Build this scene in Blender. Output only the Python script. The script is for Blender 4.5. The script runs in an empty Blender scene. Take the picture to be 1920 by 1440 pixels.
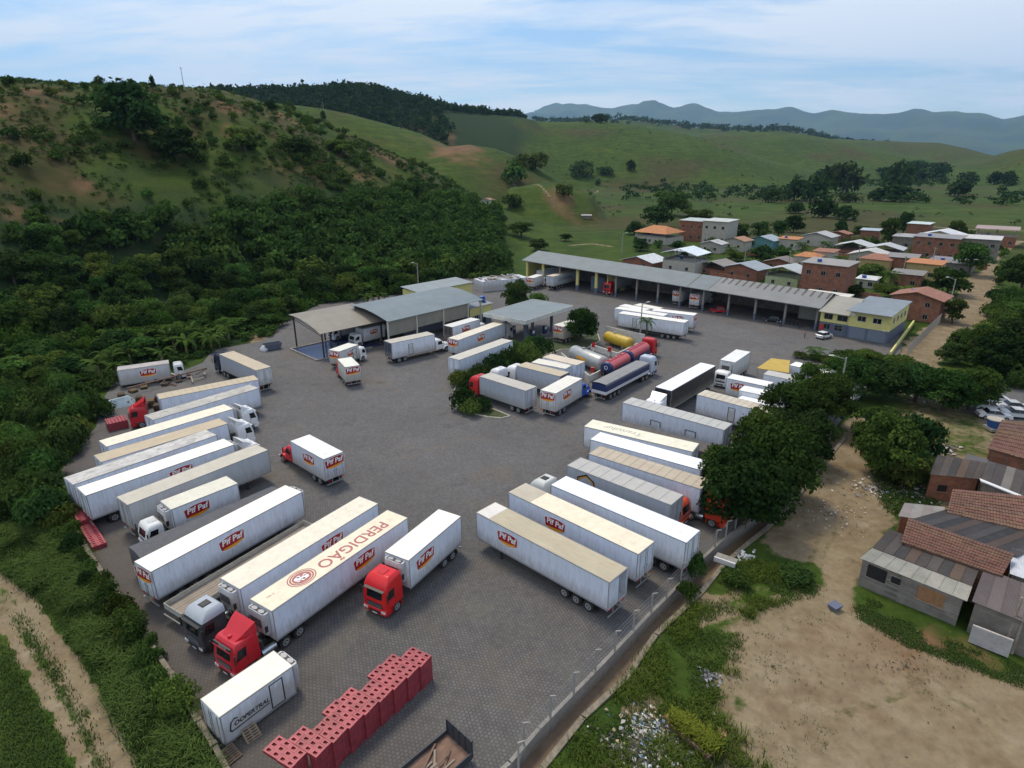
import bpy, math, random
import numpy as np
from mathutils import Vector, Matrix
R = math.radians
SC = bpy.context.scene
COL = SC.collection

# ---------------------------------------------------------------- camera
CAM_H = 35.57
PITCH, ROLL, F = 0.348918, -0.004694, 1150.0          # F in pixels of a 1920 wide picture
_f = np.array([0, math.cos(PITCH), -math.sin(PITCH)])
_u = np.array([0, math.sin(PITCH), math.cos(PITCH)])
_r = np.array([1., 0, 0])
RT = _r*math.cos(ROLL)+_u*math.sin(ROLL)
UP = -_r*math.sin(ROLL)+_u*math.cos(ROLL)
FW = _f
cd = bpy.data.cameras.new('camera'); cam = bpy.data.objects.new('camera', cd); COL.objects.link(cam)
cd.sensor_width = 36; cd.lens = F/1920*36; cd.clip_start = .5; cd.clip_end = 40000
cam.matrix_world = Matrix(((RT[0], UP[0], -FW[0], 0), (RT[1], UP[1], -FW[1], 0), (RT[2], UP[2], -FW[2], CAM_H), (0, 0, 0, 1)))
SC.camera = cam

# ---------------------------------------------------------------- sky, sun, exposure
SUN_EL, SUN_AZ = 62, 330           # azimuth clockwise from +Y
w = bpy.data.worlds.new('World'); SC.world = w; w.use_nodes = True
nt = w.node_tree; nt.nodes.clear()
def N(t, ty, **k):
    n = t.nodes.new(ty)
    for a, b in k.items():
        if a == 'ins':
            for i, v in b.items():
                n.inputs[i].default_value = v
        else: setattr(n, a, b)
    return n
def K(t, a, b, i=0, o=0):
    t.links.new(a.outputs[o], b.inputs[i])
sky = N(nt, 'ShaderNodeTexSky', sky_type='NISHITA', sun_disc=False, sun_elevation=R(SUN_EL), sun_rotation=R(SUN_AZ), altitude=200, air_density=1.25, dust_density=.2, ozone_density=3.0)
tc = N(nt, 'ShaderNodeTexCoord')
sep = N(nt, 'ShaderNodeSeparateXYZ'); K(nt, tc, sep)
za = N(nt, 'ShaderNodeMath', operation='ADD', ins={1: .10}); K(nt, sep, za, 0, 2)
zm = N(nt, 'ShaderNodeMath', operation='MAXIMUM', ins={1: .05}); K(nt, za, zm)
dx = N(nt, 'ShaderNodeMath', operation='DIVIDE'); K(nt, sep, dx, 0, 0); K(nt, zm, dx, 1)
dy = N(nt, 'ShaderNodeMath', operation='DIVIDE'); K(nt, sep, dy, 0, 1); K(nt, zm, dy, 1)
cmb = N(nt, 'ShaderNodeCombineXYZ'); K(nt, dx, cmb, 0); K(nt, dy, cmb, 1)
mp = N(nt, 'ShaderNodeMapping'); mp.inputs['Rotation'].default_value = (0, 0, R(24)); mp.inputs['Scale'].default_value = (.42, .95, 1); mp.inputs['Location'].default_value = (2.15, .95, 0)
K(nt, cmb, mp)
n1 = N(nt, 'ShaderNodeTexNoise', ins={'Scale': .75, 'Detail': 9, 'Roughness': .56, 'Distortion': .7}); K(nt, mp, n1)
n2 = N(nt, 'ShaderNodeTexNoise', ins={'Scale': 3.2, 'Detail': 7, 'Roughness': .62, 'Distortion': .4}); K(nt, mp, n2)
mx = N(nt, 'ShaderNodeMix', data_type='FLOAT', ins={0: .3}); K(nt, n1, mx, 2); K(nt, n2, mx, 3)
rp = N(nt, 'ShaderNodeValToRGB'); rp.color_ramp.elements[0].position = .42; rp.color_ramp.elements[1].position = .545
rp.color_ramp.elements[0].color = (.03, .03, .03, 1); rp.color_ramp.elements[1].color = (.92, .92, .92, 1); K(nt, mx, rp)
tn = N(nt, 'ShaderNodeMix', data_type='RGBA', blend_type='MULTIPLY', ins={0: 1.}); K(nt, sky, tn, 6); tn.inputs[7].default_value = (.86, .96, 1.08, 1)
cm = N(nt, 'ShaderNodeMix', data_type='RGBA'); K(nt, rp, cm, 0); K(nt, tn, cm, 6, 2)
CLOUD = 8.2
cm.inputs[7].default_value = (CLOUD*.98, CLOUD*1.0, CLOUD*1.02, 1)
bg = N(nt, 'ShaderNodeBackground', ins={'Strength': .135}); K(nt, cm, bg, 0, 2)
K(nt, bg, N(nt, 'ShaderNodeOutputWorld'))
sd = bpy.data.lights.new('sun', 'SUN'); sd.energy = 2.75; sd.angle = R(16); sd.color = (1, .885, .67)
so = bpy.data.objects.new('sun', sd); COL.objects.link(so)
_a, _e = R(SUN_AZ), R(SUN_EL)
so.rotation_euler = Vector((math.sin(_a)*math.cos(_e), math.cos(_a)*math.cos(_e), math.sin(_e))).to_track_quat('Z', 'Y').to_euler()
SC.view_settings.view_transform = 'Standard'; SC.view_settings.look = 'None'
SC.view_settings.exposure = .10; SC.view_settings.gamma = 1; SC.view_settings.use_curve_mapping = False
SC.cycles.use_denoising = True
SC.cycles.max_bounces = 6; SC.cycles.diffuse_bounces = 3; SC.cycles.glossy_bounces = 3; SC.cycles.transparent_max_bounces = 8; SC.cycles.volume_bounces = 1
SC.cycles.sample_clamp_indirect = 6

# ---------------------------------------------------------------- measuring: a photo pixel and a height give a place on the ground
def ray(px, py):
    d = FW+RT*(px-960)/F+UP*(720-py)/F
    return d/np.linalg.norm(d)
def G(px, py, z=0.):
    d = ray(px, py); t = (z-CAM_H)/d[2]
    return Vector((d[0]*t, d[1]*t, z))

# ---------------------------------------------------------------- objects
def tag(o, label=None, cat=None, group=None, kind=None):
    if label: o['label'] = label
    if cat: o['category'] = cat
    if group: o['group'] = group
    if kind: o['kind'] = kind
    return o
def empty(name, loc=(0, 0, 0), rz=0, label=None, cat=None, group=None):
    o = bpy.data.objects.new(name, None); COL.objects.link(o); o.empty_display_size = .3
    o.location = loc; o.rotation_euler = (0, 0, rz)
    return tag(o, label, cat, group)
def put(name, me, parent=None, loc=(0, 0, 0), rot=(0, 0, 0), color=None, scale=None):
    o = bpy.data.objects.new(name, me); COL.objects.link(o)
    if parent: o.parent = parent
    o.location = loc; o.rotation_euler = rot
    if color: o.color = (*color, 1)
    if scale: o.scale = scale
    return o
class MB:
    def __init__(s): s.v = []; s.f = []; s.m = []; s.mats = []; s.mi = 0; s.sm = []
    def mat(s, m):
        if m not in s.mats: s.mats.append(m)
        s.mi = s.mats.index(m); return s
    def face(s, pts, smooth=False):
        n = len(s.v); s.v += [tuple(p) for p in pts]; s.f.append(tuple(range(n, n+len(pts)))); s.m.append(s.mi); s.sm.append(smooth); return s
    def add(s, vs, fs, smooth=False):
        n = len(s.v); s.v += [tuple(p) for p in vs]
        for f in fs: s.f.append(tuple(i+n for i in f)); s.m.append(s.mi); s.sm.append(smooth)
        return s
    def box(s, x0, x1, y0, y1, z0, z1):
        if x0 > x1: x0, x1 = x1, x0
        if y0 > y1: y0, y1 = y1, y0
        if z0 > z1: z0, z1 = z1, z0
        return s.add([(x0, y0, z0), (x1, y0, z0), (x1, y1, z0), (x0, y1, z0), (x0, y0, z1), (x1, y0, z1), (x1, y1, z1), (x0, y1, z1)],
                     [(0, 3, 2, 1), (4, 5, 6, 7), (0, 1, 5, 4), (1, 2, 6, 5), (2, 3, 7, 6), (3, 0, 4, 7)])
    def loft(s, rings, cap=True, smooth=False):          # rings: equal-length closed loops
        n = len(rings[0]); vs = [p for r in rings for p in r]; fs = []
        for k in range(len(rings)-1):
            for i in range(n):
                j = (i+1) % n; fs.append((k*n+i, k*n+j, (k+1)*n+j, (k+1)*n+i))
        s.add(vs, fs, smooth)
        if cap: s.face(list(reversed(rings[0]))); s.face(rings[-1])
        return s
    def tube(s, a, b, r, n=6, r2=None, smooth=True):
        a = Vector(a); b = Vector(b); d = (b-a).normalized(); r2 = r if r2 is None else r2
        u = d.orthogonal().normalized(); w_ = d.cross(u)
        ring = lambda c, q: [tuple(c+(u*math.cos(t)+w_*math.sin(t))*q) for t in [2*math.pi*i/n for i in range(n)]]
        return s.loft([ring(a, r), ring(b, r2)], True, smooth)
    def path(s, pts, r, n=5, radii=None):
        for i in range(len(pts)-1):
            s.tube(pts[i], pts[i+1], radii[i] if radii else r, n, radii[i+1] if radii else r)
        return s
    def mesh(s, name='mesh'):
        me = bpy.data.meshes.new(name); me.from_pydata(s.v, [], s.f)
        for m in s.mats: me.materials.append(m)
        me.polygons.foreach_set('material_index', s.m); me.polygons.foreach_set('use_smooth', s.sm); me.update(); return me
    def build(s, name, parent=None, **k): return put(name, s.mesh(name), parent, **k)
def quadmesh(name, V, mats, tint=None, nv=4, midx=None, smooth=False):  # V: (n*nv,3) loose polygons
    n = len(V)//nv; me = bpy.data.meshes.new(name)
    me.vertices.add(len(V)); me.vertices.foreach_set('co', np.asarray(V, 'f').ravel())
    me.loops.add(len(V)); me.loops.foreach_set('vertex_index', np.arange(len(V), dtype='i'))
    me.polygons.add(n); me.polygons.foreach_set('loop_start', np.arange(0, n*nv, nv, dtype='i')); me.polygons.foreach_set('loop_total', np.full(n, nv, 'i'))
    if midx is not None: me.polygons.foreach_set('material_index', np.asarray(midx, 'i'))
    if smooth: me.polygons.foreach_set('use_smooth', np.ones(n, bool))
    for m in mats: me.materials.append(m)
    me.update(calc_edges=True)
    if tint is not None:
        a = me.attributes.new('tint', 'FLOAT', 'FACE'); a.data.foreach_set('value', np.asarray(tint, 'f'))
    return me

# ---------------------------------------------------------------- materials
MATS = {}
def mat(name, col=(.5, .5, .5), rough=.6, metal=0, obj=False, dirt=0, dirtcol=(.12, .1, .08), scale=1.5, var=0, bump=0, bscale=20, stretch=(1, 1, 1), spec=None, coord='Object'):
    """flat paint with fine wear; obj=True multiplies by the colour set on each object"""
    if name in MATS: return MATS[name]
    m = bpy.data.materials.new(name); m.use_nodes = True; t = m.node_tree; b = t.nodes['Principled BSDF']
    b.inputs['Roughness'].default_value = rough; b.inputs['Metallic'].default_value = metal
    if spec is not None: b.inputs['Specular IOR Level'].default_value = spec
    tcn = N(t, 'ShaderNodeTexCoord'); mpn = N(t, 'ShaderNodeMapping', ins={'Scale': stretch}); t.links.new(tcn.outputs[coord], mpn.inputs[0])
    src = N(t, 'ShaderNodeRGB'); src.outputs[0].default_value = (*col, 1); last = src.outputs[0]
    if obj:
        oi = N(t, 'ShaderNodeObjectInfo'); mm = N(t, 'ShaderNodeMix', data_type='RGBA', blend_type='MULTIPLY', ins={0: 1.}); t.links.new(last, mm.inputs[6]); t.links.new(oi.outputs['Color'], mm.inputs[7]); last = mm.outputs[2]
    if var or dirt:
        nz = N(t, 'ShaderNodeTexNoise', ins={'Scale': scale, 'Detail': 7, 'Roughness': .65}); K(t, mpn, nz)
    if var:
        mr = N(t, 'ShaderNodeMapRange', ins={1: .3, 2: .7, 3: 1-var, 4: 1+var}); K(t, nz, mr)
        mm = N(t, 'ShaderNodeMix', data_type='RGBA', blend_type='MULTIPLY', ins={0: 1.}); t.links.new(last, mm.inputs[6]); K(t, mr, mm, 7); last = mm.outputs[2]
    if dirt:
        n3 = N(t, 'ShaderNodeTexNoise', ins={'Scale': scale*2.7, 'Detail': 8, 'Roughness': .7}); K(t, mpn, n3)
        mr = N(t, 'ShaderNodeMapRange', ins={1: .48, 2: .75, 3: 0, 4: dirt}); K(t, n3, mr)
        mm = N(t, 'ShaderNodeMix', data_type='RGBA'); K(t, mr, mm, 0); t.links.new(last, mm.inputs[6]); mm.inputs[7].default_value = (*dirtcol, 1); last = mm.outputs[2]
    t.links.new(last, b.inputs['Base Color'])
    if bump:
        nb = N(t, 'ShaderNodeTexNoise', ins={'Scale': bscale, 'Detail': 4}); K(t, mpn, nb)
        bp = N(t, 'ShaderNodeBump', ins={'Strength': bump, 'Distance': .03}); K(t, nb, bp, 2); t.links.new(bp.outputs[0], b.inputs['Normal'])
    MATS[name] = m; return m
# ================================================================ terrain
def vnoise(x, y, seed=0):
    xi = np.floor(x).astype(np.int64); yi = np.floor(y).astype(np.int64); fx = x-xi; fy = y-yi
    fx = fx*fx*(3-2*fx); fy = fy*fy*(3-2*fy)
    def h(a, b):
        n = (a*374761393+b*668265263+seed*982451653) & 0x7fffffff
        n = ((n ^ (n >> 13))*1274126177) & 0x7fffffff
        return ((n ^ (n >> 16)) & 0xffff)/65535.
    return (h(xi, yi)*(1-fx)+h(xi+1, yi)*fx)*(1-fy)+(h(xi, yi+1)*(1-fx)+h(xi+1, yi+1)*fx)*fy
def fbm(x, y, o=5, seed=0):
    s = 0; a = .5; t = 0
    for k in range(o): s = s+a*vnoise(x*2**k+17*k, y*2**k-9*k, seed+k); t += a; a *= .5
    return s/t
def az_el(px, py):
    d = ray(px, py); h = math.hypot(d[0], d[1]); return math.degrees(math.atan2(d[0], d[1])), d[2]/h
# each hill: skyline in photo pixels with its real distance and the distance of its foot
def ridge(sky, noise=.0, nscale=100, back=1.0, seed=0, shape=1.2, taper=6):
    a = []; H = []; rf = []; rr = []
    for px, py, dr, df in sky:
        z, e = az_el(px, py); a.append(z); H.append(CAM_H+dr*e); rf.append(df); rr.append(dr)
    return dict(a=np.array(a), H=np.array(H), rf=np.array(rf), rr=np.array(rr), noise=noise, ns=nscale, back=back, seed=seed, shape=shape, taper=taper)
HILLS = dict(
 brown=ridge([(-900, 150, 300, 120), (-300, 146, 310, 130), (0, 150, 330, 150), (60, 155, 335, 155), (150, 160, 340, 160), (250, 163, 350, 170), (330, 169, 360, 176), (400, 174, 370, 182), (460, 185, 380, 188), (520, 205, 385, 193), (580, 228, 390, 200), (640, 248, 392, 208), (700, 272, 393, 215), (760, 300, 393, 222), (820, 330, 392, 228), (870, 358, 390, 236), (930, 385, 385, 250), (990, 408, 380, 270)], .10, 45, 1.1, 1, 1.15, 4),
 grass=ridge([(400, 190, 640, 420), (480, 193, 650, 420), (540, 198, 650, 420), (600, 205, 650, 420), (660, 216, 650, 420), (720, 232, 640, 420), (790, 252, 630, 430), (850, 278, 620, 440), (920, 312, 600, 450), (990, 345, 580, 470)], .05, 90, 1.0, 2, 1.1),
 knoll=ridge([(700, 320, 560, 400), (760, 292, 590, 400), (820, 276, 600, 410), (880, 272, 600, 420), (930, 282, 600, 430), (980, 300, 600, 440), (1030, 325, 590, 460), (1075, 352, 580, 480)], .06, 60, 1.0, 3, 1.1, 3),
 mound=ridge([(960, 352, 430, 360), (1010, 343, 440, 360), (1060, 346, 440, 370), (1100, 362, 435, 380)], .10, 30, 1.0, 12, 1.1, 2),
 round=ridge([(820, 262, 1200, 820), (860, 244, 1250, 840), (900, 235, 1280, 860), (1000, 230, 1300, 900), (1100, 229, 1300, 900), (1160, 232, 1300, 900), (1250, 246, 1290, 900), (1330, 262, 1270, 900), (1400, 286, 1250, 910), (1450, 303, 1220, 930), (1520, 320, 1150, 960)], .035, 160, 1.3, 4, 1.1, 5),
 pasture=ridge([(1250, 262, 1900, 1350), (1330, 252, 1950, 1350), (1400, 248, 1950, 1400), (1460, 247, 1950, 1400), (1520, 254, 1950, 1400), (1580, 265, 1900, 1400), (1650, 282, 1800, 1400), (1720, 296, 1700, 1400)], .05, 180, 1.3, 5, 1.1),
 dry=ridge([(1480, 262, 2700, 2000), (1560, 260, 2700, 2000), (1640, 263, 2700, 2000), (1700, 266, 2700, 2000), (1760, 268, 2600, 2000), (1810, 278, 2500, 1950), (1860, 292, 2400, 1900)], .07, 260, 1.3, 6, 1.1),
 right=ridge([(1840, 302, 1700, 1200), (1870, 290, 1700, 1200), (1900, 282, 1650, 1150), (1960, 272, 1600, 1100), (2200, 255, 1500, 1000), (2900, 250, 1500, 1000)], .08, 150, 1.2, 7, 1.1),
 wood=ridge([(330, 185, 1100, 700), (400, 180, 1150, 750), (480, 181, 1150, 760), (560, 178, 1150, 760), (620, 172, 1150, 760), (700, 173, 1150, 760), (730, 184, 1150, 770), (800, 197, 1150, 770), (850, 210, 1150, 780), (900, 216, 1200, 800), (960, 219, 1250, 820), (1000, 226, 1300, 850), (1060, 240, 1350, 880)], .05, 130, 1.2, 8, 1.1),
 far=ridge([(850, 232, 3400, 2600), (960, 226, 3400, 2600), (1060, 228, 3400, 2500), (1160, 226, 3300, 2500), (1230, 232, 3200, 2500), (1300, 240, 3200, 2500), (1400, 244, 3300, 2500), (1480, 244, 3300, 2500), (1560, 262, 3300, 2600), (1700, 285, 3300, 2600)], .07, 260, 1.3, 9, 1.1),
 blue=ridge([(700, 240, 20216, 11648), (860, 226, 20216, 11648), (940, 216, 19950, 11648), (1010, 216, 19418, 11648), (1060, 207, 19152, 11648), (1100, 203, 19152, 11648), (1150, 207, 19152, 11648), (1200, 201, 18886, 11648), (1230, 200, 18620, 11648), (1262, 211, 18620, 11424), (1300, 204, 18620, 11200), (1350, 212, 18620, 11200), (1400, 210, 18620, 11200), (1450, 213, 18620, 11200), (1525, 221, 18620, 11200), (1560, 215, 18354, 10976), (1620, 221, 18088, 10752), (1680, 223, 17822, 10528), (1710, 217, 17822, 10304), (1780, 218, 17822, 10304), (1850, 224, 17822, 10304), (1880, 232, 17822, 10304), (1915, 225, 17822, 10304), (1990, 222, 17822, 10304), (2600, 220, 17822, 10304)], .26, 1300, 1.5, 10, 1.3),
)
def hill_h(h, x, y, r, az):
    a0, a1 = h['a'][0], h['a'][-1]
    rf = np.interp(az, h['a'], h['rf']); rr = np.interp(az, h['a'], h['rr']); H = np.interp(az, h['a'], h['H'])
    tp = np.clip(1-np.maximum(a0-az, az-a1)/h['taper'], 0, 1); tp = np.where((az >= a0) & (az <= a1), 1, tp); tp = tp*tp*(3-2*tp)
    if a0 < -60: tp = np.where(az < a0, 1, tp)
    t = np.clip((r-rf)/(rr-rf), 0, 1); s = np.sin(t*math.pi/2)**h['shape']
    b = np.clip((r-rr)/((rr-rf)*h['back']*1.6), 0, 1); s = np.where(r > rr, np.cos(b*math.pi/2)**1.5, s)
    n = (fbm(x/h['ns'], y/h['ns'], 5, h['seed'])-.5)*2*h['noise']*H*np.minimum(1, t*2.5)
    n = n*np.where(r > rr, 1, np.clip((1-t)*4, .25, 1))
    return (H*s+n*s)*tp
def dist_poly(x, y, pts):
    d = np.full(np.shape(x), 1e9); 
    for (ax, ay), (bx, by) in zip(pts[:-1], pts[1:]):
        vx, vy = bx-ax, by-ay; t = np.clip(((x-ax)*vx+(y-ay)*vy)/(vx*vx+vy*vy+1e-9), 0, 1)
        d = np.minimum(d, np.hypot(x-ax-t*vx, y-ay-t*vy))
    return d
def inside(x, y, poly):
    c = np.zeros(np.shape(x), bool); n = len(poly)
    for i in range(n):
        (x1, y1), (x2, y2) = poly[i], poly[(i+1) % n]
        if y1 == y2: continue
        c ^= ((y1 > y) != (y2 > y)) & (x < (x2-x1)*(y-y1)/(y2-y1)+x1)
    return c
gp = lambda pts, z=0.: [tuple(G(a, b, z)[:2]) for a, b in pts]
WALL_PX = [(100, 905), (118, 950), (128, 980), (163, 1035), (204, 1097), (248, 1155), (289, 1222), (324, 1277.5), (347, 1321), (376, 1365), (405.5, 1410), (440, 1480), (500, 1600)]
CANAL_IN = [(930, 1462), (959, 1436), (1013.6, 1372), (1116, 1266), (1219, 1157), (1282, 1094), (1318, 1052)]
CANAL_OUT = [(985, 1462), (1012, 1436), (1089, 1341), (1171, 1266), (1225, 1187), (1310, 1109), (1352, 1058)]
WALL = gp(WALL_PX); CIN = gp(CANAL_IN); COUT = gp(CANAL_OUT)
def ext(p, q, d):
    v = Vector((q[0]-p[0], q[1]-p[1])).normalized(); return (q[0]+v.x*d, q[1]+v.y*d)
CIN = [ext(CIN[1], CIN[0], 14)]+CIN; COUT = [ext(COUT[1], COUT[0], 14)]+COUT
CIN += [tuple(G(*p)[:2]) for p in [(1350, 1022), (1400, 985), (1440, 950), (1500, 880), (1560, 812)]]
COUT += [tuple(G(*p)[:2]) for p in [(1385, 1028), (1432, 990), (1470, 955), (1528, 885), (1582, 818)]]
CANAL = CIN+COUT[::-1]
YARD = [WALL[-1]]+WALL[::-1]+gp([(130, 860), (180, 800), (195, 745), (215, 715), (330, 700), (380, 680), (400, 655), (490, 640), (540, 600), (600, 570), (800, 545), (860, 520), (980, 530), (1000, 500), (1040, 480), (1525, 545), (1700, 560), (1690, 660), (1590, 770), (1560, 812)])+CIN[::-1]
NEARGRASS = None
def height(x, y):
    x = np.asarray(x, float); y = np.asarray(y, float)
    r = np.hypot(x, y); az = np.degrees(np.arctan2(x, y))
    z = np.zeros_like(r)
    for k, h in HILLS.items(): z = np.maximum(z, hill_h(h, x, y, r, az))
    # rolling plain, flat near the yard
    z = z+np.clip((r-170)/400, 0, 1)*(fbm(x/120, y/120, 3, 31)-.5)*3
    z = z-.12
    # outside the left wall the ground falls away a little
    dl = dist_poly(x, y, WALL)
    left = (y < 62) & (x < np.interp(y, [p[1] for p in WALL][::-1], [p[0] for p in WALL][::-1]))
    z = np.where(left, z-np.clip(dl/4, 0, 1)*.7, z)
    z = z+np.where((r < 200) & (x > 0), (fbm(x/6, y/6, 4, 5)-.5)*.25, 0)
    inc = inside(x, y, CANAL) | (dist_poly(x, y, CIN) < .7) | (dist_poly(x, y, COUT) < .2)
    z = np.where(inc, -1.9, z)
    iny = inside(x, y, YARD)
    z = np.where(iny & ~inc, -.35, z)
    return z
def TR(px, py):                    # where the ray through a pixel meets the terrain
    d = ray(px, py); ts = np.exp(np.linspace(math.log(25), math.log(9000), 1500))
    z = CAM_H+d[2]*ts-height(d[0]*ts, d[1]*ts); i = np.argmax(z < 0)
    if z[i] >= 0: i = len(ts)-1
    a, b = ts[max(i-1, 0)], ts[i]; f = 1. if i == 0 else z[i-1]/(z[i-1]-z[i]+1e-9); t = a+(b-a)*f
    return Vector((d[0]*t, d[1]*t, float(height(d[0]*t, d[1]*t))))
def strip_mask(x, y, pts, wd, soft=.5, z=0.):
    return np.clip((wd-dist_poly(x, y, gp(pts, z)))/soft+.5, 0, 1)
SAND = gp([(1165, 1500), (1215, 1440), (1330, 1330), (1385, 1260), (1395, 1170), (1440, 1140), (1530, 1110), (1560, 1080), (1530, 1050), (1450, 1035), (1415, 1010), (1470, 960), (1520, 880), (1580, 800), (1625, 775), (1615, 845), (1680, 900), (1660, 980), (1610, 1040), (1590, 1100), (1640, 1150), (1720, 1200), (1830, 1240), (1925, 1270), (2000, 1300), (2000, 1600), (1165, 1600)])
SAND2 = gp([(1650, 690), (1700, 640), (1760, 590), (1795, 550), (1810, 520), (1850, 505), (1870, 520), (1850, 600), (1800, 640), (1770, 680), (1740, 710), (1700, 720)])
YARDDIRT = gp([(470, 640), (505, 610), (550, 590), (600, 600), (640, 640), (560, 660), (500, 680)])
ROAD = gp([(1780, 700), (1840, 712), (1930, 735), (2150, 800), (2150, 900), (1930, 822), (1860, 800), (1800, 760)])
n_az = 560; az = np.concatenate([np.linspace(-180, -58, 40, endpoint=False), np.linspace(-58, 58, n_az, endpoint=False), np.linspace(58, 180, 40)])
rr = np.concatenate([[.5, 8, 14], np.exp(np.linspace(math.log(18), math.log(900), 430)), np.exp(np.linspace(math.log(910), math.log(26000), 210))])
A, RR = np.meshgrid(np.radians(az), rr); X = RR*np.sin(A); Y = RR*np.cos(A); Z = height(X, Y)
nr, na = X.shape
me = bpy.data.meshes.new('ground'); me.vertices.add(X.size); me.vertices.foreach_set('co', np.stack([X, Y, Z], -1).astype('f').ravel())
ii = (np.arange(nr-1)[:, None]*na+np.arange(na-1)[None]).ravel(); quads = np.stack([ii, ii+na, ii+na+1, ii+1], -1)
me.loops.add(quads.size); me.loops.foreach_set('vertex_index', quads.ravel().astype('i'))
me.polygons.add(len(quads)); me.polygons.foreach_set('loop_start', np.arange(0, quads.size, 4, dtype='i')); me.polygons.foreach_set('loop_total', np.full(len(quads), 4, 'i'))
me.polygons.foreach_set('use_smooth', np.ones(len(quads), bool)); me.update(calc_edges=True)
# what the ground is made of: sand, brown scrub, forest green, bright pasture
x, y = X.ravel(), Y.ravel(); r_ = np.hypot(x, y); a_ = np.degrees(np.arctan2(x, y))
edge = (fbm(x/2.5, y/2.5, 4, 77)-.5)*5
def poly_mask(p, soft=2.5):
    p = list(p); d = dist_poly(x, y, p+[p[0]]); s = np.where(inside(x, y, p), d, -d); return np.clip((s+edge)/soft+.5, 0, 1)
sand = np.maximum(poly_mask(SAND), poly_mask(SAND2, 2)); BANK = gp([(1040, 1440), (1180, 1265), (1320, 1110), (1365, 1065), (1540, 1085), (1395, 1170), (1385, 1260), (1400, 1380), (1450, 1500), (1000, 1500)]); sand = np.maximum(sand, poly_mask(YARDDIRT, 2)); sand = np.maximum(sand, inside(x, y, BANK)*np.clip((fbm(x/3.2, y/3.2, 5, 61)-.47)*5, 0, 1)*.8); sand = np.maximum(sand, poly_mask(gp([(1640, 780), (1700, 745), (1800, 700), (1960, 740), (1960, 1120), (1700, 980), (1660, 905)]), 4)*(.30+.5*fbm(x/5, y/5, 4, 91)))
road = poly_mask(ROAD, .6)
for pts, wd in [([(-60, 1040), (0, 1082), (29, 1105), (58, 1143), (96, 1196), (131, 1242), (163, 1295), (198, 1359), (216, 1400), (250, 1470)], .62),
                ([(-60, 1070), (0, 1111), (35, 1152), (64, 1193), (96, 1237), (125, 1280), (146, 1324), (169, 1365), (187, 1400), (215, 1470)], .25),
                ([(-60, 1090), (0, 1143), (29, 1202), (64, 1251), (87, 1301), (117, 1347), (137, 1388), (165, 1460)], .48)]:
    sand = np.maximum(sand, np.clip((wd+(fbm(x*1.3, y*1.3, 3, 4)-.5)*.9-dist_poly(x, y, gp(pts, -.8)))/.5+.5, 0, 1)*.9)
sand = np.maximum(sand, np.clip((1.1-dist_poly(x, y, gp([(-60, 1070), (0, 1115), (64, 1200), (125, 1285), (169, 1370), (215, 1470)], -.8)))/1.5+.5, 0, 1)*.48)
for pts, wd in [([(1225, 335), (1290, 328), (1330, 328)], 3), ([(1085, 367), (1120, 360), (1118, 352)], 1.5), ([(950, 388), (990, 402), (1030, 413)], 1.2), ([(1380, 338), (1450, 333), (1520, 340)], 2), ([(1850, 530), (1862, 485), (1890, 462), (1910, 452), (1925, 455)], 2.2), ([(1730, 424), (1800, 430), (1925, 434)], 2), ([(1070, 460), (1110, 457), (1145, 462)], 1.5)]:
    sand = np.maximum(sand, np.clip((wd-dist_poly(x, y, gp(pts)))/1.5+.5, 0, 1)*.8)
brown = np.zeros_like(x)
hb = hill_h(HILLS['brown'], x, y, r_, a_); hg = hill_h(HILLS['grass'], x, y, r_, a_); hk = hill_h(HILLS['knoll'], x, y, r_, a_)
zz = Z.ravel()
isb = (hb > hg) & (hb > 2) & (hb > hk)
brown = np.where(isb, .9*np.clip(.35+(fbm(x/20, y/20, 5, 8)-.46)*3.4, 0, 1)*np.clip((hb-12)/18, 0, 1), 0)
brown = np.maximum(brown, np.clip(1-np.abs(r_-2450)/500, 0, 1)*np.clip((a_-27)/4, 0, 1)*.6)
brown = np.maximum(brown, np.clip((fbm(x/75, y/75, 5, 18)-.50)*5, 0, 1)*.75*(r_ > 260)*(~isb))
red = np.where(isb, np.clip((fbm(x/11, y/13, 5, 41)-.60)*7, 0, 1)*np.clip((hb-10)/20, 0, 1), 0)*.55
def blob(px, py, rad, dist):
    d = ray(px, py); h = math.hypot(d[0], d[1]); cx, cy = d[0]/h*dist, d[1]/h*dist
    return np.clip(1.25-np.hypot(x-cx, (y-cy)*.55)/rad+(fbm(x/14, y/14, 4, 9)-.5)*2.4, 0, 1)
red = np.maximum(red, blob(850, 287, 22, 560)*.8); red = np.maximum(red, blob(882, 297, 13, 540)*.8); red = np.maximum(red, blob(800, 228, 40, 900)*.5); red = np.maximum(red, blob(1055, 352, 9, 400)*.6)
red = np.maximum(red, poly_mask(YARDDIRT, 3)*.6); red = np.maximum(red, (r_ < 90)*np.clip(1.3-np.hypot((x-G(1650, 1215).x)/5.5, (y-G(1650, 1215).y)/2.2)+(fbm(x/2, y/2, 4, 93)-.5)*2.5, 0, 1)*.9)
red = np.maximum(red, (x > 10)*(r_ < 130)*np.clip((fbm(x/9, y/9, 4, 71)-.55)*5, 0, 1)*.55*sand)
forest = np.where(hill_h(HILLS['wood'], x, y, r_, a_) > np.maximum(hill_h(HILLS['round'], x, y, r_, a_), hg)+2, 1., 0.)*(r_ > 640)*np.clip((2.5-a_)/2+(fbm(x/60, y/60, 3, 2)-.5)*3, 0, 1)
forest = np.maximum(forest, np.clip((r_-125)/20, 0, 1)*np.clip((320-r_)/40, 0, 1)*np.clip((1-a_)/4, 0, 1)*np.clip((30-hb)/14+.2+(fbm(x/15, y/15, 3, 2)-.5)*2, 0, 1))
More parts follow.
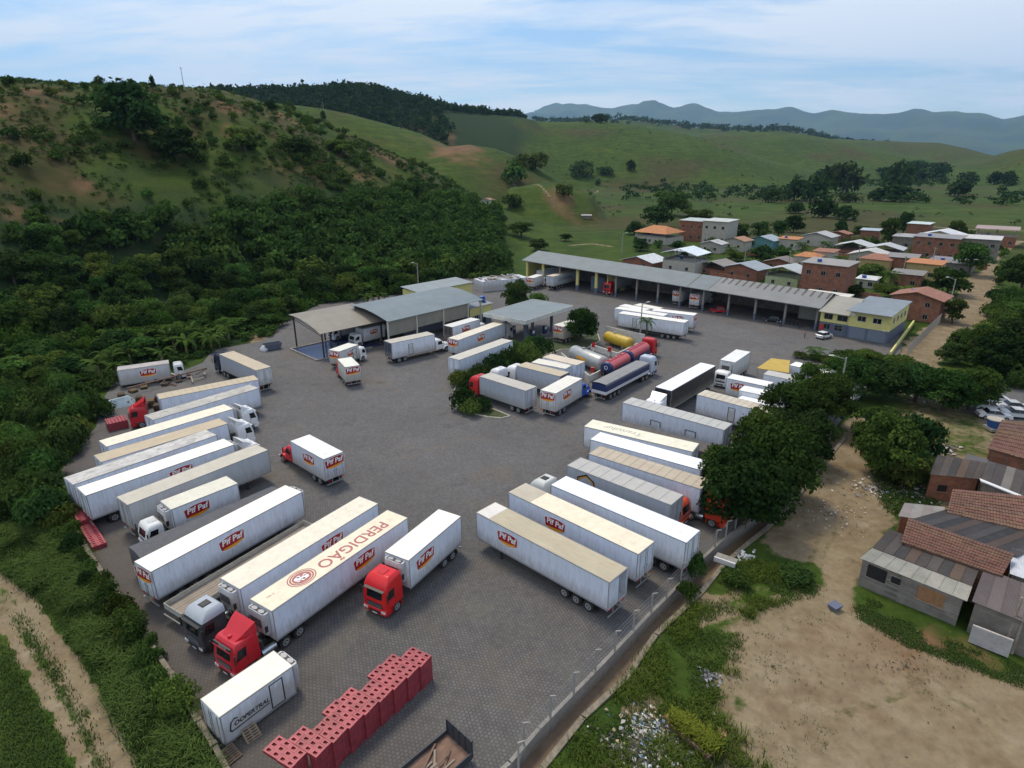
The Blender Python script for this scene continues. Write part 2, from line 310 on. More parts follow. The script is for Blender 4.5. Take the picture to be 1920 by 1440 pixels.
farm = np.clip((r_-4000)/1500, 0, 1); forest = np.maximum(forest, farm*np.clip((fbm(x/520, y/520, 5, 55)-.45)*6, 0, 1))
for pts, wd in [([(1560, 1345), (1640, 1315), (1720, 1290), (1780, 1310), (1870, 1345), (1960, 1380)], .28), ([(1540, 1000), (1515, 1060), (1500, 1090)], .16), ([(1575, 975), (1545, 1040), (1530, 1085)], .16), ([(1720, 1290), (1712, 1250), (1700, 1225)], .5)]:
    forest = np.maximum(forest, np.clip((wd+(fbm(x*1.1, y*1.1, 3, 44)-.5)*.5-dist_poly(x, y, gp(pts)))/.4+.3, 0, 1)*.0); sand = np.where((r_ < 90) & (dist_poly(x, y, gp(pts)) < wd+.35), np.minimum(sand, 1-.42*np.clip((wd+.35-dist_poly(x, y, gp(pts)))/.3, 0, 1)), sand)
attr = me.color_attributes.new('cover', 'FLOAT_COLOR', 'POINT')
attr.data.foreach_set('color', np.stack([sand, brown, red, forest], -1).astype('f').ravel())
at2 = me.attributes.new('asphalt', 'FLOAT', 'POINT'); at2.data.foreach_set('value', road.astype('f'))
def ground_mat():
    m = bpy.data.materials.new('ground_cover'); m.use_nodes = True; t = m.node_tree; b = t.nodes['Principled BSDF']; b.inputs['Roughness'].default_value = .95; b.inputs['Specular IOR Level'].default_value = .1
    geo = N(t, 'ShaderNodeNewGeometry'); ca = N(t, 'ShaderNodeVertexColor', layer_name='cover'); aa = N(t, 'ShaderNodeAttribute', attribute_name='asphalt')
    sp = N(t, 'ShaderNodeSeparateColor'); K(t, ca, sp)
    def noise(scale, det=6, rough=.6, sx=(1, 1, 1)):
        mpp = N(t, 'ShaderNodeMapping', ins={'Scale': sx}); K(t, geo, mpp); n = N(t, 'ShaderNodeTexNoise', ins={'Scale': scale, 'Detail': det, 'Roughness': rough}); K(t, mpp, n); return n
    def ramp(src, stops):
        rpp = N(t, 'ShaderNodeValToRGB'); cr = rpp.color_ramp
        while len(cr.elements) < len(stops): cr.elements.new(.5)
        for e, (p, c) in zip(cr.elements, stops): e.position = p; e.color = (*c, 1)
        K(t, src, rpp); return rpp
    def mix(fac, a, b_, fo=0, ao=0, bo=0):
        mm = N(t, 'ShaderNodeMix', data_type='RGBA'); t.links.new(fac.outputs[fo], mm.inputs[0]); t.links.new(a.outputs[ao], mm.inputs[6]); t.links.new(b_.outputs[bo], mm.inputs[7]); return mm
    big = noise(.012, 8, .62); med = noise(.12, 7, .65); fin = noise(1.6, 8, .7)
    g1 = ramp(big, [(.3, (.024, .050, .008)), (.5, (.044, .082, .012)), (.7, (.080, .108, .018))])
    g2 = ramp(med, [(.3, (.019, .038, .008)), (.5, (.043, .073, .012)), (.72, (.094, .100, .024))])
    base = N(t, 'ShaderNodeMix', data_type='RGBA', ins={0: .5}); K(t, g1, base, 6); K(t, g2, base, 7)
    fr = ramp(fin, [(.25, (.55, .55, .55)), (.55, (1, 1, 1)), (.8, (1.35, 1.35, 1.35))])
    base2 = N(t, 'ShaderNodeMix', data_type='RGBA', blend_type='MULTIPLY', ins={0: 1.}); K(t, base, base2, 6, 2); K(t, fr, base2, 7)
    stn = noise(.055, 6, .62, (1, 1, 9)); sr = ramp(stn, [(.32, (.72, .76, .74)), (.5, (1, 1, 1)), (.68, (1.32, 1.22, 1.1))])
    base3 = N(t, 'ShaderNodeMix', data_type='RGBA', blend_type='MULTIPLY', ins={0: 1.}); K(t, base2, base3, 6, 2); K(t, sr, base3, 7); base2 = base3
    brn = ramp(med, [(.3, (.034, .036, .012)), (.5, (.058, .048, .019)), (.7, (.088, .062, .030))])
    forr = ramp(fin, [(.3, (.010, .022, .009)), (.6, (.026, .048, .016)), (.8, (.045, .072, .022))])
    redd = ramp(med, [(.3, (.13, .068, .038)), (.6, (.20, .11, .062)), (.8, (.28, .18, .115))])
    snd = ramp(noise(.35, 9, .65), [(.25, (.155, .108, .062)), (.5, (.232, .178, .110)), (.75, (.300, .245, .162))])
    snf = N(t, 'ShaderNodeMix', data_type='RGBA', blend_type='MULTIPLY', ins={0: .6}); K(t, snd, snf, 6); K(t, fr, snf, 7)
    c1 = mix(sp, base2, brn, 1, 2); c2 = N(t, 'ShaderNodeMix', data_type='RGBA'); K(t, ca, c2, 0, 1); K(t, c1, c2, 6, 2); K(t, forr, c2, 7)
    c3 = mix(sp, c2, redd, 2, 2)
    # sand breaks up into grass through noise at its edge
    add = N(t, 'ShaderNodeMath', operation='ADD'); K(t, sp, add, 0, 0); n5 = noise(.9, 9, .7); K(t, n5, add, 1)
    th = N(t, 'ShaderNodeMapRange', ins={1: .88, 2: 1.12, 3: 0, 4: 1}); K(t, add, th)
    c4 = mix(th, c3, snf, 0, 2, 2)
    rdm = mix(sp, c4, redd, 2, 2); m5 = N(t, 'ShaderNodeMix', data_type='RGBA', ins={0: .35}); K(t, c4, m5, 6, 2); K(t, rdm, m5, 7, 2)
    asp = ramp(fin, [(.3, (.09, .088, .088)), (.7, (.16, .155, .15))]); c6 = N(t, 'ShaderNodeMix', data_type='RGBA'); K(t, aa, c6, 0, 2); K(t, m5, c6, 6, 2); K(t, asp, c6, 7)
    K(t, c6, b, 0, 2)
    bp = N(t, 'ShaderNodeBump', ins={'Strength': .5, 'Distance': .25}); K(t, fin, bp, 2); t.links.new(bp.outputs[0], b.inputs['Normal'])
    return m
me.materials.append(ground_mat())
tag(put('ground', me), 'grassy ground, hills and sandy lots around the yard', None, None, 'structure')

# ---------------------------------------------------------------- paved yard
def yard_mat():
    m = bpy.data.materials.new('hexagonal_pavers'); m.use_nodes = True; t = m.node_tree; b = t.nodes['Principled BSDF']; b.inputs['Roughness'].default_value = .88; b.inputs['Specular IOR Level'].default_value = .3
    geo = N(t, 'ShaderNodeNewGeometry'); s = .30
    mpp = N(t, 'ShaderNodeMapping', ins={'Rotation': (0, 0, R(12)), 'Location': (500, 500, 0)}); K(t, geo, mpp)
    rx, ry = s, s*1.7320508
    def vm(op, a, val=None, b_=None):
        n = N(t, 'ShaderNodeVectorMath', operation=op); t.links.new(a, n.inputs[0])
        if val is not None: n.inputs[1].default_value = val
        if b_ is not None: t.links.new(b_, n.inputs[1])
        return n
    fl = vm('MULTIPLY', mpp.outputs[0], (1, 1, 0))
    a = vm('SUBTRACT', vm('MODULO', fl.outputs[0], (rx, ry, 1)).outputs[0], (rx/2, ry/2, 0))
    sh = vm('SUBTRACT', fl.outputs[0], (rx/2, ry/2, 0)); bb = vm('SUBTRACT', vm('MODULO', sh.outputs[0], (rx, ry, 1)).outputs[0], (rx/2, ry/2, 0))
    la = vm('LENGTH', a.outputs[0]); lb = vm('LENGTH', bb.outputs[0])
    lt = N(t, 'ShaderNodeMath', operation='LESS_THAN'); t.links.new(la.outputs[1], lt.inputs[0]); t.links.new(lb.outputs[1], lt.inputs[1])
    gv = N(t, 'ShaderNodeMix', data_type='VECTOR'); K(t, lt, gv, 0); t.links.new(bb.outputs[0], gv.inputs[4]); t.links.new(a.outputs[0], gv.inputs[5])
    ab = vm('ABSOLUTE', gv.outputs[1]); dt = vm('DOT_PRODUCT', ab.outputs[0], (.5, .8660254, 0)); sx = N(t, 'ShaderNodeSeparateXYZ'); t.links.new(ab.outputs[0], sx.inputs[0])
    mxx = N(t, 'ShaderNodeMath', operation='MAXIMUM'); t.links.new(dt.outputs[1], mxx.inputs[0]); t.links.new(sx.outputs[0], mxx.inputs[1])
    joint = N(t, 'ShaderNodeMapRange', ins={1: s/2-.034, 2: s/2-.008, 3: 0, 4: 1}); K(t, mxx, joint)
    cen = vm('SUBTRACT', fl.outputs[0], None, gv.outputs[1]); wn = N(t, 'ShaderNodeTexWhiteNoise', noise_dimensions='3D'); sn = vm('SNAP', vm('ADD', cen.outputs[0], (.01, .01, 0)).outputs[0], (rx/2, ry/2, 1)); t.links.new(sn.outputs[0], wn.inputs[0])
    big = N(t, 'ShaderNodeTexNoise', ins={'Scale': .055, 'Detail': 8, 'Roughness': .62}); K(t, geo, big)
    med = N(t, 'ShaderNodeTexNoise', ins={'Scale': .5, 'Detail': 8, 'Roughness': .7}); K(t, geo, med)
    rp1 = N(t, 'ShaderNodeValToRGB'); K(t, big, rp1); e = rp1.color_ramp.elements; e[0].position = .3; e[0].color = (.102, .097, .096, 1); e[1].position = .7; e[1].color = (.138, .131, .130, 1)
    v = N(t, 'ShaderNodeMapRange', ins={1: 0, 2: 1, 3: .86, 4: 1.12}); K(t, wn, v)
    c1 = N(t, 'ShaderNodeMix', data_type='RGBA', blend_type='MULTIPLY', ins={0: 1.}); K(t, rp1, c1, 6); K(t, v, c1, 7)
    v2 = N(t, 'ShaderNodeMapRange', ins={1: .25, 2: .75, 3: .88, 4: 1.13}); K(t, med, v2)
    c2 = N(t, 'ShaderNodeMix', data_type='RGBA', blend_type='MULTIPLY', ins={0: 1.}); K(t, c1, c2, 6, 2); K(t, v2, c2, 7)
    # joints: dark, sandy or mossy by patches; few of them show in the trafficked middle
    sp2 = N(t, 'ShaderNodeSeparateXYZ'); K(t, geo, sp2)
    near = N(t, 'ShaderNodeMapRange', ins={1: 42, 2: 78, 3: 1, 4: .12}); K(t, sp2, near, 0, 1)
    jm = N(t, 'ShaderNodeMath', operation='MULTIPLY'); K(t, joint, jm, 0); K(t, near, jm, 1)
    jc = N(t, 'ShaderNodeValToRGB'); j2 = N(t, 'ShaderNodeTexNoise', ins={'Scale': .16, 'Detail': 6, 'Roughness': .65}); K(t, geo, j2); K(t, j2, jc); cr = jc.color_ramp
    cr.elements[0].position = .38; cr.elements[0].color = (.042, .037, .033, 1); cr.elements[1].position = .68; cr.elements[1].color = (.10, .095, .045, 1); el = cr.elements.new(.52); el.color = (.055, .05, .042, 1)
    c3 = N(t, 'ShaderNodeMix', data_type='RGBA'); K(t, jm, c3, 0); K(t, c2, c3, 6, 2); K(t, jc, c3, 7)
    # earth stains and oil
    st = N(t, 'ShaderNodeTexNoise', ins={'Scale': .11, 'Detail': 9, 'Roughness': .68, 'Distortion': .5}); mp2 = N(t, 'ShaderNodeMapping', ins={'Location': (31, 7, 0)}); K(t, geo, mp2); K(t, mp2, st)
    sm = N(t, 'ShaderNodeMapRange', ins={1: .54, 2: .74, 3: 0, 4: .65}); K(t, st, sm)
    c4 = N(t, 'ShaderNodeMix', data_type='RGBA'); K(t, sm, c4, 0); K(t, c3, c4, 6, 2); c4.inputs[7].default_value = (.150, .118, .082, 1)
    ol = N(t, 'ShaderNodeTexNoise', ins={'Scale': .30, 'Detail': 6, 'Roughness': .6}); K(t, mp2, ol); om = N(t, 'ShaderNodeMapRange', ins={1: .58, 2: .72, 3: 0, 4: .6}); K(t, ol, om)
    c5 = N(t, 'ShaderNodeMix', data_type='RGBA'); K(t, om, c5, 0); K(t, c4, c5, 6, 2); c5.inputs[7].default_value = (.065, .06, .058, 1)
    wx = N(t, 'ShaderNodeMath', operation='ADD'); K(t, sp2, wx, 0, 0); K(t, sp2, wx, 1, 1); wn_ = N(t, 'ShaderNodeMath', operation='MULTIPLY_ADD', ins={1: -16., 2: 8.}); K(t, med, wn_); wy = N(t, 'ShaderNodeMath', operation='ADD'); K(t, wx, wy, 0); K(t, wn_, wy, 1)
    wm = N(t, 'ShaderNodeMapRange', ins={1: 10, 2: 27, 3: .62, 4: 0}); K(t, wy, wm)      # trodden earth drifts in from the left wall
    c6 = N(t, 'ShaderNodeMix', data_type='RGBA'); K(t, wm, c6, 0); K(t, c5, c6, 6, 2); c6.inputs[7].default_value = (.094, .076, .062, 1)
    K(t, c6, b, 0, 2)
    bp = N(t, 'ShaderNodeBump', ins={'Strength': .7, 'Distance': .02}); bp.invert = True; K(t, jm, bp, 2); t.links.new(bp.outputs[0], b.inputs['Normal'])
    return m
import bmesh
bm = bmesh.new(); bm.faces.new([bm.verts.new((a, b, 0)) for a, b in YARD]); bmesh.ops.triangulate(bm, faces=bm.faces[:]); bmesh.ops.recalc_face_normals(bm, faces=bm.faces[:])
for f in bm.faces:
    if f.normal.z < 0: f.normal_flip()
me = bpy.data.meshes.new('pavement'); bm.to_mesh(me); bm.free(); me.materials.append(yard_mat())
tag(put('pavement', me), 'grey yard paved with hexagonal concrete pavers', None, None, 'structure')
# ================================================================ vehicle kit (origin: ground under the rear, x forwards)
M_PANEL = mat('body_panel', (.86, .87, .9), .42, obj=True, dirt=.42, dirtcol=(.36, .32, .26), scale=.9, var=.08, stretch=(2.2, 1, .35))
def road_grime(m):
    t = m.node_tree; b = t.nodes['Principled BSDF']; src = b.inputs['Base Color'].links[0].from_socket
    tcn = N(t, 'ShaderNodeTexCoord'); sx = N(t, 'ShaderNodeSeparateXYZ'); K(t, tcn, sx, 0, 3); mpn = N(t, 'ShaderNodeMapping', ins={'Scale': (2.2, 2.2, .5)}); K(t, tcn, mpn, 0, 3)
    nz = N(t, 'ShaderNodeTexNoise', ins={'Scale': 1.6, 'Detail': 8, 'Roughness': .7}); K(t, mpn, nz); a = N(t, 'ShaderNodeMath', operation='MULTIPLY_ADD', ins={1: -2.6, 2: 1.3}); K(t, nz, a); c = N(t, 'ShaderNodeMath', operation='ADD'); K(t, sx, c, 0, 2); K(t, a, c, 1)
    mr = N(t, 'ShaderNodeMapRange', ins={1: 1.35, 2: 2.5, 3: .55, 4: 0}); K(t, c, mr); mm = N(t, 'ShaderNodeMix', data_type='RGBA'); K(t, mr, mm, 0); t.links.new(src, mm.inputs[6]); mm.inputs[7].default_value = (.30, .26, .21, 1); t.links.new(mm.outputs[2], b.inputs['Base Color'])
road_grime(M_PANEL)
M_ROOF = mat('trailer_roof', (1, 1, 1), .5, obj=True, dirt=.28, dirtcol=(.34, .29, .22), scale=.8, var=.08)
M_GRIME = mat('grimy_roof', (1, 1, 1), .7, obj=True, dirt=.95, dirtcol=(.19, .17, .15), scale=.75, var=.25, stretch=(.55, 1, 1))
M_RUSTROOF = mat('stained_roof', (1, 1, 1), .65, obj=True, dirt=.8, dirtcol=(.42, .31, .20), scale=.5, var=.14, stretch=(.5, 1.3, 1))
M_PAINT = mat('cab_paint', (1, 1, 1), .28, obj=True, dirt=.12, scale=2, var=.05)
M_TRIM = mat('trim_metal', (.34, .34, .35), .45, .3, dirt=.4, scale=3)
M_CHAS = mat('chassis_paint', (.028, .028, .03), .7, dirt=.6, dirtcol=(.10, .08, .06), scale=3)
M_TYRE = mat('tyre_rubber', (.022, .021, .021), .85, dirt=.6, dirtcol=(.09, .075, .06), scale=4)
M_RIM = mat('rim_steel', (.42, .42, .43), .45, .5, dirt=.5, scale=6)
M_GLASS = mat('dark_glass', (.012, .014, .016), .06)
M_BLACK = mat('black_plastic', (.02, .02, .022), .5)
M_WHITE = mat('white_plastic', (.72, .73, .74), .4, dirt=.2, scale=3)
M_LAMP = mat('lamp_glass', (.7, .7, .68), .12)
M_RED = mat('red_lens', (.5, .02, .02), .2)
M_CHROME = mat('chrome', (.62, .63, .65), .2, .9)
M_LRED = mat('logo_red', (.36, .008, .022), .45); M_LYEL = mat('logo_yellow', (.86, .36, .01), .45); M_LWHT = mat('logo_white', (.85, .84, .82), .45)
M_INK = mat('black_print', (.02, .02, .024), .5); M_FADE = mat('faded_red_print', (.42, .13, .12), .6, var=.3, scale=4); M_GREYP = mat('faded_grey_print', (.42, .40, .34), .6, var=.3, scale=4)
_tx = {}
def textpoly(s, size=1., shear=0., bold=.02):
    k = (s, size, shear, bold)
    if k not in _tx:
        c = bpy.data.curves.new('t', 'FONT'); c.body = s; c.size = size; c.shear = shear; c.offset = bold*size; c.align_x = 'CENTER'; c.align_y = 'CENTER'; c.resolution_u = 3; c.fill_mode = 'FRONT'
        o = bpy.data.objects.new('t', c); COL.objects.link(o)
        dg = bpy.context.evaluated_depsgraph_get(); dg.update(); me = bpy.data.meshes.new_from_object(o.evaluated_get(dg))
        _tx[k] = ([(v.co.x, v.co.y) for v in me.vertices], [tuple(p.vertices) for p in me.polygons])
        bpy.data.objects.remove(o); bpy.data.meshes.remove(me); bpy.data.curves.remove(c)
    return _tx[k]
def lay(mb, poly, off, d, frame=None, m=None):
    """flat print: (u,v) polygons into plane; frame maps (u, v, lift) to xyz"""
    vs, fs = poly; mb.mat(m); mb.add([frame(off[0]+u, off[1]+v, d) for u, v in vs], fs)
def arc(x0, y0, x1, y1, bulge, n=8):
    return [(x0+(x1-x0)*i/n, y0+(y1-y0)*i/n+bulge*4*(i/n)*(1-i/n)) for i in range(n+1)]
_me = {}
def cached(key, fn):
    if key not in _me: _me[key] = fn()
    return _me[key]
def logo_mesh(k=1.):
    k *= 1.2
    def f():
        mb = MB(); fr = lambda u, v, d: (u*k, -d, v*k)
        out = arc(-1.05, .30, 1.05, .42, .16)+arc(.98, -.30, -.95, -.42, -.22)
        mb.mat(M_LWHT).face([fr(u*1.05, v*1.09, .004) for u, v in out][::-1])
        mb.mat(M_LRED).face([fr(u, v, .008) for u, v in out][::-1])
        sw = arc(-.80, -.36, .88, -.22, -.05)+arc(.86, -.30, -.78, -.44, -.19)
        mb.mat(M_LYEL).face([fr(u, v, .012) for u, v in sw][::-1])
        lay(mb, textpoly('Pif Paf', .70, .10, .03), (0, .10), .016, fr, M_LWHT)
        me = mb.mesh('logo')
        return me
    return cached(('logo', k), f)
def tyre_mesh(wd=.3, r=.52):
    def f():
        mb = MB().mat(M_TYRE); n = 16; rg = []
        for y, q in ((-wd/2, r*.62), (-wd/2, r*.93), (-wd*.32, r), (wd*.32, r), (wd/2, r*.93), (wd/2, r*.62)):
            rg.append([(q*math.cos(2*math.pi*i/n), y, q*math.sin(2*math.pi*i/n)) for i in range(n)])
        return mb.loft(rg, True, False).mesh('tyre')
    return cached(('tyre', wd, r), f)
def rim_mesh(wd=.3, r=.52):
    def f():
        mb = MB(); n = 12
        for s in (-1, 1):
            y = s*(wd/2+.012); c = lambda q, yy: [(q*math.cos(2*math.pi*i/n), yy, q*math.sin(2*math.pi*i/n)) for i in range(n)]
            mb.mat(M_RIM).loft([c(r*.6, y-s*.03), c(r*.6, y), c(r*.52, y-s*.008)], True); mb.mat(M_CHAS).loft([c(r*.36, y-s*.002), c(r*.34, y+s*.004)], True); mb.mat(M_RIM).loft([c(r*.2, y), c(r*.16, y+s*.07)], True)
        return mb.mesh('rim')
    return cached(('rim', wd, r), f)
def wheel(p, x, y, wd=.3, r=.52, ang=0):
    t = put('wheel', tyre_mesh(wd, r), p, (x, y, r), (0, 0, ang)); put('rim', rim_mesh(wd, r), t)
def axle(p, x, hw=1.0, dual=False, r=.52, ang=0):
    wd = .56 if dual else .32
    for s in (-1, 1): wheel(p, x, s*(hw-(.12 if dual else 0)), wd, r, ang)
def fridge(p, x, zt, col='w', slim=True):
    """refrigeration unit on the front wall"""
    c = {'w': (.74, .75, .77), 'b': (.60, .62, .68)}[col]
    def f():
        mb = MB().mat(M_PANEL)
        def rg(z, d, h): return [(0, -h, z), (d*.75, -h, z), (d, -h*.78, z), (d, h*.78, z), (d*.75, h, z), (0, h, z)]
        return mb.loft([rg(0, .42, .92), rg(.35, .55, .97), rg(1.5, .58, .98), rg(1.95, .5, .95)], True).mesh('refrigeration_unit')
    u = put('refrigeration_unit', cached('fr', f), p, (x, 0, zt-2.02), color=c)
    def g():
        mb = MB().mat(M_BLACK).box(.565, .60, -.62, .62, .75, 1.45)
        for i in range(6): mb.mat(M_TRIM).box(.60, .608, -.6, .6, .80+i*.11, .815+i*.11)
        mb.mat(M_BLACK).box(.05, .44, -.8, .8, 1.952, 1.965); mb.box(.3, .57, .985, .995, .4, .95)
        for s in (-.4, .4):
            n = 12; mb.mat(M_TRIM).loft([[(.26+.17*math.cos(t), s+.3*math.sin(t), z) for t in [2*math.pi*i/n for i in range(n)]] for z in (1.966, 1.99)])
        return mb.mesh('grille')
    put('grille', cached('frg', g), u); return u
def box_body(p, L, zb, zt, wall, roof, W=2.6, logo=None, rear='doors', rearlogo=False, door=None, ribs=False, roofmat=None, trim=True, prefix=0., rearcol=None, seams=True, roofpatch=None):
    h = W/2; x0 = prefix
    put('cargo_box', cached(('cb', L, zb, zt, W, x0, seams, rear == 'open'), lambda: _cargo(L, zb, zt, W, x0, seams, rear == 'open')), p, color=wall)
    def rf():
        mb = MB().mat(roofmat or M_ROOF); mb.box(x0+.03, x0+L-.03, -h+.04, h-.04, zt, zt+.035)
        return mb.mesh('roof')
    r_o = put('roof', cached(('rf', L, zt, W, x0, roofmat), rf), p, color=roof)
    if ribs:
        def rb():
            mb = MB().mat(M_TRIM); n = int(L/ribs)
            for i in range(1, n): mb.box(x0+i*L/n-.025, x0+i*L/n+.025, -h+.05, h-.05, zt+.035, zt+.055)
            return mb.mesh('roof_seam')
        put('roof_seam', cached(('rb', L, zt, W, ribs), rb), r_o)
    if roofpatch:
        a, b_, c = roofpatch; mb = MB().mat(M_ROOF).box(x0+a, x0+b_, -h+.06, h-.06, zt+.036, zt+.05); mb.build('roof_patch', r_o, color=c)
    if trim:
        def tr():
            mb = MB().mat(M_TRIM)
            for s in (-1, 1):
                mb.box(x0, x0+L, s*h, s*(h+.02), zt-.05, zt+.03); mb.box(x0, x0+L, s*h, s*(h+.022), zb-.10, zb+.06)
                for xx in (x0+.035, x0+L-.035): mb.box(xx-.04, xx+.04, s*h, s*(h+.025), zb+.06, zt-.05)
            mb.box(x0-.03, x0, -h, h, zt-.06, zt+.03); mb.box(x0+L, x0+L+.02, -h, h, zt-.06, zt+.03)
            return mb.mesh('edge_trim')
        put('edge_trim', cached(('tr', L, zb, zt, W, x0), tr), p)
    if rear == 'doors':
        rc = rearcol or wall
        def dr():
            mb = MB().mat(M_PANEL).box(-.045, 0, .02, h-.07, zb+.05, zt-.09)
            for y in (.14, h-.3):
                mb.mat(M_TRIM).tube((-.07, y, zb+.03), (-.07, y, zt-.1), .022, 5)
            mb.box(-.09, -.046, .1, .34, zb+.9, zb+.97)
            return mb.mesh('rear_door')
        me = cached(('dr', zb, zt, W), dr)
        for s in (1, -1): put('rear_door', me, p, (x0, 0, 0), color=rc, scale=(1, s, 1))
    elif rear == 'open':
        mb = MB().mat(M_PANEL).box(-.05, 0, .0, h-.05, zb+.05, zt-.09); mb.build('rear_door', p, loc=(x0, 0, 0), color=wall)
        mb = MB().mat(M_PANEL).box(0, h-.05, .0, .05, zb+.05, zt-.09); mb.build('rear_door', p, loc=(x0-.02, -h-.06, 0), rot=(0, 0, R(12)), color=wall)
    if rearlogo:
        put('logo', logo_mesh(1.0), p, (x0-.10, 0, zt-.72), (0, 0, -R(90)))
    if logo:
        for s in (-1, 1):
            lx = logo if logo > 0 else L/2
            put('logo', logo_mesh(1.0 if L > 6 else .78), p, (x0+lx, s*(h+.006), zb+(zt-zb)*.60), (0, 0, 0 if s < 0 else math.pi))
    if door:
        if 1:
            mb = MB().mat(M_CHAS)
            for (a, b_, c, d) in ((-.52, -.44, 0, 2.0), (.44, .52, 0, 2.0), (-.44, .44, 1.93, 2.0), (-.44, .44, 0, .06)): mb.box(a, b_, -.03, 0, c, d)
            mb.mat(M_PANEL).box(-.43, .43, -.018, 0, .07, 1.92)
            mb.build('side_door', p, loc=(x0+door, NEAR*(h+.002), zb+.12), rot=(0, 0, 0 if NEAR < 0 else math.pi), color=(.95, .97, 1))
    return r_o
def _cargo(L, zb, zt, W, x0, seams, open_):
    h = W/2; mb = MB().mat(M_PANEL)
    if not open_: mb.box(x0, x0+L, -h, h, zb, zt)
    else:
        mb.box(x0, x0+L, h-.06, h, zb, zt); mb.box(x0, x0+L, -h, -h+.06, zb, zt); mb.box(x0+L-.06, x0+L, -h+.06, h-.06, zb, zt); mb.box(x0, x0+L-.06, -h+.06, h-.06, zb, zb+.08); mb.box(x0, x0+L-.06, -h+.06, h-.06, zt-.06, zt)
    if seams:
        n = max(3, int(L/1.25))
        for i in range(1, n):
            for s in (-1, 1): mb.box(x0+i*L/n-.012, x0+i*L/n+.012, s*h, s*(h+.006), zb+.06, zt-.05)
    return mb.mesh('cargo_box')
def running_gear(p, L, zb, axles=3, dual=True, rearoff=2.0, legs=True):
    def f():
        mb = MB().mat(M_CHAS)
        for s in (-1, 1): mb.box(.1, L-.3, s*.42-.06, s*.42+.06, zb-.38, zb-.1)
        for i in range(int(L/1.6)): mb.box(.4+i*1.6, .48+i*1.6, -1.2, 1.2, zb-.22, zb-.1)
        for i in range(axles):
            x = rearoff+i*1.28; mb.tube((x, -1, .52), (x, 1, .52), .09, 6)
        return mb.mesh('chassis')
    put('chassis', cached(('ch', L, zb, axles, rearoff), f), p)
    for i in range(axles): axle(p, rearoff+i*1.28, 1.08, dual)
    if legs:
        def lg(): return MB().mat(M_CHAS).box(-.07, .07, -.07, .07, 0, zb-.1).box(-.16, .16, -.14, .14, 0, .04).mesh('landing_leg')
        for s in (-1, 1): put('landing_leg', cached(('lg', zb), lg), p, (L-2.9, s*.85, .0 if legs == 1 else .35))
    put('underrun_bar', cached(('ub', zb), lambda: MB().mat(M_TRIM).box(.0, .08, -1.2, 1.2, .45, .58).box(.02, .08, -.5, -.42, .58, zb-.1).box(.02, .08, .42, .5, .58, zb-.1).mesh('underrun_bar')), p)
    for s in (-1, 1): put('tail_light', cached('tl', lambda: MB().mat(M_RED).box(-.03, 0, -.2, .2, -.05, .05).mesh('tail_light')), p, (-.002, s*.85, zb-.16))
    def mf(): return MB().mat(M_BLACK).box(-.02, 0, -.3, .3, 0, .5).mesh('mudflap')
    for s in (-1, 1): put('mudflap', cached('mf', mf), p, (rearoff-.75, s*.95, .25))
def rrect(z, xf, xb, hw, r=.16, rb=.05):
    o = []
    for cx, cy, q, a0 in ((xf-r, hw-r, r, 0), (xb+rb, hw-rb, rb, 90), (xb+rb, -hw+rb, rb, 180), (xf-r, -hw+r, r, 270)):
        for k in range(4):
            a = R(a0+k*30); o.append((cx+q*math.cos(a)*(1 if xf > xb else 1), cy+q*math.sin(a), z))
    return o
CABS = {
 'high': [(.95, 0, -2.15, 1.24), (1.75, .02, -2.15, 1.25), (2.75, -.16, -2.15, 1.22), (3.15, -.34, -2.15, 1.17), (3.5, -.62, -2.15, 1.05), (3.62, -.95, -2.0, .85)],
 'defl': [(.95, 0, -2.15, 1.24), (1.75, .02, -2.15, 1.25), (2.62, -.14, -2.15, 1.22), (3.0, -.28, -2.15, 1.18), (3.12, -.45, -2.15, 1.12)],
 'low': [(.85, 0, -1.65, 1.15), (1.6, .02, -1.65, 1.18), (2.35, -.18, -1.65, 1.14), (2.65, -.34, -1.62, 1.06), (2.74, -.55, -1.45, .9)]}
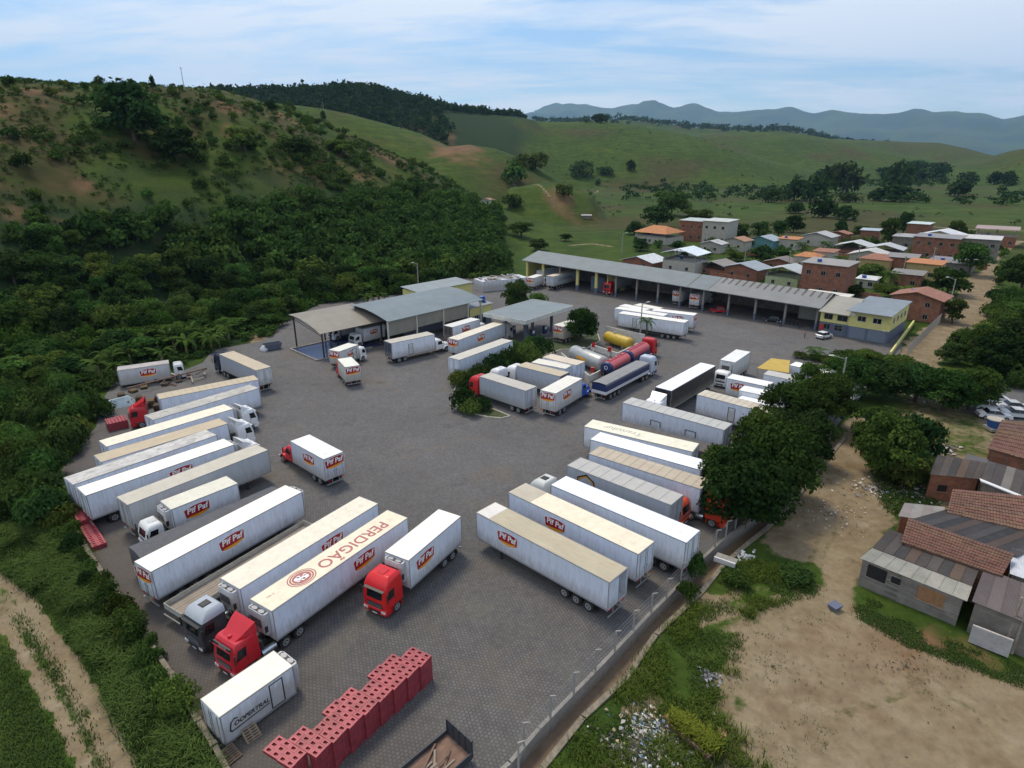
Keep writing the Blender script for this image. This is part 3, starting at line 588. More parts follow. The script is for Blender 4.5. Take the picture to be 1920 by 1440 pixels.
def cab(p, xf, col, kind='high', face='plain', grille=(.02, .02, .022), bump=None, top=None):
    """forward-control cab with its front face at x = xf"""
    prof = CABS[kind]; back = prof[0][2]
    c = put('cab', cached(('cab', kind), lambda: MB().mat(M_PAINT).loft([rrect(*q) for q in prof], True, True).mesh('cab')), p, (xf, 0, 0), color=col)
    z0, z1 = (1.86, 2.62) if kind != 'low' else (1.62, 2.28)
    def xat(z):
        for a, b in zip(prof[:-1], prof[1:]):
            if a[0] <= z <= b[0]: t = (z-a[0])/(b[0]-a[0]); return a[1]+(b[1]-a[1])*t, a[3]+(b[3]-a[3])*t
    def ws():
        mb = MB().mat(M_GLASS); (xa, ha), (xb, hb) = xat(z0), xat(z1); n = 6; lo = []; hi = []
        for i in range(n+1):
            u = -1+2*i/n; d = .05*abs(u)**3; lo.append((xa-d+.02, u*(ha-.10), z0)); hi.append((xb-d+.02, u*(hb-.12), z1))
        for i in range(n): mb.face([lo[i], lo[i+1], hi[i+1], hi[i]])
        mb.mat(M_BLACK).box(xa+.02, xa+.045, -.05, .5, z0-.02, z0+.01); mb.box(xa+.02, xa+.045, -.8, -.25, z0-.02, z0+.01)
        return mb.mesh('windshield')
    put('windshield', cached(('ws', kind), ws), c)
    def sw():
        (xa, ha), (xb, hb) = xat(z0), xat(z1); mb = MB().mat(M_GLASS)
        mb.face([(xa-.22, ha+.008, z0-.08), (xb-.30, hb+.010, z1), (xb-1.0, hb+.010, z1), (xa-1.05, ha+.008, z0)][::-1]); return mb.mesh('side_window')
    for s in (1, -1): put('side_window', cached(('sw', kind), sw), c, scale=(1, s, 1))
    def dl():
        (xa, ha) = xat(z0); mb = MB().mat(M_BLACK)
        mb.box(-1.13, -1.11, ha-.002, ha+.006, 1.0, z0+.05).box(-1.11, -.96, ha, ha+.02, z0-.22, z0-.18); return mb.mesh('door_seam')
    for s in (1, -1): put('door_seam', cached(('dl', kind), dl), c, scale=(1, s, 1))
    def gr():
        mb = MB().mat(M_BLACK).box(.0, .035, -.80, .80, 1.0, z0-.40)
        for i in range(3): mb.mat(M_TRIM).box(.035, .05, -.76, .76, 1.06+i*.13, 1.08+i*.13)
        return mb.mesh('grille')
    put('grille', cached(('gr', kind, face), gr), c)
    def bu():
        mb = MB().mat(M_PAINT); mb.loft([rrect(z, x, -.62, hh, .2) for z, x, hh in ((.35, 0, 1.18), (.45, .07, 1.24), (.9, .07, 1.25), (.948, .02, 1.24))], True)
        mb.mat(M_BLACK).box(.07, .085, -.6, .6, .5, .72); mb.mat(M_WHITE).box(.086, .09, -.25, .25, .42, .55); return mb.mesh('bumper')
    put('bumper', cached('bu', bu), c, color=bump or col)
    def hl(): return MB().mat(M_LAMP).box(.0, .045, -.22, .22, 0, .2).mesh('headlight')
    for s in (1, -1): put('headlight', cached('hl', hl), c, (.06, s*.94, .66))
    def mi(): return MB().mat(M_BLACK).box(-.05, .05, 0, .06, -.45, .35).tube((-.1, -.25, .2), (0, 0, .2), .02, 4).mesh('mirror')
    for s in (1, -1): put('mirror', cached('mi', mi), c, (-.02, s*1.42, z1-.35), scale=(1, s, 1))
    if kind != 'low':
        vz = 2.72; xv = xat(vz)[0]
        put('sun_visor', cached(('vi', kind), lambda: MB().mat(M_BLACK if kind == 'high' else M_PAINT).loft([[(xv, -1.05, vz), (xv+.22, -1.0, vz-.06), (xv+.22, 1.0, vz-.06), (xv, 1.05, vz)], [(xv, -1.05, vz+.03), (xv+.22, -1.0, vz-.03), (xv+.22, 1.0, vz-.03), (xv, 1.05, vz+.03)]]).mesh('sun_visor')), c, color=col)
    rz = prof[-1][0]
    put('roof_hatch', cached(('hc', top), lambda: MB().mat(M_BLACK if top == 'black' else M_PAINT).loft([[(-.42, -.38, 0), (.42, -.38, 0), (.42, .38, 0), (-.42, .38, 0)], [(-.34, -.3, .09), (.3, -.3, .07), (.3, .3, .07), (-.34, .3, .09)]]).mesh('roof_hatch')), c, (back*.55-.15, 0, rz-.005), color=tuple(k*.85 for k in col))
    if kind == 'defl':
        def df():
            mb = MB().mat(M_PAINT); A = []
            for x_, z_, hh in ((-.55, 3.08, .72), (-1.1, 3.36, .9), (-1.75, 3.78, 1.08), (-2.15, 3.98, 1.16)): A.append((x_, z_, hh))
            top_ = [[(x_, -hh, z_), (x_, hh, z_)] for x_, z_, hh in A]
            for a, b in zip(top_[:-1], top_[1:]): mb.face([a[0], a[1], b[1], b[0]])
            for s in (0, 1):
                for a, b in zip(top_[:-1], top_[1:]):
                    q = [a[s], b[s], (b[s][0], b[s][1]*1.02, 3.02), (a[s][0], a[s][1]*1.04, 3.02)]; mb.face(q if s else q[::-1])
            mb.tube((-.75, -.0, 3.1), (-.75, 0, 3.3), .16, 10); return mb.mesh('air_deflector')
        put('air_deflector', cached('df', df), c, color=col)
    def fe():
        mb = MB().mat(M_PAINT); n = 8; rg = []
        for i in range(n+1):
            a = R(200-220*i/n) if False else R(-15+210*i/n); rg.append([(.66*math.cos(a), y, .66*math.sin(a)) for y in (-.18, .18)]+[(.60*math.cos(a), y, .60*math.sin(a)) for y in (.18, -.18)])
        return mb.loft(rg).mesh('fender')
    ax = -1.35 if kind != 'low' else -1.05
    for s in (1, -1): put('fender', cached('fe', fe), c, (ax, s*1.08, .52), color=col if face != 'dark' else (.05, .05, .055))
    axle(p, xf+ax, 1.06)
    return c
def tractor_frame(p, x_axles, xf, back, col):
    x1 = min(x_axles)-.75
    def f():
        mb = MB().mat(M_CHAS)
        for s in (-1, 1): mb.box(x1-xf, -1.0, s*.38-.05, s*.38+.05, .72, .98)
        mb.box(x1-xf+.9, x1-xf+2.0, -.5, .5, .98, 1.1)
        for xx in x_axles: mb.tube((xx-xf, -1, .52), (xx-xf, 1, .52), .12, 6)
        mb.box(back-.5, back-.15, -.9, -.5, 1.0, 2.3); mb.box(back-.45, back-.2, .3, .9, 1.0, 1.8)
        return mb.mesh('frame_rails')
    put('frame_rails', cached(('tf', tuple(round(a-xf, 2) for a in x_axles)), f), p, (xf, 0, 0))
    for xx in x_axles: axle(p, xx, 1.1, True)
    for s in (1, -1):
        put('fuel_tank', cached('ft', lambda: MB().mat(M_CHROME).tube((-.6, 0, 0), (.6, 0, 0), .31, 10).mesh('fuel_tank')), p, (xf+back-.75, s*.9, .72))
        def mg():
            mb = MB().mat(M_BLACK); n = 6
            rg = []
            for i in range(n+1):
                a = R(20+140*i/n); rg.append([(.62*math.cos(a), y, .62*math.sin(a)) for y in (-.3, .3)]+[(.60*math.cos(a), y, .60*math.sin(a)) for y in (.3, -.3)])
            return mb.loft(rg).mesh('mudguard')
        for xx in x_axles: put('mudguard', cached('mg', mg), p, (xx, s*.98, .55))
def hood_cab(p, xf, col, sleeper=False, h=0.):
    """bonneted cab, nose at x = xf"""
    prof = [(.75, 0, -1.7, .72), (1.25, .02, -1.75, .80), (1.55, -.08, -1.8, .76), (1.66, -.35, -1.8, .62)]
    c = put('cab', cached(('hc', sleeper), lambda: MB().mat(M_PAINT).loft([rrect(*q, r=.18) for q in prof], True, True).loft([rrect(*q) for q in ([(.8, -1.62, -3.35, 1.14), (1.75, -1.62, -3.35, 1.16), (2.5, -1.95, -3.35, 1.08), (2.68, -2.15, -3.3, .95)] if not sleeper else [(.8, -1.62, -4.1, 1.2), (1.75, -1.62, -4.1, 1.22), (2.6, -1.98, -4.1, 1.18), (3.3, -2.7, -4.1, 1.12), (3.75, -3.4, -4.1, 1.0)])], True, True).mesh('cab')), p, (xf, 0, 0), color=col)
    xb = -1.95 if not sleeper else -1.95
    put('windshield', cached('hw', lambda: MB().mat(M_GLASS).face([(-1.62, -.98, 1.80), (-1.62, .98, 1.80), (-1.90, .92, 2.42), (-1.90, -.92, 2.42)]).mesh('windshield')), c, (.012, 0, 0))
    for s in (1, -1):
        put('side_window', cached(('hsw', s, sleeper), lambda: MB().mat(M_GLASS).face([(-1.8, s*1.175, 1.75), (-2.0, s*1.13, 2.38), (-2.9, s*1.13, 2.38), (-2.9, s*1.175, 1.75)][::-s] if not sleeper else [(-1.8, s*1.23, 1.75), (-2.0, s*1.215, 2.38), (-2.9, s*1.215, 2.38), (-2.9, s*1.23, 1.75)][::-s]).mesh('side_window')), c)
        put('mirror', cached('mi', None), c, (-1.75, s*1.42, 2.2), scale=(1, s, 1)) if 'mi' in _me else None
        def fe():
            mb = MB().mat(M_PAINT); n = 8; rg = []
            for i in range(n+1):
                a = R(5+175*i/n); rg.append([(.70*math.cos(a), y, .66*math.sin(a)) for y in (-.26, .2)]+[(.62*math.cos(a), y, .58*math.sin(a)) for y in (.2, -.26)])
            return mb.loft(rg).mesh('fender')
        put('fender', cached('hfe', fe), c, (-.9, s*.98, .55), color=col, scale=(1, s, 1))
        put('headlight', cached('hl', lambda: MB().mat(M_LAMP).box(.0, .045, -.22, .22, 0, .2).mesh('headlight')), c, (-.05, s*.72, .85), scale=(1, .7, 1))
    put('grille', cached('hgr', lambda: MB().mat(M_BLACK).box(0, .03, -.5, .5, .8, 1.4).mat(M_CHROME).box(.03, .04, -.5, .5, 1.05, 1.1).mesh('grille')), c, (.015, 0, 0))
    put('bumper', cached('hbu', lambda: MB().mat(M_PAINT).box(0, .2, -1.1, 1.1, 0, .3).mesh('bumper')), c, (.0, 0, .42), color=(.6, .6, .62) if not sleeper else col)
    axle(p, xf-.9, 1.0)
    return c
NEAR = -1
def place(A, B, zt, L=None, anchor='A', W=2.6, far=False):
    """rear ground centre, heading and length from the two ends of a roof edge seen in the photo (A front, B rear)"""
    a = G(*A, zt); b = G(*B, zt); u = Vector((a.x-b.x, a.y-b.y)); l = u.length; u.normalize(); L = L or l
    n = Vector((-u.y, u.x)); mid = (a+b)/2
    if n.dot(mid.xy) < 0: n = -n
    if far: n = -n
    if anchor == 'A': b = Vector((a.x-u.x*L, a.y-u.y*L))
    o = Vector((b.x, b.y))+n*W/2
    global NEAR; NEAR = -1 if n.dot(Vector((-u.y, u.x))) > 0 else 1
    return Vector((o.x, o.y, 0)), math.atan2(u.y, u.x), L
WH = (.86, .88, .92); BL = (.80, .84, .92); CREAM = (.84, .76, .60); TAN = (.52, .43, .30); BRIGHT = (.95, .90, .78); GRY = (.46, .46, .46)
TRK_WHITE = (.80, .80, .80); TRK_RED = (.56, .016, .018)
def semi(A, B, label, zt=4.0, L=None, anchor='A', wall=WH, roof=CREAM, group='semi-trailers parked in the yard', tractor=None, fr=None, zb=1.28, name='semi_trailer', cat='trailer', W=2.6, gear=True, tcol=TRK_WHITE, axoff=2.0, **k):
    o, rz, L = place(A, B, zt, L, anchor, W)
    L = round(L*20)/20
    if tractor: name, cat, group = 'semi_truck', 'truck', k.pop('tgroup', 'articulated trucks parked in the yard')
    else: k.pop('tgroup', None)
    p = empty(name, o, rz, label, cat, group)
    ft = k.pop('face', 'plain'); tp = k.pop('top', None); bump = k.pop('bump', None); gap = k.pop('gap', .95)
    ro = box_body(p, L, zb, zt, wall, roof, W=W, **k)
    if gear: running_gear(p, L, zb, rearoff=axoff, legs=2 if tractor else 1)
    if fr: fridge(p, L+.02, zt-.12, fr)
    if tractor == 'hood':
        hood_cab(p, L+gap+4.1, tcol, True); tractor_frame(p, [L-1.9, L-.6], L+gap+4.1, -4.1, tcol)
    elif tractor:
        xf = L+gap+2.15+.1; cab(p, xf, tcol, tractor, ft, top=tp, bump=bump); tractor_frame(p, [L-2.1, L-.8], xf, -2.2, tcol)
    return p, ro, L
def rigid(A, B, label, kind='low', col=TRK_WHITE, zt=3.7, L=None, anchor='A', wall=WH, roof=CREAM, zb=1.1, W=2.55, fr=None, group='box trucks parked in the yard', axles=2, gap=.35, face='plain', **k):
    o, rz, L = place(A, B, zt, L, anchor, W); L = round(L*20)/20
    p = empty('box_truck', o, rz, label, 'truck', group)
    box_body(p, L, zb, zt, wall, roof, W=W, **k)
    running_gear(p, L+.6, zb, axles=axles, rearoff=1.5 if L > 5.5 else 1.1, legs=0)
    if fr: fridge(p, L+.02, zt-.1, fr)
    if kind == 'hood': hood_cab(p, L+gap+3.35, col)
    else: cab(p, L+gap+(1.75 if kind == 'low' else 2.25)+(.45 if fr else 0), col, kind, face)
    return p
# ================================================================ the vehicles, row by row
semi((479.8+0, 695) if 0 else (401, 660), (479.8, 695), 'grey box semi with dark navy cab beside the scrap heap and banana plants', tractor='high', tcol=(.02, .025, .05), wall=(.42, .45, .50), roof=TAN, rearcol=(.74, .73, .70), L=13.5, anchor='B', roofmat=M_ROOF)
g_left = 'trailers backed against the left wall'
semi((484.9, 712), (310.6, 746.7), 'white trailer with sandy roof, furthest back in the left row', wall=BL, roof=TAN, group=g_left, roofmat=M_RUSTROOF, ribs=.9, L=13.6)
semi((486, 728), (287, 788), 'white trailer with dirty grey mottled roof behind the white cab', wall=BL, roof=(.46, .44, .40), group=g_left, roofmat=M_GRIME)
semi((437.5, 766.7), (199.8, 838), 'white semi truck with clean cream roof and black roof air vent', wall=BL, roof=CREAM, tractor='defl', fr='w', top='black', tgroup='articulated trucks backed against the left wall')
semi((427.3, 794.4), (189.6, 867), 'white semi truck with tan stained roof and rounded white cab', wall=BL, roof=TAN, tractor='defl', roofmat=M_RUSTROOF, tgroup='articulated trucks backed against the left wall')
semi((407, 816), (137, 909.6), 'white trailer with long mouldy grey roof next to the bright cream one', wall=BL, roof=(.55, .53, .50), group=g_left, roofmat=M_GRIME)
semi((439, 833.8), (160.4, 930), 'white semi truck with bright cream roof, nose half hidden by tan trailer', wall=BL, roof=BRIGHT, tractor='defl', fr='w', logo=9.2, tgroup='articulated trucks backed against the left wall')
semi((503, 844), (239, 947.5), 'grey-white trailer with plain tan roof, front end jutting out furthest', wall=(.55, .56, .56), roof=(.54, .49, .40), group=g_left)
rigid((320.8, 956), (446, 906.7), 'white cab refrigerated truck facing the left wall, red logo on side', 'low', (.72, .72, .70), zt=3.75, fr='w', wall=WH, roof=(.72, .68, .56), logo=4.4)
# dark tarpaulin-covered trailer
o, rz, L = place((535, 924), (262, 1044), 3.1); p = empty('tipper_trailer', o, rz, 'dark grey tarpaulin covered trailer squeezed beside long white one', 'trailer', 'semi-trailers parked in the yard')
M_TARP = mat('tarpaulin', (.085, .085, .095), .75, dirt=.4, dirtcol=(.16, .15, .14), scale=1.2, var=.2, bump=.4, bscale=2.5); M_TARPB = mat('brown_tarpaulin', (.10, .085, .075), .8, dirt=.5, dirtcol=(.17, .15, .13), scale=1.2, var=.25, bump=.4, bscale=2.5)
def tarp_bed(p, L, m, col, zt, zs, zb, h=1.28, stripe=None):
    put('side_board', MB().mat(M_PAINT).box(0, L, -h, h, zb, zs).mesh('side_board'), p, color=col)
    mb = MB().mat(m); n = 16
    rg = []
    for i in range(n+1):
        x = L*i/n; s = .05*math.sin(i*2.3)+.03*math.sin(i*5.1); rg.append([(x, -h-.02, zs-.12), (x, -h+.02, zt-.12+s*.3), (x, -h*.5, zt+s), (x, 0, zt+.05+s), (x, h*.5, zt+s), (x, h-.02, zt-.12+s*.3), (x, h+.02, zs-.12)])
    for a, b_ in zip(rg[:-1], rg[1:]):
        for i in range(6): mb.face([a[i], b_[i], b_[i+1], a[i+1]], True)
    mb.face(rg[0]); mb.face(rg[-1][::-1]); mb.build('tarpaulin', p)
tarp_bed(p, L, M_TARP, (.03, .03, .04), 3.1, 2.0, 1.2); running_gear(p, L, 1.2)
semi((567.7, 921.9), (283, 1072.8), 'long white trailer with cream roof and big red logo, second from front-left', fr='w', wall=BL, roof=BRIGHT, rearlogo=True, logo=7.2, L=15.3, anchor='B')
# low-sided flatbed
o, rz, L = place((306, 1130), (568, 975), 1.75, far=True); p = empty('flatbed_trailer', o, rz, 'empty wooden low-sided flatbed trailer between two white trailers', 'trailer', 'semi-trailers parked in the yard')
M_WOOD = mat('weathered_planks', (.30, .25, .20), .85, dirt=.6, dirtcol=(.14, .11, .09), scale=2, var=.3, stretch=(.3, 2, 1)); M_CREAMW = mat('cream_boards', (.42, .40, .35), .7, dirt=.7, dirtcol=(.22, .18, .14), scale=2, var=.2)
def planks(p, L, W, z, n, m, gap=.012, name='plank'):
    for i in range(n):
        y0 = -W/2+W*i/n; put(name, cached(('pl', round(L, 1), n, W, m, i % 3), lambda: MB().mat(m).box(0, L, gap, W/n-gap, 0, .05+.006*(i % 3)).mesh(name)), p, (0, y0, z))
planks(p, L, 2.5, 1.18, 8, M_WOOD)
for s in (-1, 1):
    for k in range(6):
        put('side_board', cached(('sb', round(L/6, 2)), lambda: MB().mat(M_CREAMW).box(.02, L/6-.02, -.02, .02, 0, .52).box(.0, .05, .02, .05, -.15, .6).box(.3, L/6-.3, .02, .035, .15, .2).mesh('side_board')), p, (k*L/6, s*1.28, 1.2))
for x in (0, L): put('end_board', cached('eb', lambda: MB().mat(M_CREAMW).box(-.025, .025, -1.25, 1.25, 0, .55).box(-.04, -.025, -.9, -.85, 0, .6).mesh('end_board')), p, (x, 0, 1.2))
running_gear(p, L, 1.2)
put('drawbar', MB().mat(M_CREAMW).tube((.2, -1.1, .0), (.2, 1.1, .0), .06, 6).mesh('drawbar'), p, (L, 0, .85))
pS, _, _ = semi((449.6, 1105.6), (708.6, 945), 'white refrigerated semi with silver and black cab beside the flatbed', tractor='high', tcol=(.045, .047, .055), fr='w', wall=BL, roof=(.80, .72, .58), logo=5.9, face='dark', bump=(.03, .03, .035), top='black', L=15.2, roofmat=M_ROOF, gap=1.3)
c_ = [c for c in pS.children if c.name.startswith('cab')][0]; put('roof_cap', MB().mat(M_PAINT).loft([rrect(z, a, b_, h) for z, a, b_, h in ((2.95, -.22, -2.17, 1.215), (3.16, -.325, -2.17, 1.185), (3.51, -.605, -2.17, 1.065), (3.635, -.94, -2.02, .86))], True, True).mesh('roof_cap'), c_, color=(.42, .45, .49))
pt, rf_, L = semi((509.4, 1147), (765, 971), 'white semi with bird emblem and lettering on roof, red cab with deflector', tractor='defl', tcol=(.52, .012, .025), fr='b', wall=BL, roof=(.82, .72, .54), logo=5.7, L=15.1, gap=1.25)
mb = MB(); fr_ = lambda u, v, d: (u, v, 4.04+d)
lay(mb, textpoly('PERDIGÃO', 1.62, .0, .012), (L*.375, .08), .004, fr_, M_FADE)
cx = L*.745; n = 20
ringp = lambda q: [(cx+q*math.cos(2*math.pi*i/n)*1.25, q*math.sin(2*math.pi*i/n)) for i in range(n)]
def annulus(mb, q1, q2, m, d):
    a, b_ = ringp(q1), ringp(q2); mb.mat(m)
    for i in range(n): j = (i+1) % n; mb.face([fr_(*a[i], d), fr_(*a[j], d), fr_(*b_[j], d), fr_(*b_[i], d)][::-1])
annulus(mb, .72, .84, M_FADE, .004); annulus(mb, .92, 1.0, M_FADE, .004); annulus(mb, .001, .66, M_FADE, .004)
for sx, sy, ra in ((-.25, .12, .26), (.02, .24, .15), (.32, -.10, .25), (.12, -.28, .14), (-.38, -.12, .13), (.42, .16, .12)):
    mb.mat(M_LWHT); mb.face([fr_(cx+sx+ra*1.25*math.cos(2*math.pi*i/10), sy+ra*math.sin(2*math.pi*i/10), .008) for i in range(10)])
lay(mb, textpoly('5.461', .34, 0, 0), (L*.93, -.3), .004, fr_, M_FADE)
mb.build('roof_lettering', rf_)
# sign band over the red cab's windscreen
cb = [c for c in pt.children if c.name.startswith('cab')][0]
mb = MB().mat(M_BLACK).box(-.14, -.02, -1.0, 1.0, 2.68, 2.95); fs = lambda u, v, d: (-.018+d, u, 2.815+v)
lay(mb, textpoly('VECTOR', .24, .1, .01), (.1, 0), .004, fs, M_LWHT); mb.build('sign_band', cb)
rigid((766, 1051.7), (864.3, 968.5), 'bright red cab refrigerated truck with red logo, alone in front', 'high', (.66, .014, .016), zt=4.0, zb=1.2, fr='w', wall=WH, roof=BRIGHT, logo=5.6, W=2.6)
# box body standing on the ground, bottom left
o, rz, L = place((548, 1249.8), (411, 1346), 2.62, W=2.35); p = empty('cargo_container', o, rz, 'white box body with black lettering standing beside wooden pallets', 'container'); L = 5.3
box_body(p, L, .28, 2.62, WH, (.88, .84, .68), W=2.35, door=3.9, seams=False, roofmat=M_ROOF); fridge(p, L+.02, 2.5, 'w')
for x in (.6, 4.6): put('support_beam', cached('sbm', lambda: MB().mat(M_WOOD).box(-.15, .15, -1.1, 1.1, 0, .27).mesh('support_beam')), p, (x, 0, 0))
mb = MB(); fr2 = lambda u, v, d: (1.9+u, -1.178-d-.004, 1.35+v); lay(mb, textpoly('OOPERTRAL', .45, .22, .035), (.12, .0), .003, fr2, M_INK); mb.mat(M_INK)
def stroke(mb, pts, wd, fr, d=.003):
    for (a, b_), (c, e) in zip(pts[:-1], pts[1:]):
        v = Vector((c-a, e-b_)).normalized(); nx, ny = -v.y*wd, v.x*wd; a -= v.x*wd*.6; b_ -= v.y*wd*.6; c += v.x*wd*.6; e += v.y*wd*.6
        mb.face([fr(a+nx, b_+ny, d), fr(a-nx, b_-ny, d), fr(c-nx, e-ny, d), fr(c+nx, e+ny, d)])
stroke(mb, [(-.85, .36), (-1.05, .46), (-1.30, .28), (-1.42, -.28), (-1.30, -.42), (1.35, -.30)], .05, fr2); mb.build('lettering', p)
# ---- right-hand row
g_right = 'trailers backed against the right fence'
semi((893.5, 961.7), (1143, 1093), 'white trailer with sandy brown roof and open rear door, nearest of right row', wall=BL, roof=(.47, .41, .29), rear='open', logo=11.2, group=g_right, L=15.3, anchor='B', roofpatch=(13.6, 15.2, (.72, .68, .62)), roofmat=M_RUSTROOF, rearlogo=False)
semi((954.8, 923.8), (1196.9, 1040), 'white trailer with cream roof and brown front patch, second in right row', wall=BL, roof=(.84, .73, .55), logo=9.2, group=g_right, L=15.3, anchor='B', roofpatch=(12.4, 15.2, (.50, .44, .34)))
semi((1029, 908), (1287, 1018.5), 'white semi with silver-white shiny roof and white cab, third in right row', wall=WH, roof=(.84, .86, .92), tractor='high', tcol=(.62, .62, .58), top='black', L=15.3, anchor='B', tgroup='articulated trucks in the right row')
p, rf_, L = semi((1063, 873), (1254, 946), 'grey trailer with seamed grey roof and black-yellow emblem on side', wall=(.44, .46, .49), roof=(.46, .44, .41), ribs=1.3, group=g_right, L=12.6)
mb = MB(); s_ = NEAR; fr3 = lambda u, v, d: (L-2.4-s_*-1*u if 0 else L-2.6+u, s_*(1.31+d), 2.55+v)
mb.mat(M_INK); stroke(mb, [(-1.1, -.2), (-.9, .6), (0, 1.1), (1.0, .55), (1.1, -.3)], .16, fr3); mb.mat(M_LYEL); stroke(mb, [(-1.05, -.2), (-.85, .55), (0, 1.0), (.95, .5), (1.05, -.3)], .05, fr3, .008); mb.build('emblem', p)
semi((1301, 913.5), (1103.6, 851), 'white semi with brown seamed roof and orange-red cab under tree', wall=BL, roof=(.50, .42, .32), ribs=1.0, tractor='defl', tcol=(.62, .045, .012), L=13.3, anchor='B', roofmat=M_RUSTROOF, gap=.55, tgroup='articulated trucks in the right row')
semi((1106.4, 824), (1300, 878), 'trailer with dazzling white roof and dark front edge in right row', wall=WH, roof=(.92, .94, 1.0), group=g_right, L=13.6)
p, rf_, L = semi((1095, 799.8), (1292, 846), 'trailer with cream roof bearing faded grey lettering', wall=WH, roof=(.84, .78, .62), group=g_right, L=13.8)
mb = MB(); q_ = 1 if NEAR > 0 else -1
fr4 = lambda u, v, d: (L*.66+q_*u, q_*v, 4.04+d); lay(mb, textpoly('Transdur', 1.35, .0, .0), (0, 0), .004, fr4, M_GREYP); mb.build('roof_lettering', rf_)
o, rz, L = place((1151, 800), (1320, 846), 3.0, L=13); p = empty('tipper_trailer', o, rz, 'low trailer under brown tarpaulin between two high trailers', 'trailer', g_right)
tarp_bed(p, L, M_TARPB, (.08, .07, .07), 3.0, 1.9, 1.2); running_gear(p, L, 1.2)
p, rf_, L = semi((1167, 755), (1351, 805), 'grey-roofed trailer with two dark pallet frames on its side', wall=BL, roof=(.48, .47, .44), group=g_right, L=14.5, roofmat=M_ROOF, ribs=1.2)
for xx in (4.3, 9.3):
    mb = MB().mat(M_CHAS)
    for a, b_, c, d in ((-.75, -.67, 0, .8), (.67, .75, 0, .8), (-.67, .67, .73, .8)): mb.box(a, b_, -.04, 0, c, d)
    mb.build('side_frame', p, loc=(xx, NEAR*1.33, 1.9), rot=(0, 0, 0 if NEAR < 0 else math.pi))
semi((1252.6, 737), (1342, 686), 'black-sided semi with brilliant white roof and white cab', wall=(.022, .022, .026), roof=(.90, .92, .98), tractor='defl', tcol=(.82, .83, .86), zt=4.2, L=15.2, anchor='B', rearcol=(.03, .03, .03), seams=False, tgroup='articulated trucks parked in the yard')
semi((1306.7, 740), (1425, 771), 'white trailer with striped beige roof and side door beside trees', wall=BL, roof=(.58, .52, .42), ribs=.9, group=g_right, L=13.8, door=8.5, roofmat=M_RUSTROOF)
rigid((1378.5, 680), (1407.7, 660), 'plain white box truck with overhead cooling unit near yellow canopy', 'low', TRK_WHITE, zt=4.0, wall=(.78, .78, .74), roof=(.80, .79, .76), fr='w', L=7.6)
rigid((1419, 721), (1362, 709), 'short white truck with logo, rear doors towards the black trailer', 'low', TRK_WHITE, zt=3.7, wall=WH, roof=(.84, .83, .80), logo=2.0, L=6.4, anchor='B')
rigid((1462, 748), (1385, 732), 'white logo truck with long white roof beside the short one', 'low', TRK_WHITE, zt=3.7, wall=WH, roof=(.84, .83, .80), logo=3.8, L=7.8, anchor='B')
rigid((1440, 764), (1392, 752), 'small white van body half hidden by the fence trees', 'low', TRK_WHITE, zt=3.0, zb=.9, wall=WH, roof=(.90, .90, .92), L=4.6, W=2.2)
rigid((1496, 715), (1431, 702), 'grey-roofed white truck with red logo beside the yellow canopy', 'low', TRK_WHITE, zt=3.9, wall=WH, roof=(.52, .50, .46), logo=4.8, L=8.4, anchor='B')
rigid((1480, 745), (1448, 735), 'little white truck tucked between two logo trucks', 'low', TRK_WHITE, zt=2.9, zb=.9, wall=WH, roof=(.86, .86, .86), L=4.2, W=2.1)
rigid((1548, 700), (1480, 684.7), 'white logo truck furthest right, in front of the canopy trees', 'low', TRK_WHITE, zt=3.9, wall=WH, roof=(.88, .88, .86), logo=5.0, L=8.4, anchor='B')
# ---- around the island
rigid((898.8, 706), (985, 733), 'grey box truck with red cab parked against the planted island', 'high', TRK_RED, zt=4.0, wall=(.50, .53, .58), roof=(.50, .46, .40), L=9.6, zb=1.15, rearcol=(.56, .60, .66))
rigid((968.8, 686), (1049.7, 706), 'white-cab truck with tan roof and dark rear behind the grey box truck', 'high', TRK_WHITE, zt=4.0, wall=(.52, .56, .62), roof=TAN, L=8.6, rearcol=(.05, .05, .06))
rigid((996, 679.7), (1047.5, 689.5), 'white truck body with cream roof, third beside the island', 'low', TRK_WHITE, zt=3.8, wall=WH, roof=(.74, .70, .60), L=6.5)
rigid((1017, 670), (1071.6, 683), 'pale trailer body with peach roof beside the silver tank', 'low', TRK_WHITE, zt=4.0, wall=BL, roof=(.66, .55, .42), L=7.0)
o, rz, L = place((925, 703), (955, 712), 2.6, W=2.3); p = empty('tractor_unit', o, rz, 'white tractor unit without trailer behind the red-cab truck', 'truck'); cab(p, 4.6, TRK_WHITE, 'high'); tractor_frame(p, [.8, 2.0], 4.6, -2.2, TRK_WHITE)
rigid((1092, 710), (1043, 737.7), 'white logo truck with blue bonneted cab and open side door', 'hood', (.015, .10, .50), zt=3.95, wall=(.76, .75, .72), roof=(.78, .74, .66), logo=3.4, rearlogo=True, L=7.9, W=2.65)
p_ = bpy.data.objects[-1] if 0 else None
semi((945, 645), (861.5, 675.3), 'grey-white trailer half hidden behind the island shrubs', wall=BL, roof=(.56, .52, .44), L=14.8, anchor='B')
semi((947, 606.4), (859.4, 638), 'white logo semi-trailer with streaky cream roof beside the fuel canopy', wall=(.62, .68, .74), roof=(.72, .65, .52), logo=7.0, rearlogo=True, L=15.2, tractor='high', tcol=(.5, .5, .5), gap=.8)
rigid((900, 598.8), (851, 613), 'white truck with rear open beside the long shed and blue post', 'low', TRK_WHITE, zt=3.9, wall=WH, roof=(.74, .72, .68), logo=4.0, L=8.4, rearcol=(.07, .05, .05))
rigid((815, 626.9), (744, 642), 'long white truck with bonneted white cab in front of the wash shed', 'hood', TRK_WHITE, zt=4.05, wall=WH, roof=(.50, .46, .38), door=4.1, L=9.6, rearcol=(.03, .04, .09), W=2.65)
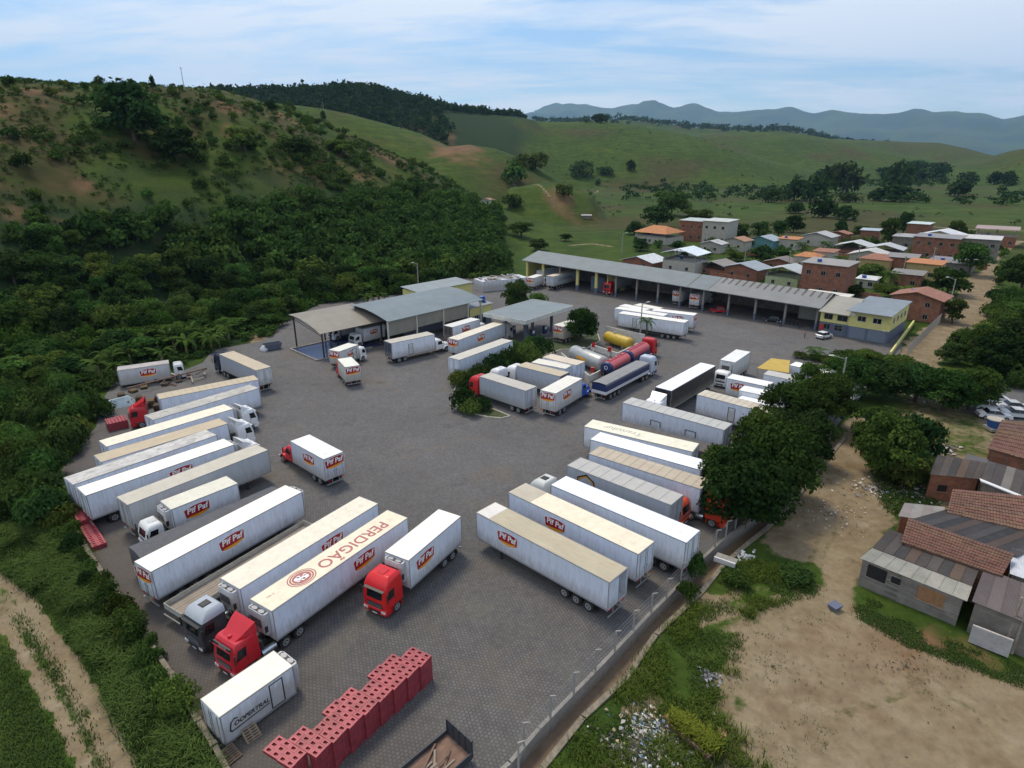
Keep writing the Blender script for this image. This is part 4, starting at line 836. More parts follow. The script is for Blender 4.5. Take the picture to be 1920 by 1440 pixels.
rigid((671.7, 646.6), (635.6, 659.7), 'white logo truck with small white cab by the wash bay kerb', 'low', TRK_WHITE, zt=3.5, wall=(.74, .74, .70), roof=(.76, .73, .64), logo=3.0, rearlogo=True, door=3.9, L=5.0, zb=1.0)
rigid((632.8, 673.9), (647, 689), 'small cream truck with red cab, rear logo facing the yard', 'low', TRK_RED, zt=3.6, wall=(.72, .70, .60), roof=(.78, .76, .66), rearlogo=True, L=5.2, zb=1.0, anchor='B', W=2.45)
rigid((544, 827.5), (607, 862), 'white logo truck with red bonneted cab standing alone mid-yard', 'hood', (.58, .015, .02), zt=3.85, wall=(.72, .75, .80), roof=(.82, .81, .77), logo=3.4, rearlogo=True, L=7.3, W=2.6)
rigid((1084, 604), (1056, 613), 'small cream logo truck parked under the big island tree', 'low', TRK_WHITE, zt=3.7, wall=(.72, .68, .56), roof=(.70, .70, .62), rearlogo=True, L=5.5, anchor='B')
# ---- white trailers in the upper yard
semi((1159, 587.7), (1273, 604), 'long plain white trailer standing nearest to the palm', wall=WH, roof=(.84, .80, .74), door=11.0, L=15.0, rearcol=WH, rear='doors')
semi((1152, 578.5), (1232, 591), 'white trailer directly behind the longest plain one', wall=WH, roof=(.84, .80, .74), L=12.0)
rigid((1205, 582), (1160.5, 573.4), 'white truck with bright roof in the upper yard', 'low', TRK_WHITE, zt=3.9, wall=WH, roof=(.84, .80, .74), L=7.0, anchor='B')
rigid((1222.8, 579), (1187.8, 572), 'white truck with cream roof furthest up the yard', 'low', TRK_RED, zt=3.9, wall=WH, roof=(.80, .76, .66), L=6.5, anchor='B')
semi((1225, 583), (1301.6, 592), 'white trailer with rear logo showing behind the plain white trailers', wall=WH, roof=(.86, .82, .76), rearlogo=True, L=9.5, anchor='B', logo=3.5)
# ---- in and near the long garage
p, rf_, L = semi((1072, 510), (1038, 518.8), 'white trailer with big black lettering backed into the garage', zt=4.1, wall=(.62, .66, .68), roof=(.66, .56, .44), L=12.5, anchor='B')
mb = MB(); s_ = NEAR
fr5 = (lambda u, v, d: (3.9+u, -1.31-d, 2.75+v)) if s_ < 0 else (lambda u, v, d: (3.9-u, 1.31+d, 2.75+v))
lay(mb, textpoly('COOPERTRAL', 1.25, .2, .01), (2.2, 0), .004, fr5, M_INK); mb.build('lettering', p)
rigid((1062, 500), (1018.5, 509), 'white truck in the first garage bay behind the lettered trailer', 'low', TRK_WHITE, zt=4.0, wall=WH, roof=(.7, .7, .7), L=8.5, anchor='B', rearcol=(.6, .62, .64))
rigid((1015, 517), (1001, 521.5), 'small white truck outside the far end of the garage', 'low', TRK_WHITE, zt=3.6, wall=(.7, .68, .64), roof=(.76, .74, .68), L=6, anchor='B', rearlogo=True)
o = G(1136, 553); p = empty('semi_truck', (o.x+1.5, o.y+.5, 0), R(-128), 'red-cab semi parked nose out in the garage', 'truck')
p.location = (o.x+math.cos(R(52))*14.5, o.y+math.sin(R(52))*14.5, 0)
box_body(p, 11.0, 1.28, 4.0, (.6, .62, .64), (.6, .6, .6)); running_gear(p, 11.0, 1.28, legs=2); cab(p, 14.2, TRK_RED, 'high'); tractor_frame(p, [9.6, 10.9], 14.2, -2.2, TRK_RED)
for (px, py), lb in (((1268, 573), 'white logo truck in the garage bay left of the column'), ((1300, 580), 'white logo truck in the garage bay right of the column')):
    o = G(px, py); p = empty('box_truck', (o.x, o.y, 0), R(52), lb, 'truck', 'box trucks parked in the yard'); box_body(p, 7.5, 1.1, 3.8, WH, (.7, .7, .7), W=2.5, rearlogo=True); running_gear(p, 8.1, 1.1, axles=2, rearoff=1.5, legs=0); cab(p, 9.7, TRK_WHITE, 'low')
# tanker
o, rz, L = place((1226, 640), (1146, 683), 3.3, L=16.5); p = empty('tanker_truck', o, rz, 'red and navy fuel tanker truck beside the storage tanks', 'truck')
M_TRED = mat('tank_red', (.52, .085, .095), .35, dirt=.25, scale=1.5, var=.1); M_NAVY = mat('navy_paint', (.022, .040, .13), .4, dirt=.3, scale=2)
L = 15.5
def ell(x, ry, rz_, zc, n=18): return [(x, ry*math.cos(2*math.pi*i/n), zc+rz_*math.sin(2*math.pi*i/n)) for i in range(n)]
for a, b_, zc in ((0.1, 7.4, 2.25), (8.0, L, 2.35)):
    mb = MB().mat(M_TRED).loft([ell(a+.3, 1.2, .95, zc), ell(b_-.3, 1.2, .95, zc)], False, True); mb.mat(M_NAVY).loft([ell(a, .95, .7, zc), ell(a+.15, 1.15, .9, zc), ell(a+.34, 1.22, .97, zc)], True, True).loft([ell(b_-.34, 1.22, .97, zc), ell(b_-.15, 1.15, .9, zc), ell(b_, .95, .7, zc)], True, True)
    mb.build('tank', p); MB().mat(M_NAVY).box(a+.3, b_-.3, -1.25, 1.25, zc-1.0, zc-.35).build('skirt', p)
    MB().mat(M_TRED).box(a+.5, b_-.5, -.28, -.2, zc+.9, zc+1.05).box(a+.5, b_-.5, .2, .28, zc+.9, zc+1.05).build('walkway', p)
    for k in range(3): put('hatch', cached('hat', lambda: MB().mat(M_TRED).tube((0, 0, 0), (0, 0, .18), .28, 10).mesh('hatch')), p, (a+1.4+k*2.2, 0, zc+.88))
mb = MB(); fr6 = lambda u, v, d: (-.0-d, -u, 2.25+v); mb.mat(M_LWHT); stroke(mb, [(.3*math.cos(R(a)), .3*math.sin(R(a))) for a in range(0, 361, 45)], .05, fr6, .01); mb.build('emblem', p)
running_gear(p, L, 1.35, axles=3, rearoff=1.6, legs=2); cab(p, L+3.2, TRK_RED, 'high'); tractor_frame(p, [L-1.7, L-.4], L+3.2, -2.2, TRK_RED)
# grain truck
o, rz, L = place((1218, 680), (1137, 721), 3.0, W=2.6); p = empty('semi_truck', o, rz, 'grain semi with grey tarpaulin, blue sides and blue-white cab', 'truck', 'articulated trucks parked in the yard')
mb = MB().mat(M_NAVY).box(0, L, -1.29, 1.29, 1.7, 2.75).build('side_board', p); MB().mat(M_WHITE).box(-.01, L+.01, -1.3, 1.3, 1.2, 1.7).build('lower_side_board', p)
mb = MB().mat(mat('grey_tarpaulin', (.24, .24, .245), .8, dirt=.5, dirtcol=(.3, .28, .25), scale=1, var=.15)); n = 12
for i in range(n):
    a, b_ = L*i/n, L*(i+1)/n; mb.face([(a, -1.31, 2.6), (b_, -1.31, 2.6), (b_, -1.2, 2.92), (a, -1.2, 2.92)]); mb.face([(a, -1.2, 2.92), (b_, -1.2, 2.92), (b_, 0, 3.02), (a, 0, 3.02)]); mb.face([(a, 0, 3.02), (b_, 0, 3.02), (b_, 1.2, 2.92), (a, 1.2, 2.92)]); mb.face([(a, 1.2, 2.92), (b_, 1.2, 2.92), (b_, 1.31, 2.6), (a, 1.31, 2.6)])
mb.build('tarpaulin', p); running_gear(p, L, 1.2, rearoff=1.6, legs=2); cab(p, L+3.2, (.55, .60, .68), 'high', bump=(.02, .05, .22)); tractor_frame(p, [L-1.9, L-.6], L+3.2, -2.2, TRK_WHITE)
# derelict truck body beside the banana plants
o, rz, L = place((316.6, 682), (222.5, 695), 3.1, L=7.6, W=2.5); p = empty('box_truck', o, rz, 'derelict white logo truck body sunk beside the banana plants', 'truck')
box_body(p, 7.6, .55, 3.1, (.70, .70, .70), (.42, .38, .37), W=2.5, logo=4.3, roofmat=M_GRIME); cab(p, 9.8, (.68, .68, .68), 'low'); 
MB().mat(mat('rusty_iron', (.16, .085, .05), .9, dirt=.7, dirtcol=(.06, .05, .045), scale=3, var=.3)).box(-.2, 9.3, -.5, -.35, .3, .5).box(-.2, 9.3, .35, .5, .3, .5).build('chassis', p)
# tractor with red cab dumped among the pallets
o = G(262, 800); p = empty('tractor_unit', (o.x+1.2, o.y+1, 0), R(205), 'red truck cab dumped beside red crates and dark pallets', 'truck'); cab(p, 2.4, (.50, .02, .03), 'defl', top='black'); MB().mat(M_CHAS).box(-3.0, 1, -.45, .45, .6, .95).build('frame_rails', p)
# orange cab end beside the grey emblem trailer
o = G(1283, 985); p = empty('utility_truck', (o.x-1.6, o.y+1.4, 0), R(-41), 'low orange-red utility truck with black roof hatch', 'truck'); cab(p, 2.2, (.66, .07, .02), 'low', top='black'); MB().mat(M_CHAS).box(-2.6, .6, -.45, .45, .6, .9).build('frame_rails', p); axle(p, -1.8, 1.0, True)
# skip at the bottom edge
cs = [G(*q, .9) for q in ((836, 1393), (745, 1470), (893, 1420))]
u = Vector((cs[1].x-cs[0].x, cs[1].y-cs[0].y, 0)).normalized(); v = Vector((-u.y, u.x, 0)); o = G(838, 1375, .5)
p = empty('skip', (o.x, o.y, 0), math.atan2(u.y, u.x), 'rusty open skip of scrap planks at the bottom edge', 'skip')
M_RUST = mat('rusty_floor', (.20, .12, .085), .9, dirt=.7, dirtcol=(.10, .085, .08), scale=1.6, var=.35, stretch=(.6, 1.6, 1)); M_SKIP = mat('skip_paint', (.035, .042, .055), .6, dirt=.5, dirtcol=(.12, .08, .05), scale=3)
MB().mat(M_RUST).box(0, 6.5, .05, 2.35, .45, .5).build('floor_plate', p)
for y in (0, 2.4): MB().mat(M_SKIP).box(0, 6.5, y-.04, y+.04, .3, .85).build('side_wall', p)
mb = MB().mat(M_SKIP).box(-.05, .0, 0, 2.4, .3, 1.75)
for k in range(5): mb.box(-.12, -.05, k*.58, k*.58+.07, .3, 1.75); mb.box(0, .05, k*.58, k*.58+.07, .5, 1.75)
mb.build('end_wall', p)
for k in range(14):
    rnd = random.Random(k); put('loose_plank', cached(('lp', k % 3), lambda: MB().mat([M_WOOD, M_RUST, M_WOOD][k % 3]).box(-1.1, 1.1, -.06, .06, 0, .05).mesh('loose_plank')), p, (rnd.uniform(1.0, 5.5), rnd.uniform(.5, 1.9), .52+.03*k % .2), (0, R(rnd.uniform(-3, 3)), R(rnd.uniform(20, 70) if k < 8 else rnd.uniform(-8, 8))))
# ================================================================ buildings
def sheet_mat(name, col, per=.9, dirtcol=(.2, .17, .14), dirt=.5, scale=.35):
    """sheet metal or fibre cement; object colour, ribs in fine relief"""
    m = mat(name, col, .55, .0, obj=True, dirt=dirt, dirtcol=dirtcol, scale=scale, var=.12); t = m.node_tree; b = t.nodes['Principled BSDF']
    tcn = N(t, 'ShaderNodeTexCoord'); wv = N(t, 'ShaderNodeTexWave', wave_type='BANDS', bands_direction='X', ins={'Scale': per}); K(t, tcn, wv, 0, 3)
    bp = N(t, 'ShaderNodeBump', ins={'Strength': .5, 'Distance': .05}); K(t, wv, bp, 2, 1); t.links.new(bp.outputs[0], b.inputs['Normal']); return m
M_SHEET = sheet_mat('roof_sheet', (1, 1, 1), 2.2)
def brick_mat(name, c1, c2, mortar, scale=1., coord='UV'):
    m = bpy.data.materials.new(name); m.use_nodes = True; t = m.node_tree; b = t.nodes['Principled BSDF']; b.inputs['Roughness'].default_value = .9
    geo = N(t, 'ShaderNodeTexCoord'); sx = N(t, 'ShaderNodeSeparateXYZ'); K(t, geo, sx, 0, 3)
    ad = N(t, 'ShaderNodeMath', operation='ADD'); K(t, sx, ad, 0, 0); K(t, sx, ad, 1, 1); cb_ = N(t, 'ShaderNodeCombineXYZ'); K(t, ad, cb_, 0); K(t, sx, cb_, 1, 2)
    br = N(t, 'ShaderNodeTexBrick', ins={'Color1': (*c1, 1), 'Color2': (*c2, 1), 'Mortar': (*mortar, 1), 'Scale': scale, 'Mortar Size': .012, 'Brick Width': .32, 'Row Height': .20}); K(t, cb_, br)
    nz = N(t, 'ShaderNodeTexNoise', ins={'Scale': .9, 'Detail': 7, 'Roughness': .65}); K(t, geo, nz, 0, 3); mr = N(t, 'ShaderNodeMapRange', ins={1: .3, 2: .72, 3: .62, 4: 1.25}); K(t, nz, mr)
    mm = N(t, 'ShaderNodeMix', data_type='RGBA', blend_type='MULTIPLY', ins={0: 1.}); K(t, br, mm, 6); K(t, mr, mm, 7); K(t, mm, b, 0, 2)
    bp = N(t, 'ShaderNodeBump', ins={'Strength': .6, 'Distance': .02}); bp.invert = True; K(t, br, bp, 2, 1); t.links.new(bp.outputs[0], b.inputs['Normal']); return m
M_BRICK = brick_mat('clay_brick', (.235, .080, .045), (.30, .12, .065), (.21, .165, .125)); M_BLOCK = brick_mat('concrete_block', (.20, .175, .15), (.25, .22, .19), (.15, .13, .11), .8)
M_PLAST = mat('plaster', (.9, .9, .9), .85, obj=True, dirt=.55, dirtcol=(.2, .17, .14), scale=.8, var=.12)
M_CONC = mat('concrete', (.27, .25, .225), .9, dirt=.6, dirtcol=(.12, .105, .09), scale=1.2, var=.2, bump=.3)
M_TILE = mat('clay_tile', (1, 1, 1), .85, obj=True, dirt=.6, dirtcol=(.10, .065, .05), scale=1.3, var=.3)
M_DARK = mat('dark_opening', (.012, .012, .014), .6); M_BLUE = mat('blue_tank_plastic', (.02, .09, .33), .4, dirt=.2)
M_YEL = mat('yellow_wall', (.66, .60, .22), .8, dirt=.4, dirtcol=(.35, .30, .16), scale=.6, var=.08); M_SLATE = mat('blue_grey_wall', (.115, .135, .19), .8, dirt=.3, scale=.7, var=.12)
O_ = Vector((28.2, 167.8)); UG = Vector((.726, -.688)).normalized(); AG = math.atan2(UG.y, UG.x)
# ---- long garage (local x along the front, y into the building)
ga = empty('garage', (O_.x, O_.y, 0), AG, 'long open-fronted truck garage with low grey sheet roof and many bays', 'garage')
ze = lambda u: 6.75-(u+33)/86*1.55
def strip(mb, u0, u1, n, y0, y1, dz0, dz1, th=.06):
    for i in range(n):
        a, b_ = u0+(u1-u0)*i/n, u0+(u1-u0)*(i+1)/n
        mb.add([(a, y0, ze(a)+dz0), (b_, y0, ze(b_)+dz0), (b_, y1, ze(b_)+dz1), (a, y1, ze(a)+dz1), (a, y0, ze(a)+dz0+th), (b_, y0, ze(b_)+dz0+th), (b_, y1, ze(b_)+dz1+th), (a, y1, ze(a)+dz1+th)],
               [(0, 3, 2, 1), (4, 5, 6, 7), (0, 1, 5, 4), (1, 2, 6, 5), (2, 3, 7, 6), (3, 0, 4, 7)])
for u0, u1, c in ((-34, 21.9, (.155, .185, .192)), (22.0, 27.4, (.155, .185, .197)), (27.5, 53.9, (.20, .203, .198))):
    mb = MB().mat(M_SHEET); strip(mb, u0, u1, 6, -.4, 7.2, 0, 2.1); mb.build('roof_slope', ga, color=c); mb = MB().mat(M_SHEET); strip(mb, u0, u1, 6, 7.2, 15, 2.1, 0); mb.build('rear_roof_slope', ga, color=c)
for k in range(15):
    u0 = 28.6+k*1.75; mb = MB().mat(M_TARPB); strip(mb, u0, u0+.5, 1, .1, 7.0, .075, 2.16, .02); mb.build('dark_roof_strip', ga)
mb = MB().mat(M_TARPB); strip(mb, 21.85, 22.05, 1, -.3, 7.1, .07, 2.16, .03); mb.build('roof_joint', ga)
mb = MB().mat(M_YEL); cols = [-33, -26.5, -20, -13.4, -6.7, 0, 6.7, 13.2, 19.6, 26, 32.6, 39.2, 46.1, 53]
for i, u_ in enumerate(cols):
    z_ = ze(u_)-.1; yl = i in (0, 1, 3, 4)
    wd = .42 if yl else .22
    put('column', MB().mat(M_YEL if yl else M_CONC).box(-wd, wd, -.22, .22, 1.5, z_).mat(M_SLATE).box(-wd-.02, wd+.02, -.24, .24, 0, 1.5).mesh('column'), ga, (u_, 1.0, 0))
    put('rafter', MB().mat(M_CHAS).add([(-.08, 0, z_-.3), (.08, 0, z_-.3), (.08, 7, z_+1.75), (-.08, 7, z_+1.75), (-.08, 0, z_), (.08, 0, z_), (.08, 7, z_+2.05), (-.08, 7, z_+2.05)], [(0, 3, 2, 1), (4, 5, 6, 7), (0, 1, 5, 4), (1, 2, 6, 5), (2, 3, 7, 6), (3, 0, 4, 7)]).mesh('rafter'), ga, (u_, 1.0, 0))
mb = MB().mat(M_BLOCK); strip(mb, -33.8, 53.8, 4, 14.2, 14.5, -6.9, -6.9, 6.85); mb.build('back_wall', ga)
for u_ in (-33.5, -3.5, 22, 53.2): put('side_wall', MB().mat(M_YEL if u_ < 0 else M_BLOCK).add([(0, 1.6, 0), (.2, 1.6, 0), (.2, 14.1, 0), (0, 14.1, 0), (0, 1.6, ze(u_)-.2), (.2, 1.6, ze(u_)-.2), (.2, 14.1, ze(u_)-.2), (0, 14.1, ze(u_)-.2)], [(0, 3, 2, 1), (4, 5, 6, 7), (0, 1, 5, 4), (1, 2, 6, 5), (2, 3, 7, 6), (3, 0, 4, 7)]).mesh('side_wall'), ga, (u_, 0, 0))
put('gutter', MB().mat(M_TRIM).add([(-34, -.5, ze(-34)-.12), (53.9, -.5, ze(53.9)-.12), (53.9, -.4, ze(53.9)-.12), (-34, -.4, ze(-34)-.12), (-34, -.5, ze(-34)+.06), (53.9, -.5, ze(53.9)+.06), (53.9, -.4, ze(53.9)+.06), (-34, -.4, ze(-34)+.06)], [(0, 3, 2, 1), (4, 5, 6, 7), (0, 1, 5, 4), (1, 2, 6, 5), (2, 3, 7, 6), (3, 0, 4, 7)]).mesh('gutter'), ga)
# blue-grey lockers and pallets inside the second bay
put('workshop_partition', MB().mat(M_SLATE).box(-10.4, -5.6, 3.5, 3.7, 0, 4.2).mesh('workshop_partition'), ga); put('bench', MB().mat(M_WOOD).box(-4.9, -2, 1.8, 2.8, .6, .8).box(-4.8, -4.7, 1.8, 2.8, 0, .6).box(-2.2, -2.1, 1.8, 2.8, 0, .6).mesh('bench'), ga)
def window(p, x, y, z, w_, h_, rot=0, panes=2, col=(.55, .55, .55), name='window'):
    def f():
        mb = MB().mat(M_PLAST).box(-w_/2-.07, w_/2+.07, -.05, .0, -.07, 0).box(-w_/2-.07, w_/2+.07, -.05, 0, h_, h_+.07).box(-w_/2-.07, -w_/2, -.05, 0, 0, h_).box(w_/2, w_/2+.07, -.05, 0, 0, h_)
        for k in range(1, panes): mb.box(-w_/2+w_*k/panes-.03, -w_/2+w_*k/panes+.03, -.045, 0, 0, h_)
        return mb.mesh(name)
    o = put(name, cached(('wf', w_, h_, panes), f), p, (x, y, z), (0, 0, rot), color=col)
    put('pane', cached(('wp', w_, h_), lambda: MB().mat(M_GLASS).box(-w_/2, w_/2, -.02, -.005, 0, h_).mesh('pane')), o); return o
# ---- office block
ob = empty('office_building', (O_.x+UG.x*54, O_.y+UG.y*54, 0), AG, 'yellow and blue-grey two-storey office at the end of the garage', 'building')
def two_tone(p, x0, x1, y0, y1, zs, zt, name='wall'):
    MB().mat(M_SLATE).box(x0, x1, y0, y1, 0, zs).build('lower_wall', p); MB().mat(M_YEL).box(x0-.02, x1+.02, y0-.02, y1+.02, zs, zt).build('upper_wall', p)
two_tone(ob, .1, 5.9, -.4, 12.5, 2.5, 4.75)
two_tone(ob, 6.0, 13.6, -1.0, 13.2, 2.55, 5.9)
MB().mat(M_SHEET).add([(-.1, -1.6, 4.75), (6.0, -1.6, 4.7), (6.0, 8, 6.7), (-.1, 8, 6.7), (-.1, -1.6, 4.84), (6.0, -1.6, 4.79), (6.0, 8, 6.79), (-.1, 8, 6.79)], [(0, 3, 2, 1), (4, 5, 6, 7), (0, 1, 5, 4), (1, 2, 6, 5), (2, 3, 7, 6), (3, 0, 4, 7)]).build('porch_roof', ob, color=(.32, .295, .25))
MB().mat(M_SHEET).add([(5.5, -2.6, 5.95), (14.0, -2.6, 5.95), (14.0, 13.6, 6.5), (5.5, 13.6, 6.5), (5.5, -2.6, 6.05), (14.0, -2.6, 6.05), (14.0, 13.6, 6.6), (5.5, 13.6, 6.6)], [(0, 3, 2, 1), (4, 5, 6, 7), (0, 1, 5, 4), (1, 2, 6, 5), (2, 3, 7, 6), (3, 0, 4, 7)]).build('roof', ob, color=(.195, .228, .26))
MB().mat(M_SHEET).box(-8, 2, 9.5, 15.5, 6.0, 6.1).build('rear_roof', ob, color=(.62, .60, .52)); MB().mat(M_PLAST).box(-7.8, 1.8, 9.7, 15.3, 0, 6.0).build('rear_wall', ob, color=(.5, .48, .38))
for x, w_ in ((1.7, 1.6), (4.5, 1.9)): window(ob, x, -.42, 3.2, w_, 1.1, 0, 2, (.2, .2, .2))
for x, w_ in ((1.7, 1.2), (4.0, 1.5)): window(ob, x, -.42, 1.0, w_, 1.1, 0, 2, (.25, .28, .3))
for x in (8.3, 11.2): window(ob, x, -1.02, 3.9, 1.5, 1.0, 0, 2)
for y in (1.5, 4.5, 7.5, 10.5): window(ob, 13.62, y, 3.9, 1.2, 1.1, R(90), 2)
MB().mat(mat('red_box', (.5, .03, .02), .4)).box(.35, 1.0, -.7, -.42, .7, 1.9).build('fire_hose_box', ob); MB().mat(M_WHITE).box(12.6, 12.9, -1.4, -1.0, 2.6, 2.8).build('lamp', ob)
MB().mat(M_WHITE).box(6.3, 7.1, -1.35, -1.02, 4.9, 5.4).build('air_conditioner', ob); put('roller_door', MB().mat(mat('grey_shutter', (.16, .19, .24), .6)).box(6.4, 9.4, -1.06, -1.02, .05, 2.4).box(9.9, 13.2, -1.06, -1.02, .05, 2.4).mesh('roller_door'), ob)
# ---- wash bay (beige vaulted roof) and long shed (grey vaulted roof)
def vault(p, L, prof, col, name='roof'):
    mb = MB().mat(M_SHEET); th = .07
    for (y0, z0), (y1, z1) in zip(prof[:-1], prof[1:]):
        mb.add([(0, y0, z0), (L, y0, z0), (L, y1, z1), (0, y1, z1), (0, y0, z0+th), (L, y0, z0+th), (L, y1, z1+th), (0, y1, z1+th)], [(0, 3, 2, 1), (4, 5, 6, 7), (0, 1, 5, 4), (1, 2, 6, 5), (2, 3, 7, 6), (3, 0, 4, 7)])
    return mb.build(name, p, color=col)
w1 = G(600, 627, 5.0); a1 = R(45)
wb = empty('wash_bay', (w1.x, w1.y, 0), a1, 'truck wash bay under beige curved roof with blue floor', 'shed')
vault(wb, 14.5, [(0, 5.0), (2.5, 5.75), (5, 6.3), (7.5, 6.65), (10, 6.75), (12.3, 6.7)], (.235, .21, .17))
for x, y, z in ((.6, .5, 4.9), (.6, 11.6, 6.6), (13.8, .5, 4.9), (13.8, 11.6, 6.6), (7, 11.6, 6.6)): put('column', MB().mat(M_CHAS).box(-.12, .12, -.12, .12, 0, z).mesh('column'), wb, (x, y, 0))
M_BFLOOR = mat('blue_wet_floor', (.045, .055, .14), .15, dirt=.5, dirtcol=(.10, .09, .09), scale=.8, var=.2)
MB().mat(M_BFLOOR).box(-1.0, 13.5, .2, 10.6, .0, .10).build('floor_slab', wb); MB().mat(M_BFLOOR).box(7.5, 14, 10.3, 10.55, .1, 3.2).box(13.6, 13.85, 5.5, 10.3, .1, 3.2).build('blue_wall', wb)
for y in (-.15, 10.6): put('kerb', MB().mat(M_CONC).box(-1.4, 11, y, y+.35, 0, .28).mesh('kerb'), wb)
put('kerb', MB().mat(M_CONC).box(-1.4, -1.05, .2, 10.6, 0, .28).mesh('kerb'), wb); put('truss', MB().mat(M_CHAS).tube((.6, .5, 4.7), (.6, 11.6, 6.4), .07, 5).tube((.6, .5, 4.3), (.6, 11.6, 5.9), .07, 5).mesh('truss'), wb)
w2 = G(727, 604, 6.0); a2 = R(48)
ls = empty('workshop_shed', (w2.x, w2.y, 0), a2, 'long workshop shed with blue-grey curved roof and beige side cladding', 'shed')
vault(ls, 26.8, [(0, 6.0), (2.4, 6.6), (4.8, 7.1), (7.2, 7.45), (10.5, 7.6), (12.6, 7.4)], (.16, .20, .22))
M_BEIGE = mat('beige_cladding', (.24, .225, .18), .8, dirt=.4, dirtcol=(.12, .11, .10), scale=.6, var=.12, stretch=(1, 1, .3))
for k in range(3): put('side_cladding', MB().mat(M_BEIGE).box(0, 7.2, -.05, .05, 2.9 if k != 1 else 3.3, 5.85).mesh('side_cladding'), ls, (.5+k*7.25, .6, 0))
for x, y, z in ((.3, .5, 5.9), (7.6, .5, 5.9), (15, .5, 5.9), (22.3, .5, 5.9), (26.3, .5, 5.9), (.3, 11.6, 7.3), (26.3, 11.6, 7.3)): put('column', MB().mat(M_PLAST).box(-.14, .14, -.14, .14, 0, z).mesh('column'), ls, (x, y, 0), color=(.55, .53, .45))
MB().mat(M_SLATE).box(8, 22, 5.5, 5.8, 0, 3.0).mat(M_BEIGE).box(8, 22, 5.5, 5.8, 3.0, 6.6).build('inner_wall', ls); MB().mat(M_BEIGE).box(0.5, 26, 11.9, 12.1, 0, 7.2).build('back_wall', ls)
# trucks inside the shed mouth
for (px, py), rz, lb in (((703, 652), 228, 'white truck under the curved shed roof, rear panel upright'), ((661, 640), 228, 'logo truck standing in the beige wash bay')):
    o = G(px, py); p = empty('box_truck', (o.x, o.y+1, 0), R(rz), lb, 'truck'); p.location = (o.x+.5*math.cos(R(48)), o.y+6, 0); box_body(p, 5.5, 1.0, 3.6, WH, (.7, .7, .66), W=2.4, rearlogo=True, logo=2.8); running_gear(p, 6.0, 1.0, axles=1, rearoff=1.2, legs=0); cab(p, 7.5, TRK_WHITE, 'low')
# ---- yellow service buildings and the scrap-covered white container behind
def block(name, label, cx, cy, L, W, h, rz, wall='y', roofc=(.24, .27, .28), cat='building', oh=.4, rise=.5):
    p = empty(name, (cx, cy, 0), rz, label, cat)
    if wall == 'y': two_tone(p, 0, L, 0, W, h*.5, h)
    else: MB().mat(M_PLAST).box(0, L, 0, W, 0, h).build('wall', p, color=wall)
    MB().mat(M_SHEET).add([(-oh, -oh, h), (L+oh, -oh, h), (L+oh, W+oh, h+rise), (-oh, W+oh, h+rise), (-oh, -oh, h+.08), (L+oh, -oh, h+.08), (L+oh, W+oh, h+rise+.08), (-oh, W+oh, h+rise+.08)], [(0, 3, 2, 1), (4, 5, 6, 7), (0, 1, 5, 4), (1, 2, 6, 5), (2, 3, 7, 6), (3, 0, 4, 7)]).build('roof', p, color=roofc)
    return p
p = block('storehouse', 'yellow storehouse with grey roof behind the long shed', -22, 143, 17, 6, 6.6, R(46)); 
p = block('pump_office', 'small yellow and blue office beside the fuel canopy', -9.5, 136.5, 7, 6, 4.2, R(48), roofc=(.25, .27, .30)); window(p, 2, -.02, 1.2, 1.2, 1.0); put('door', MB().mat(M_DARK).box(4.2, 5.2, -.03, 0, 0, 2.1).mesh('door'), p)
o = G(905, 548); p = empty('cargo_container', (o.x, o.y, 0), R(28), 'row of white container walls with timber scrap piled on top', 'container')
MB().mat(M_PANEL).box(0, 15, 0, 6, 0, 3.0).build('cargo_box', p, color=(.72, .73, .74))
for k in range(12): put('container_rib', cached('crib', lambda: MB().mat(M_TRIM).box(-.04, .04, -.04, 0, 0, 3.0).mesh('container_rib')), p, (.6+k*1.25, 0, 0))
rnd = random.Random(3)
for k in range(40): put('scrap_board', cached(('scb', k % 4), lambda: MB().mat([M_WOOD, M_RUST, M_CREAMW, M_TRIM][k % 4]).box(-1.3, 1.3, -.25, .25, 0, .07).mesh('scrap_board')), p, (rnd.uniform(1.2, 13.8), rnd.uniform(.6, 5.4), 3.02+.08*(k // 8)+rnd.uniform(0, .1)), (R(rnd.uniform(-4, 4)), R(rnd.uniform(-5, 5)), rnd.uniform(0, 3)))
# water tank on a blue stand
o = G(905, 600); p = empty('water_tank', (o.x, o.y, 0), 0, 'blue water tank on a blue steel stand beside the long shed', 'tank')
for a, b_ in ((-.6, -.6), (.6, -.6), (.6, .6), (-.6, .6)): put('stand_post', cached('spo', lambda: MB().mat(M_BLUE).box(-.07, .07, -.07, .07, 0, 4.6).mesh('stand_post')), p, (a, b_, 0))
MB().mat(M_BLUE).box(-.8, .8, -.8, .8, 4.6, 4.7).build('platform', p); MB().mat(M_BLUE).tube((0, 0, 4.7), (0, 0, 5.7), .62, 14, .75).tube((0, 0, 5.7), (0, 0, 5.85), .78, 14, .4).build('vessel', p)
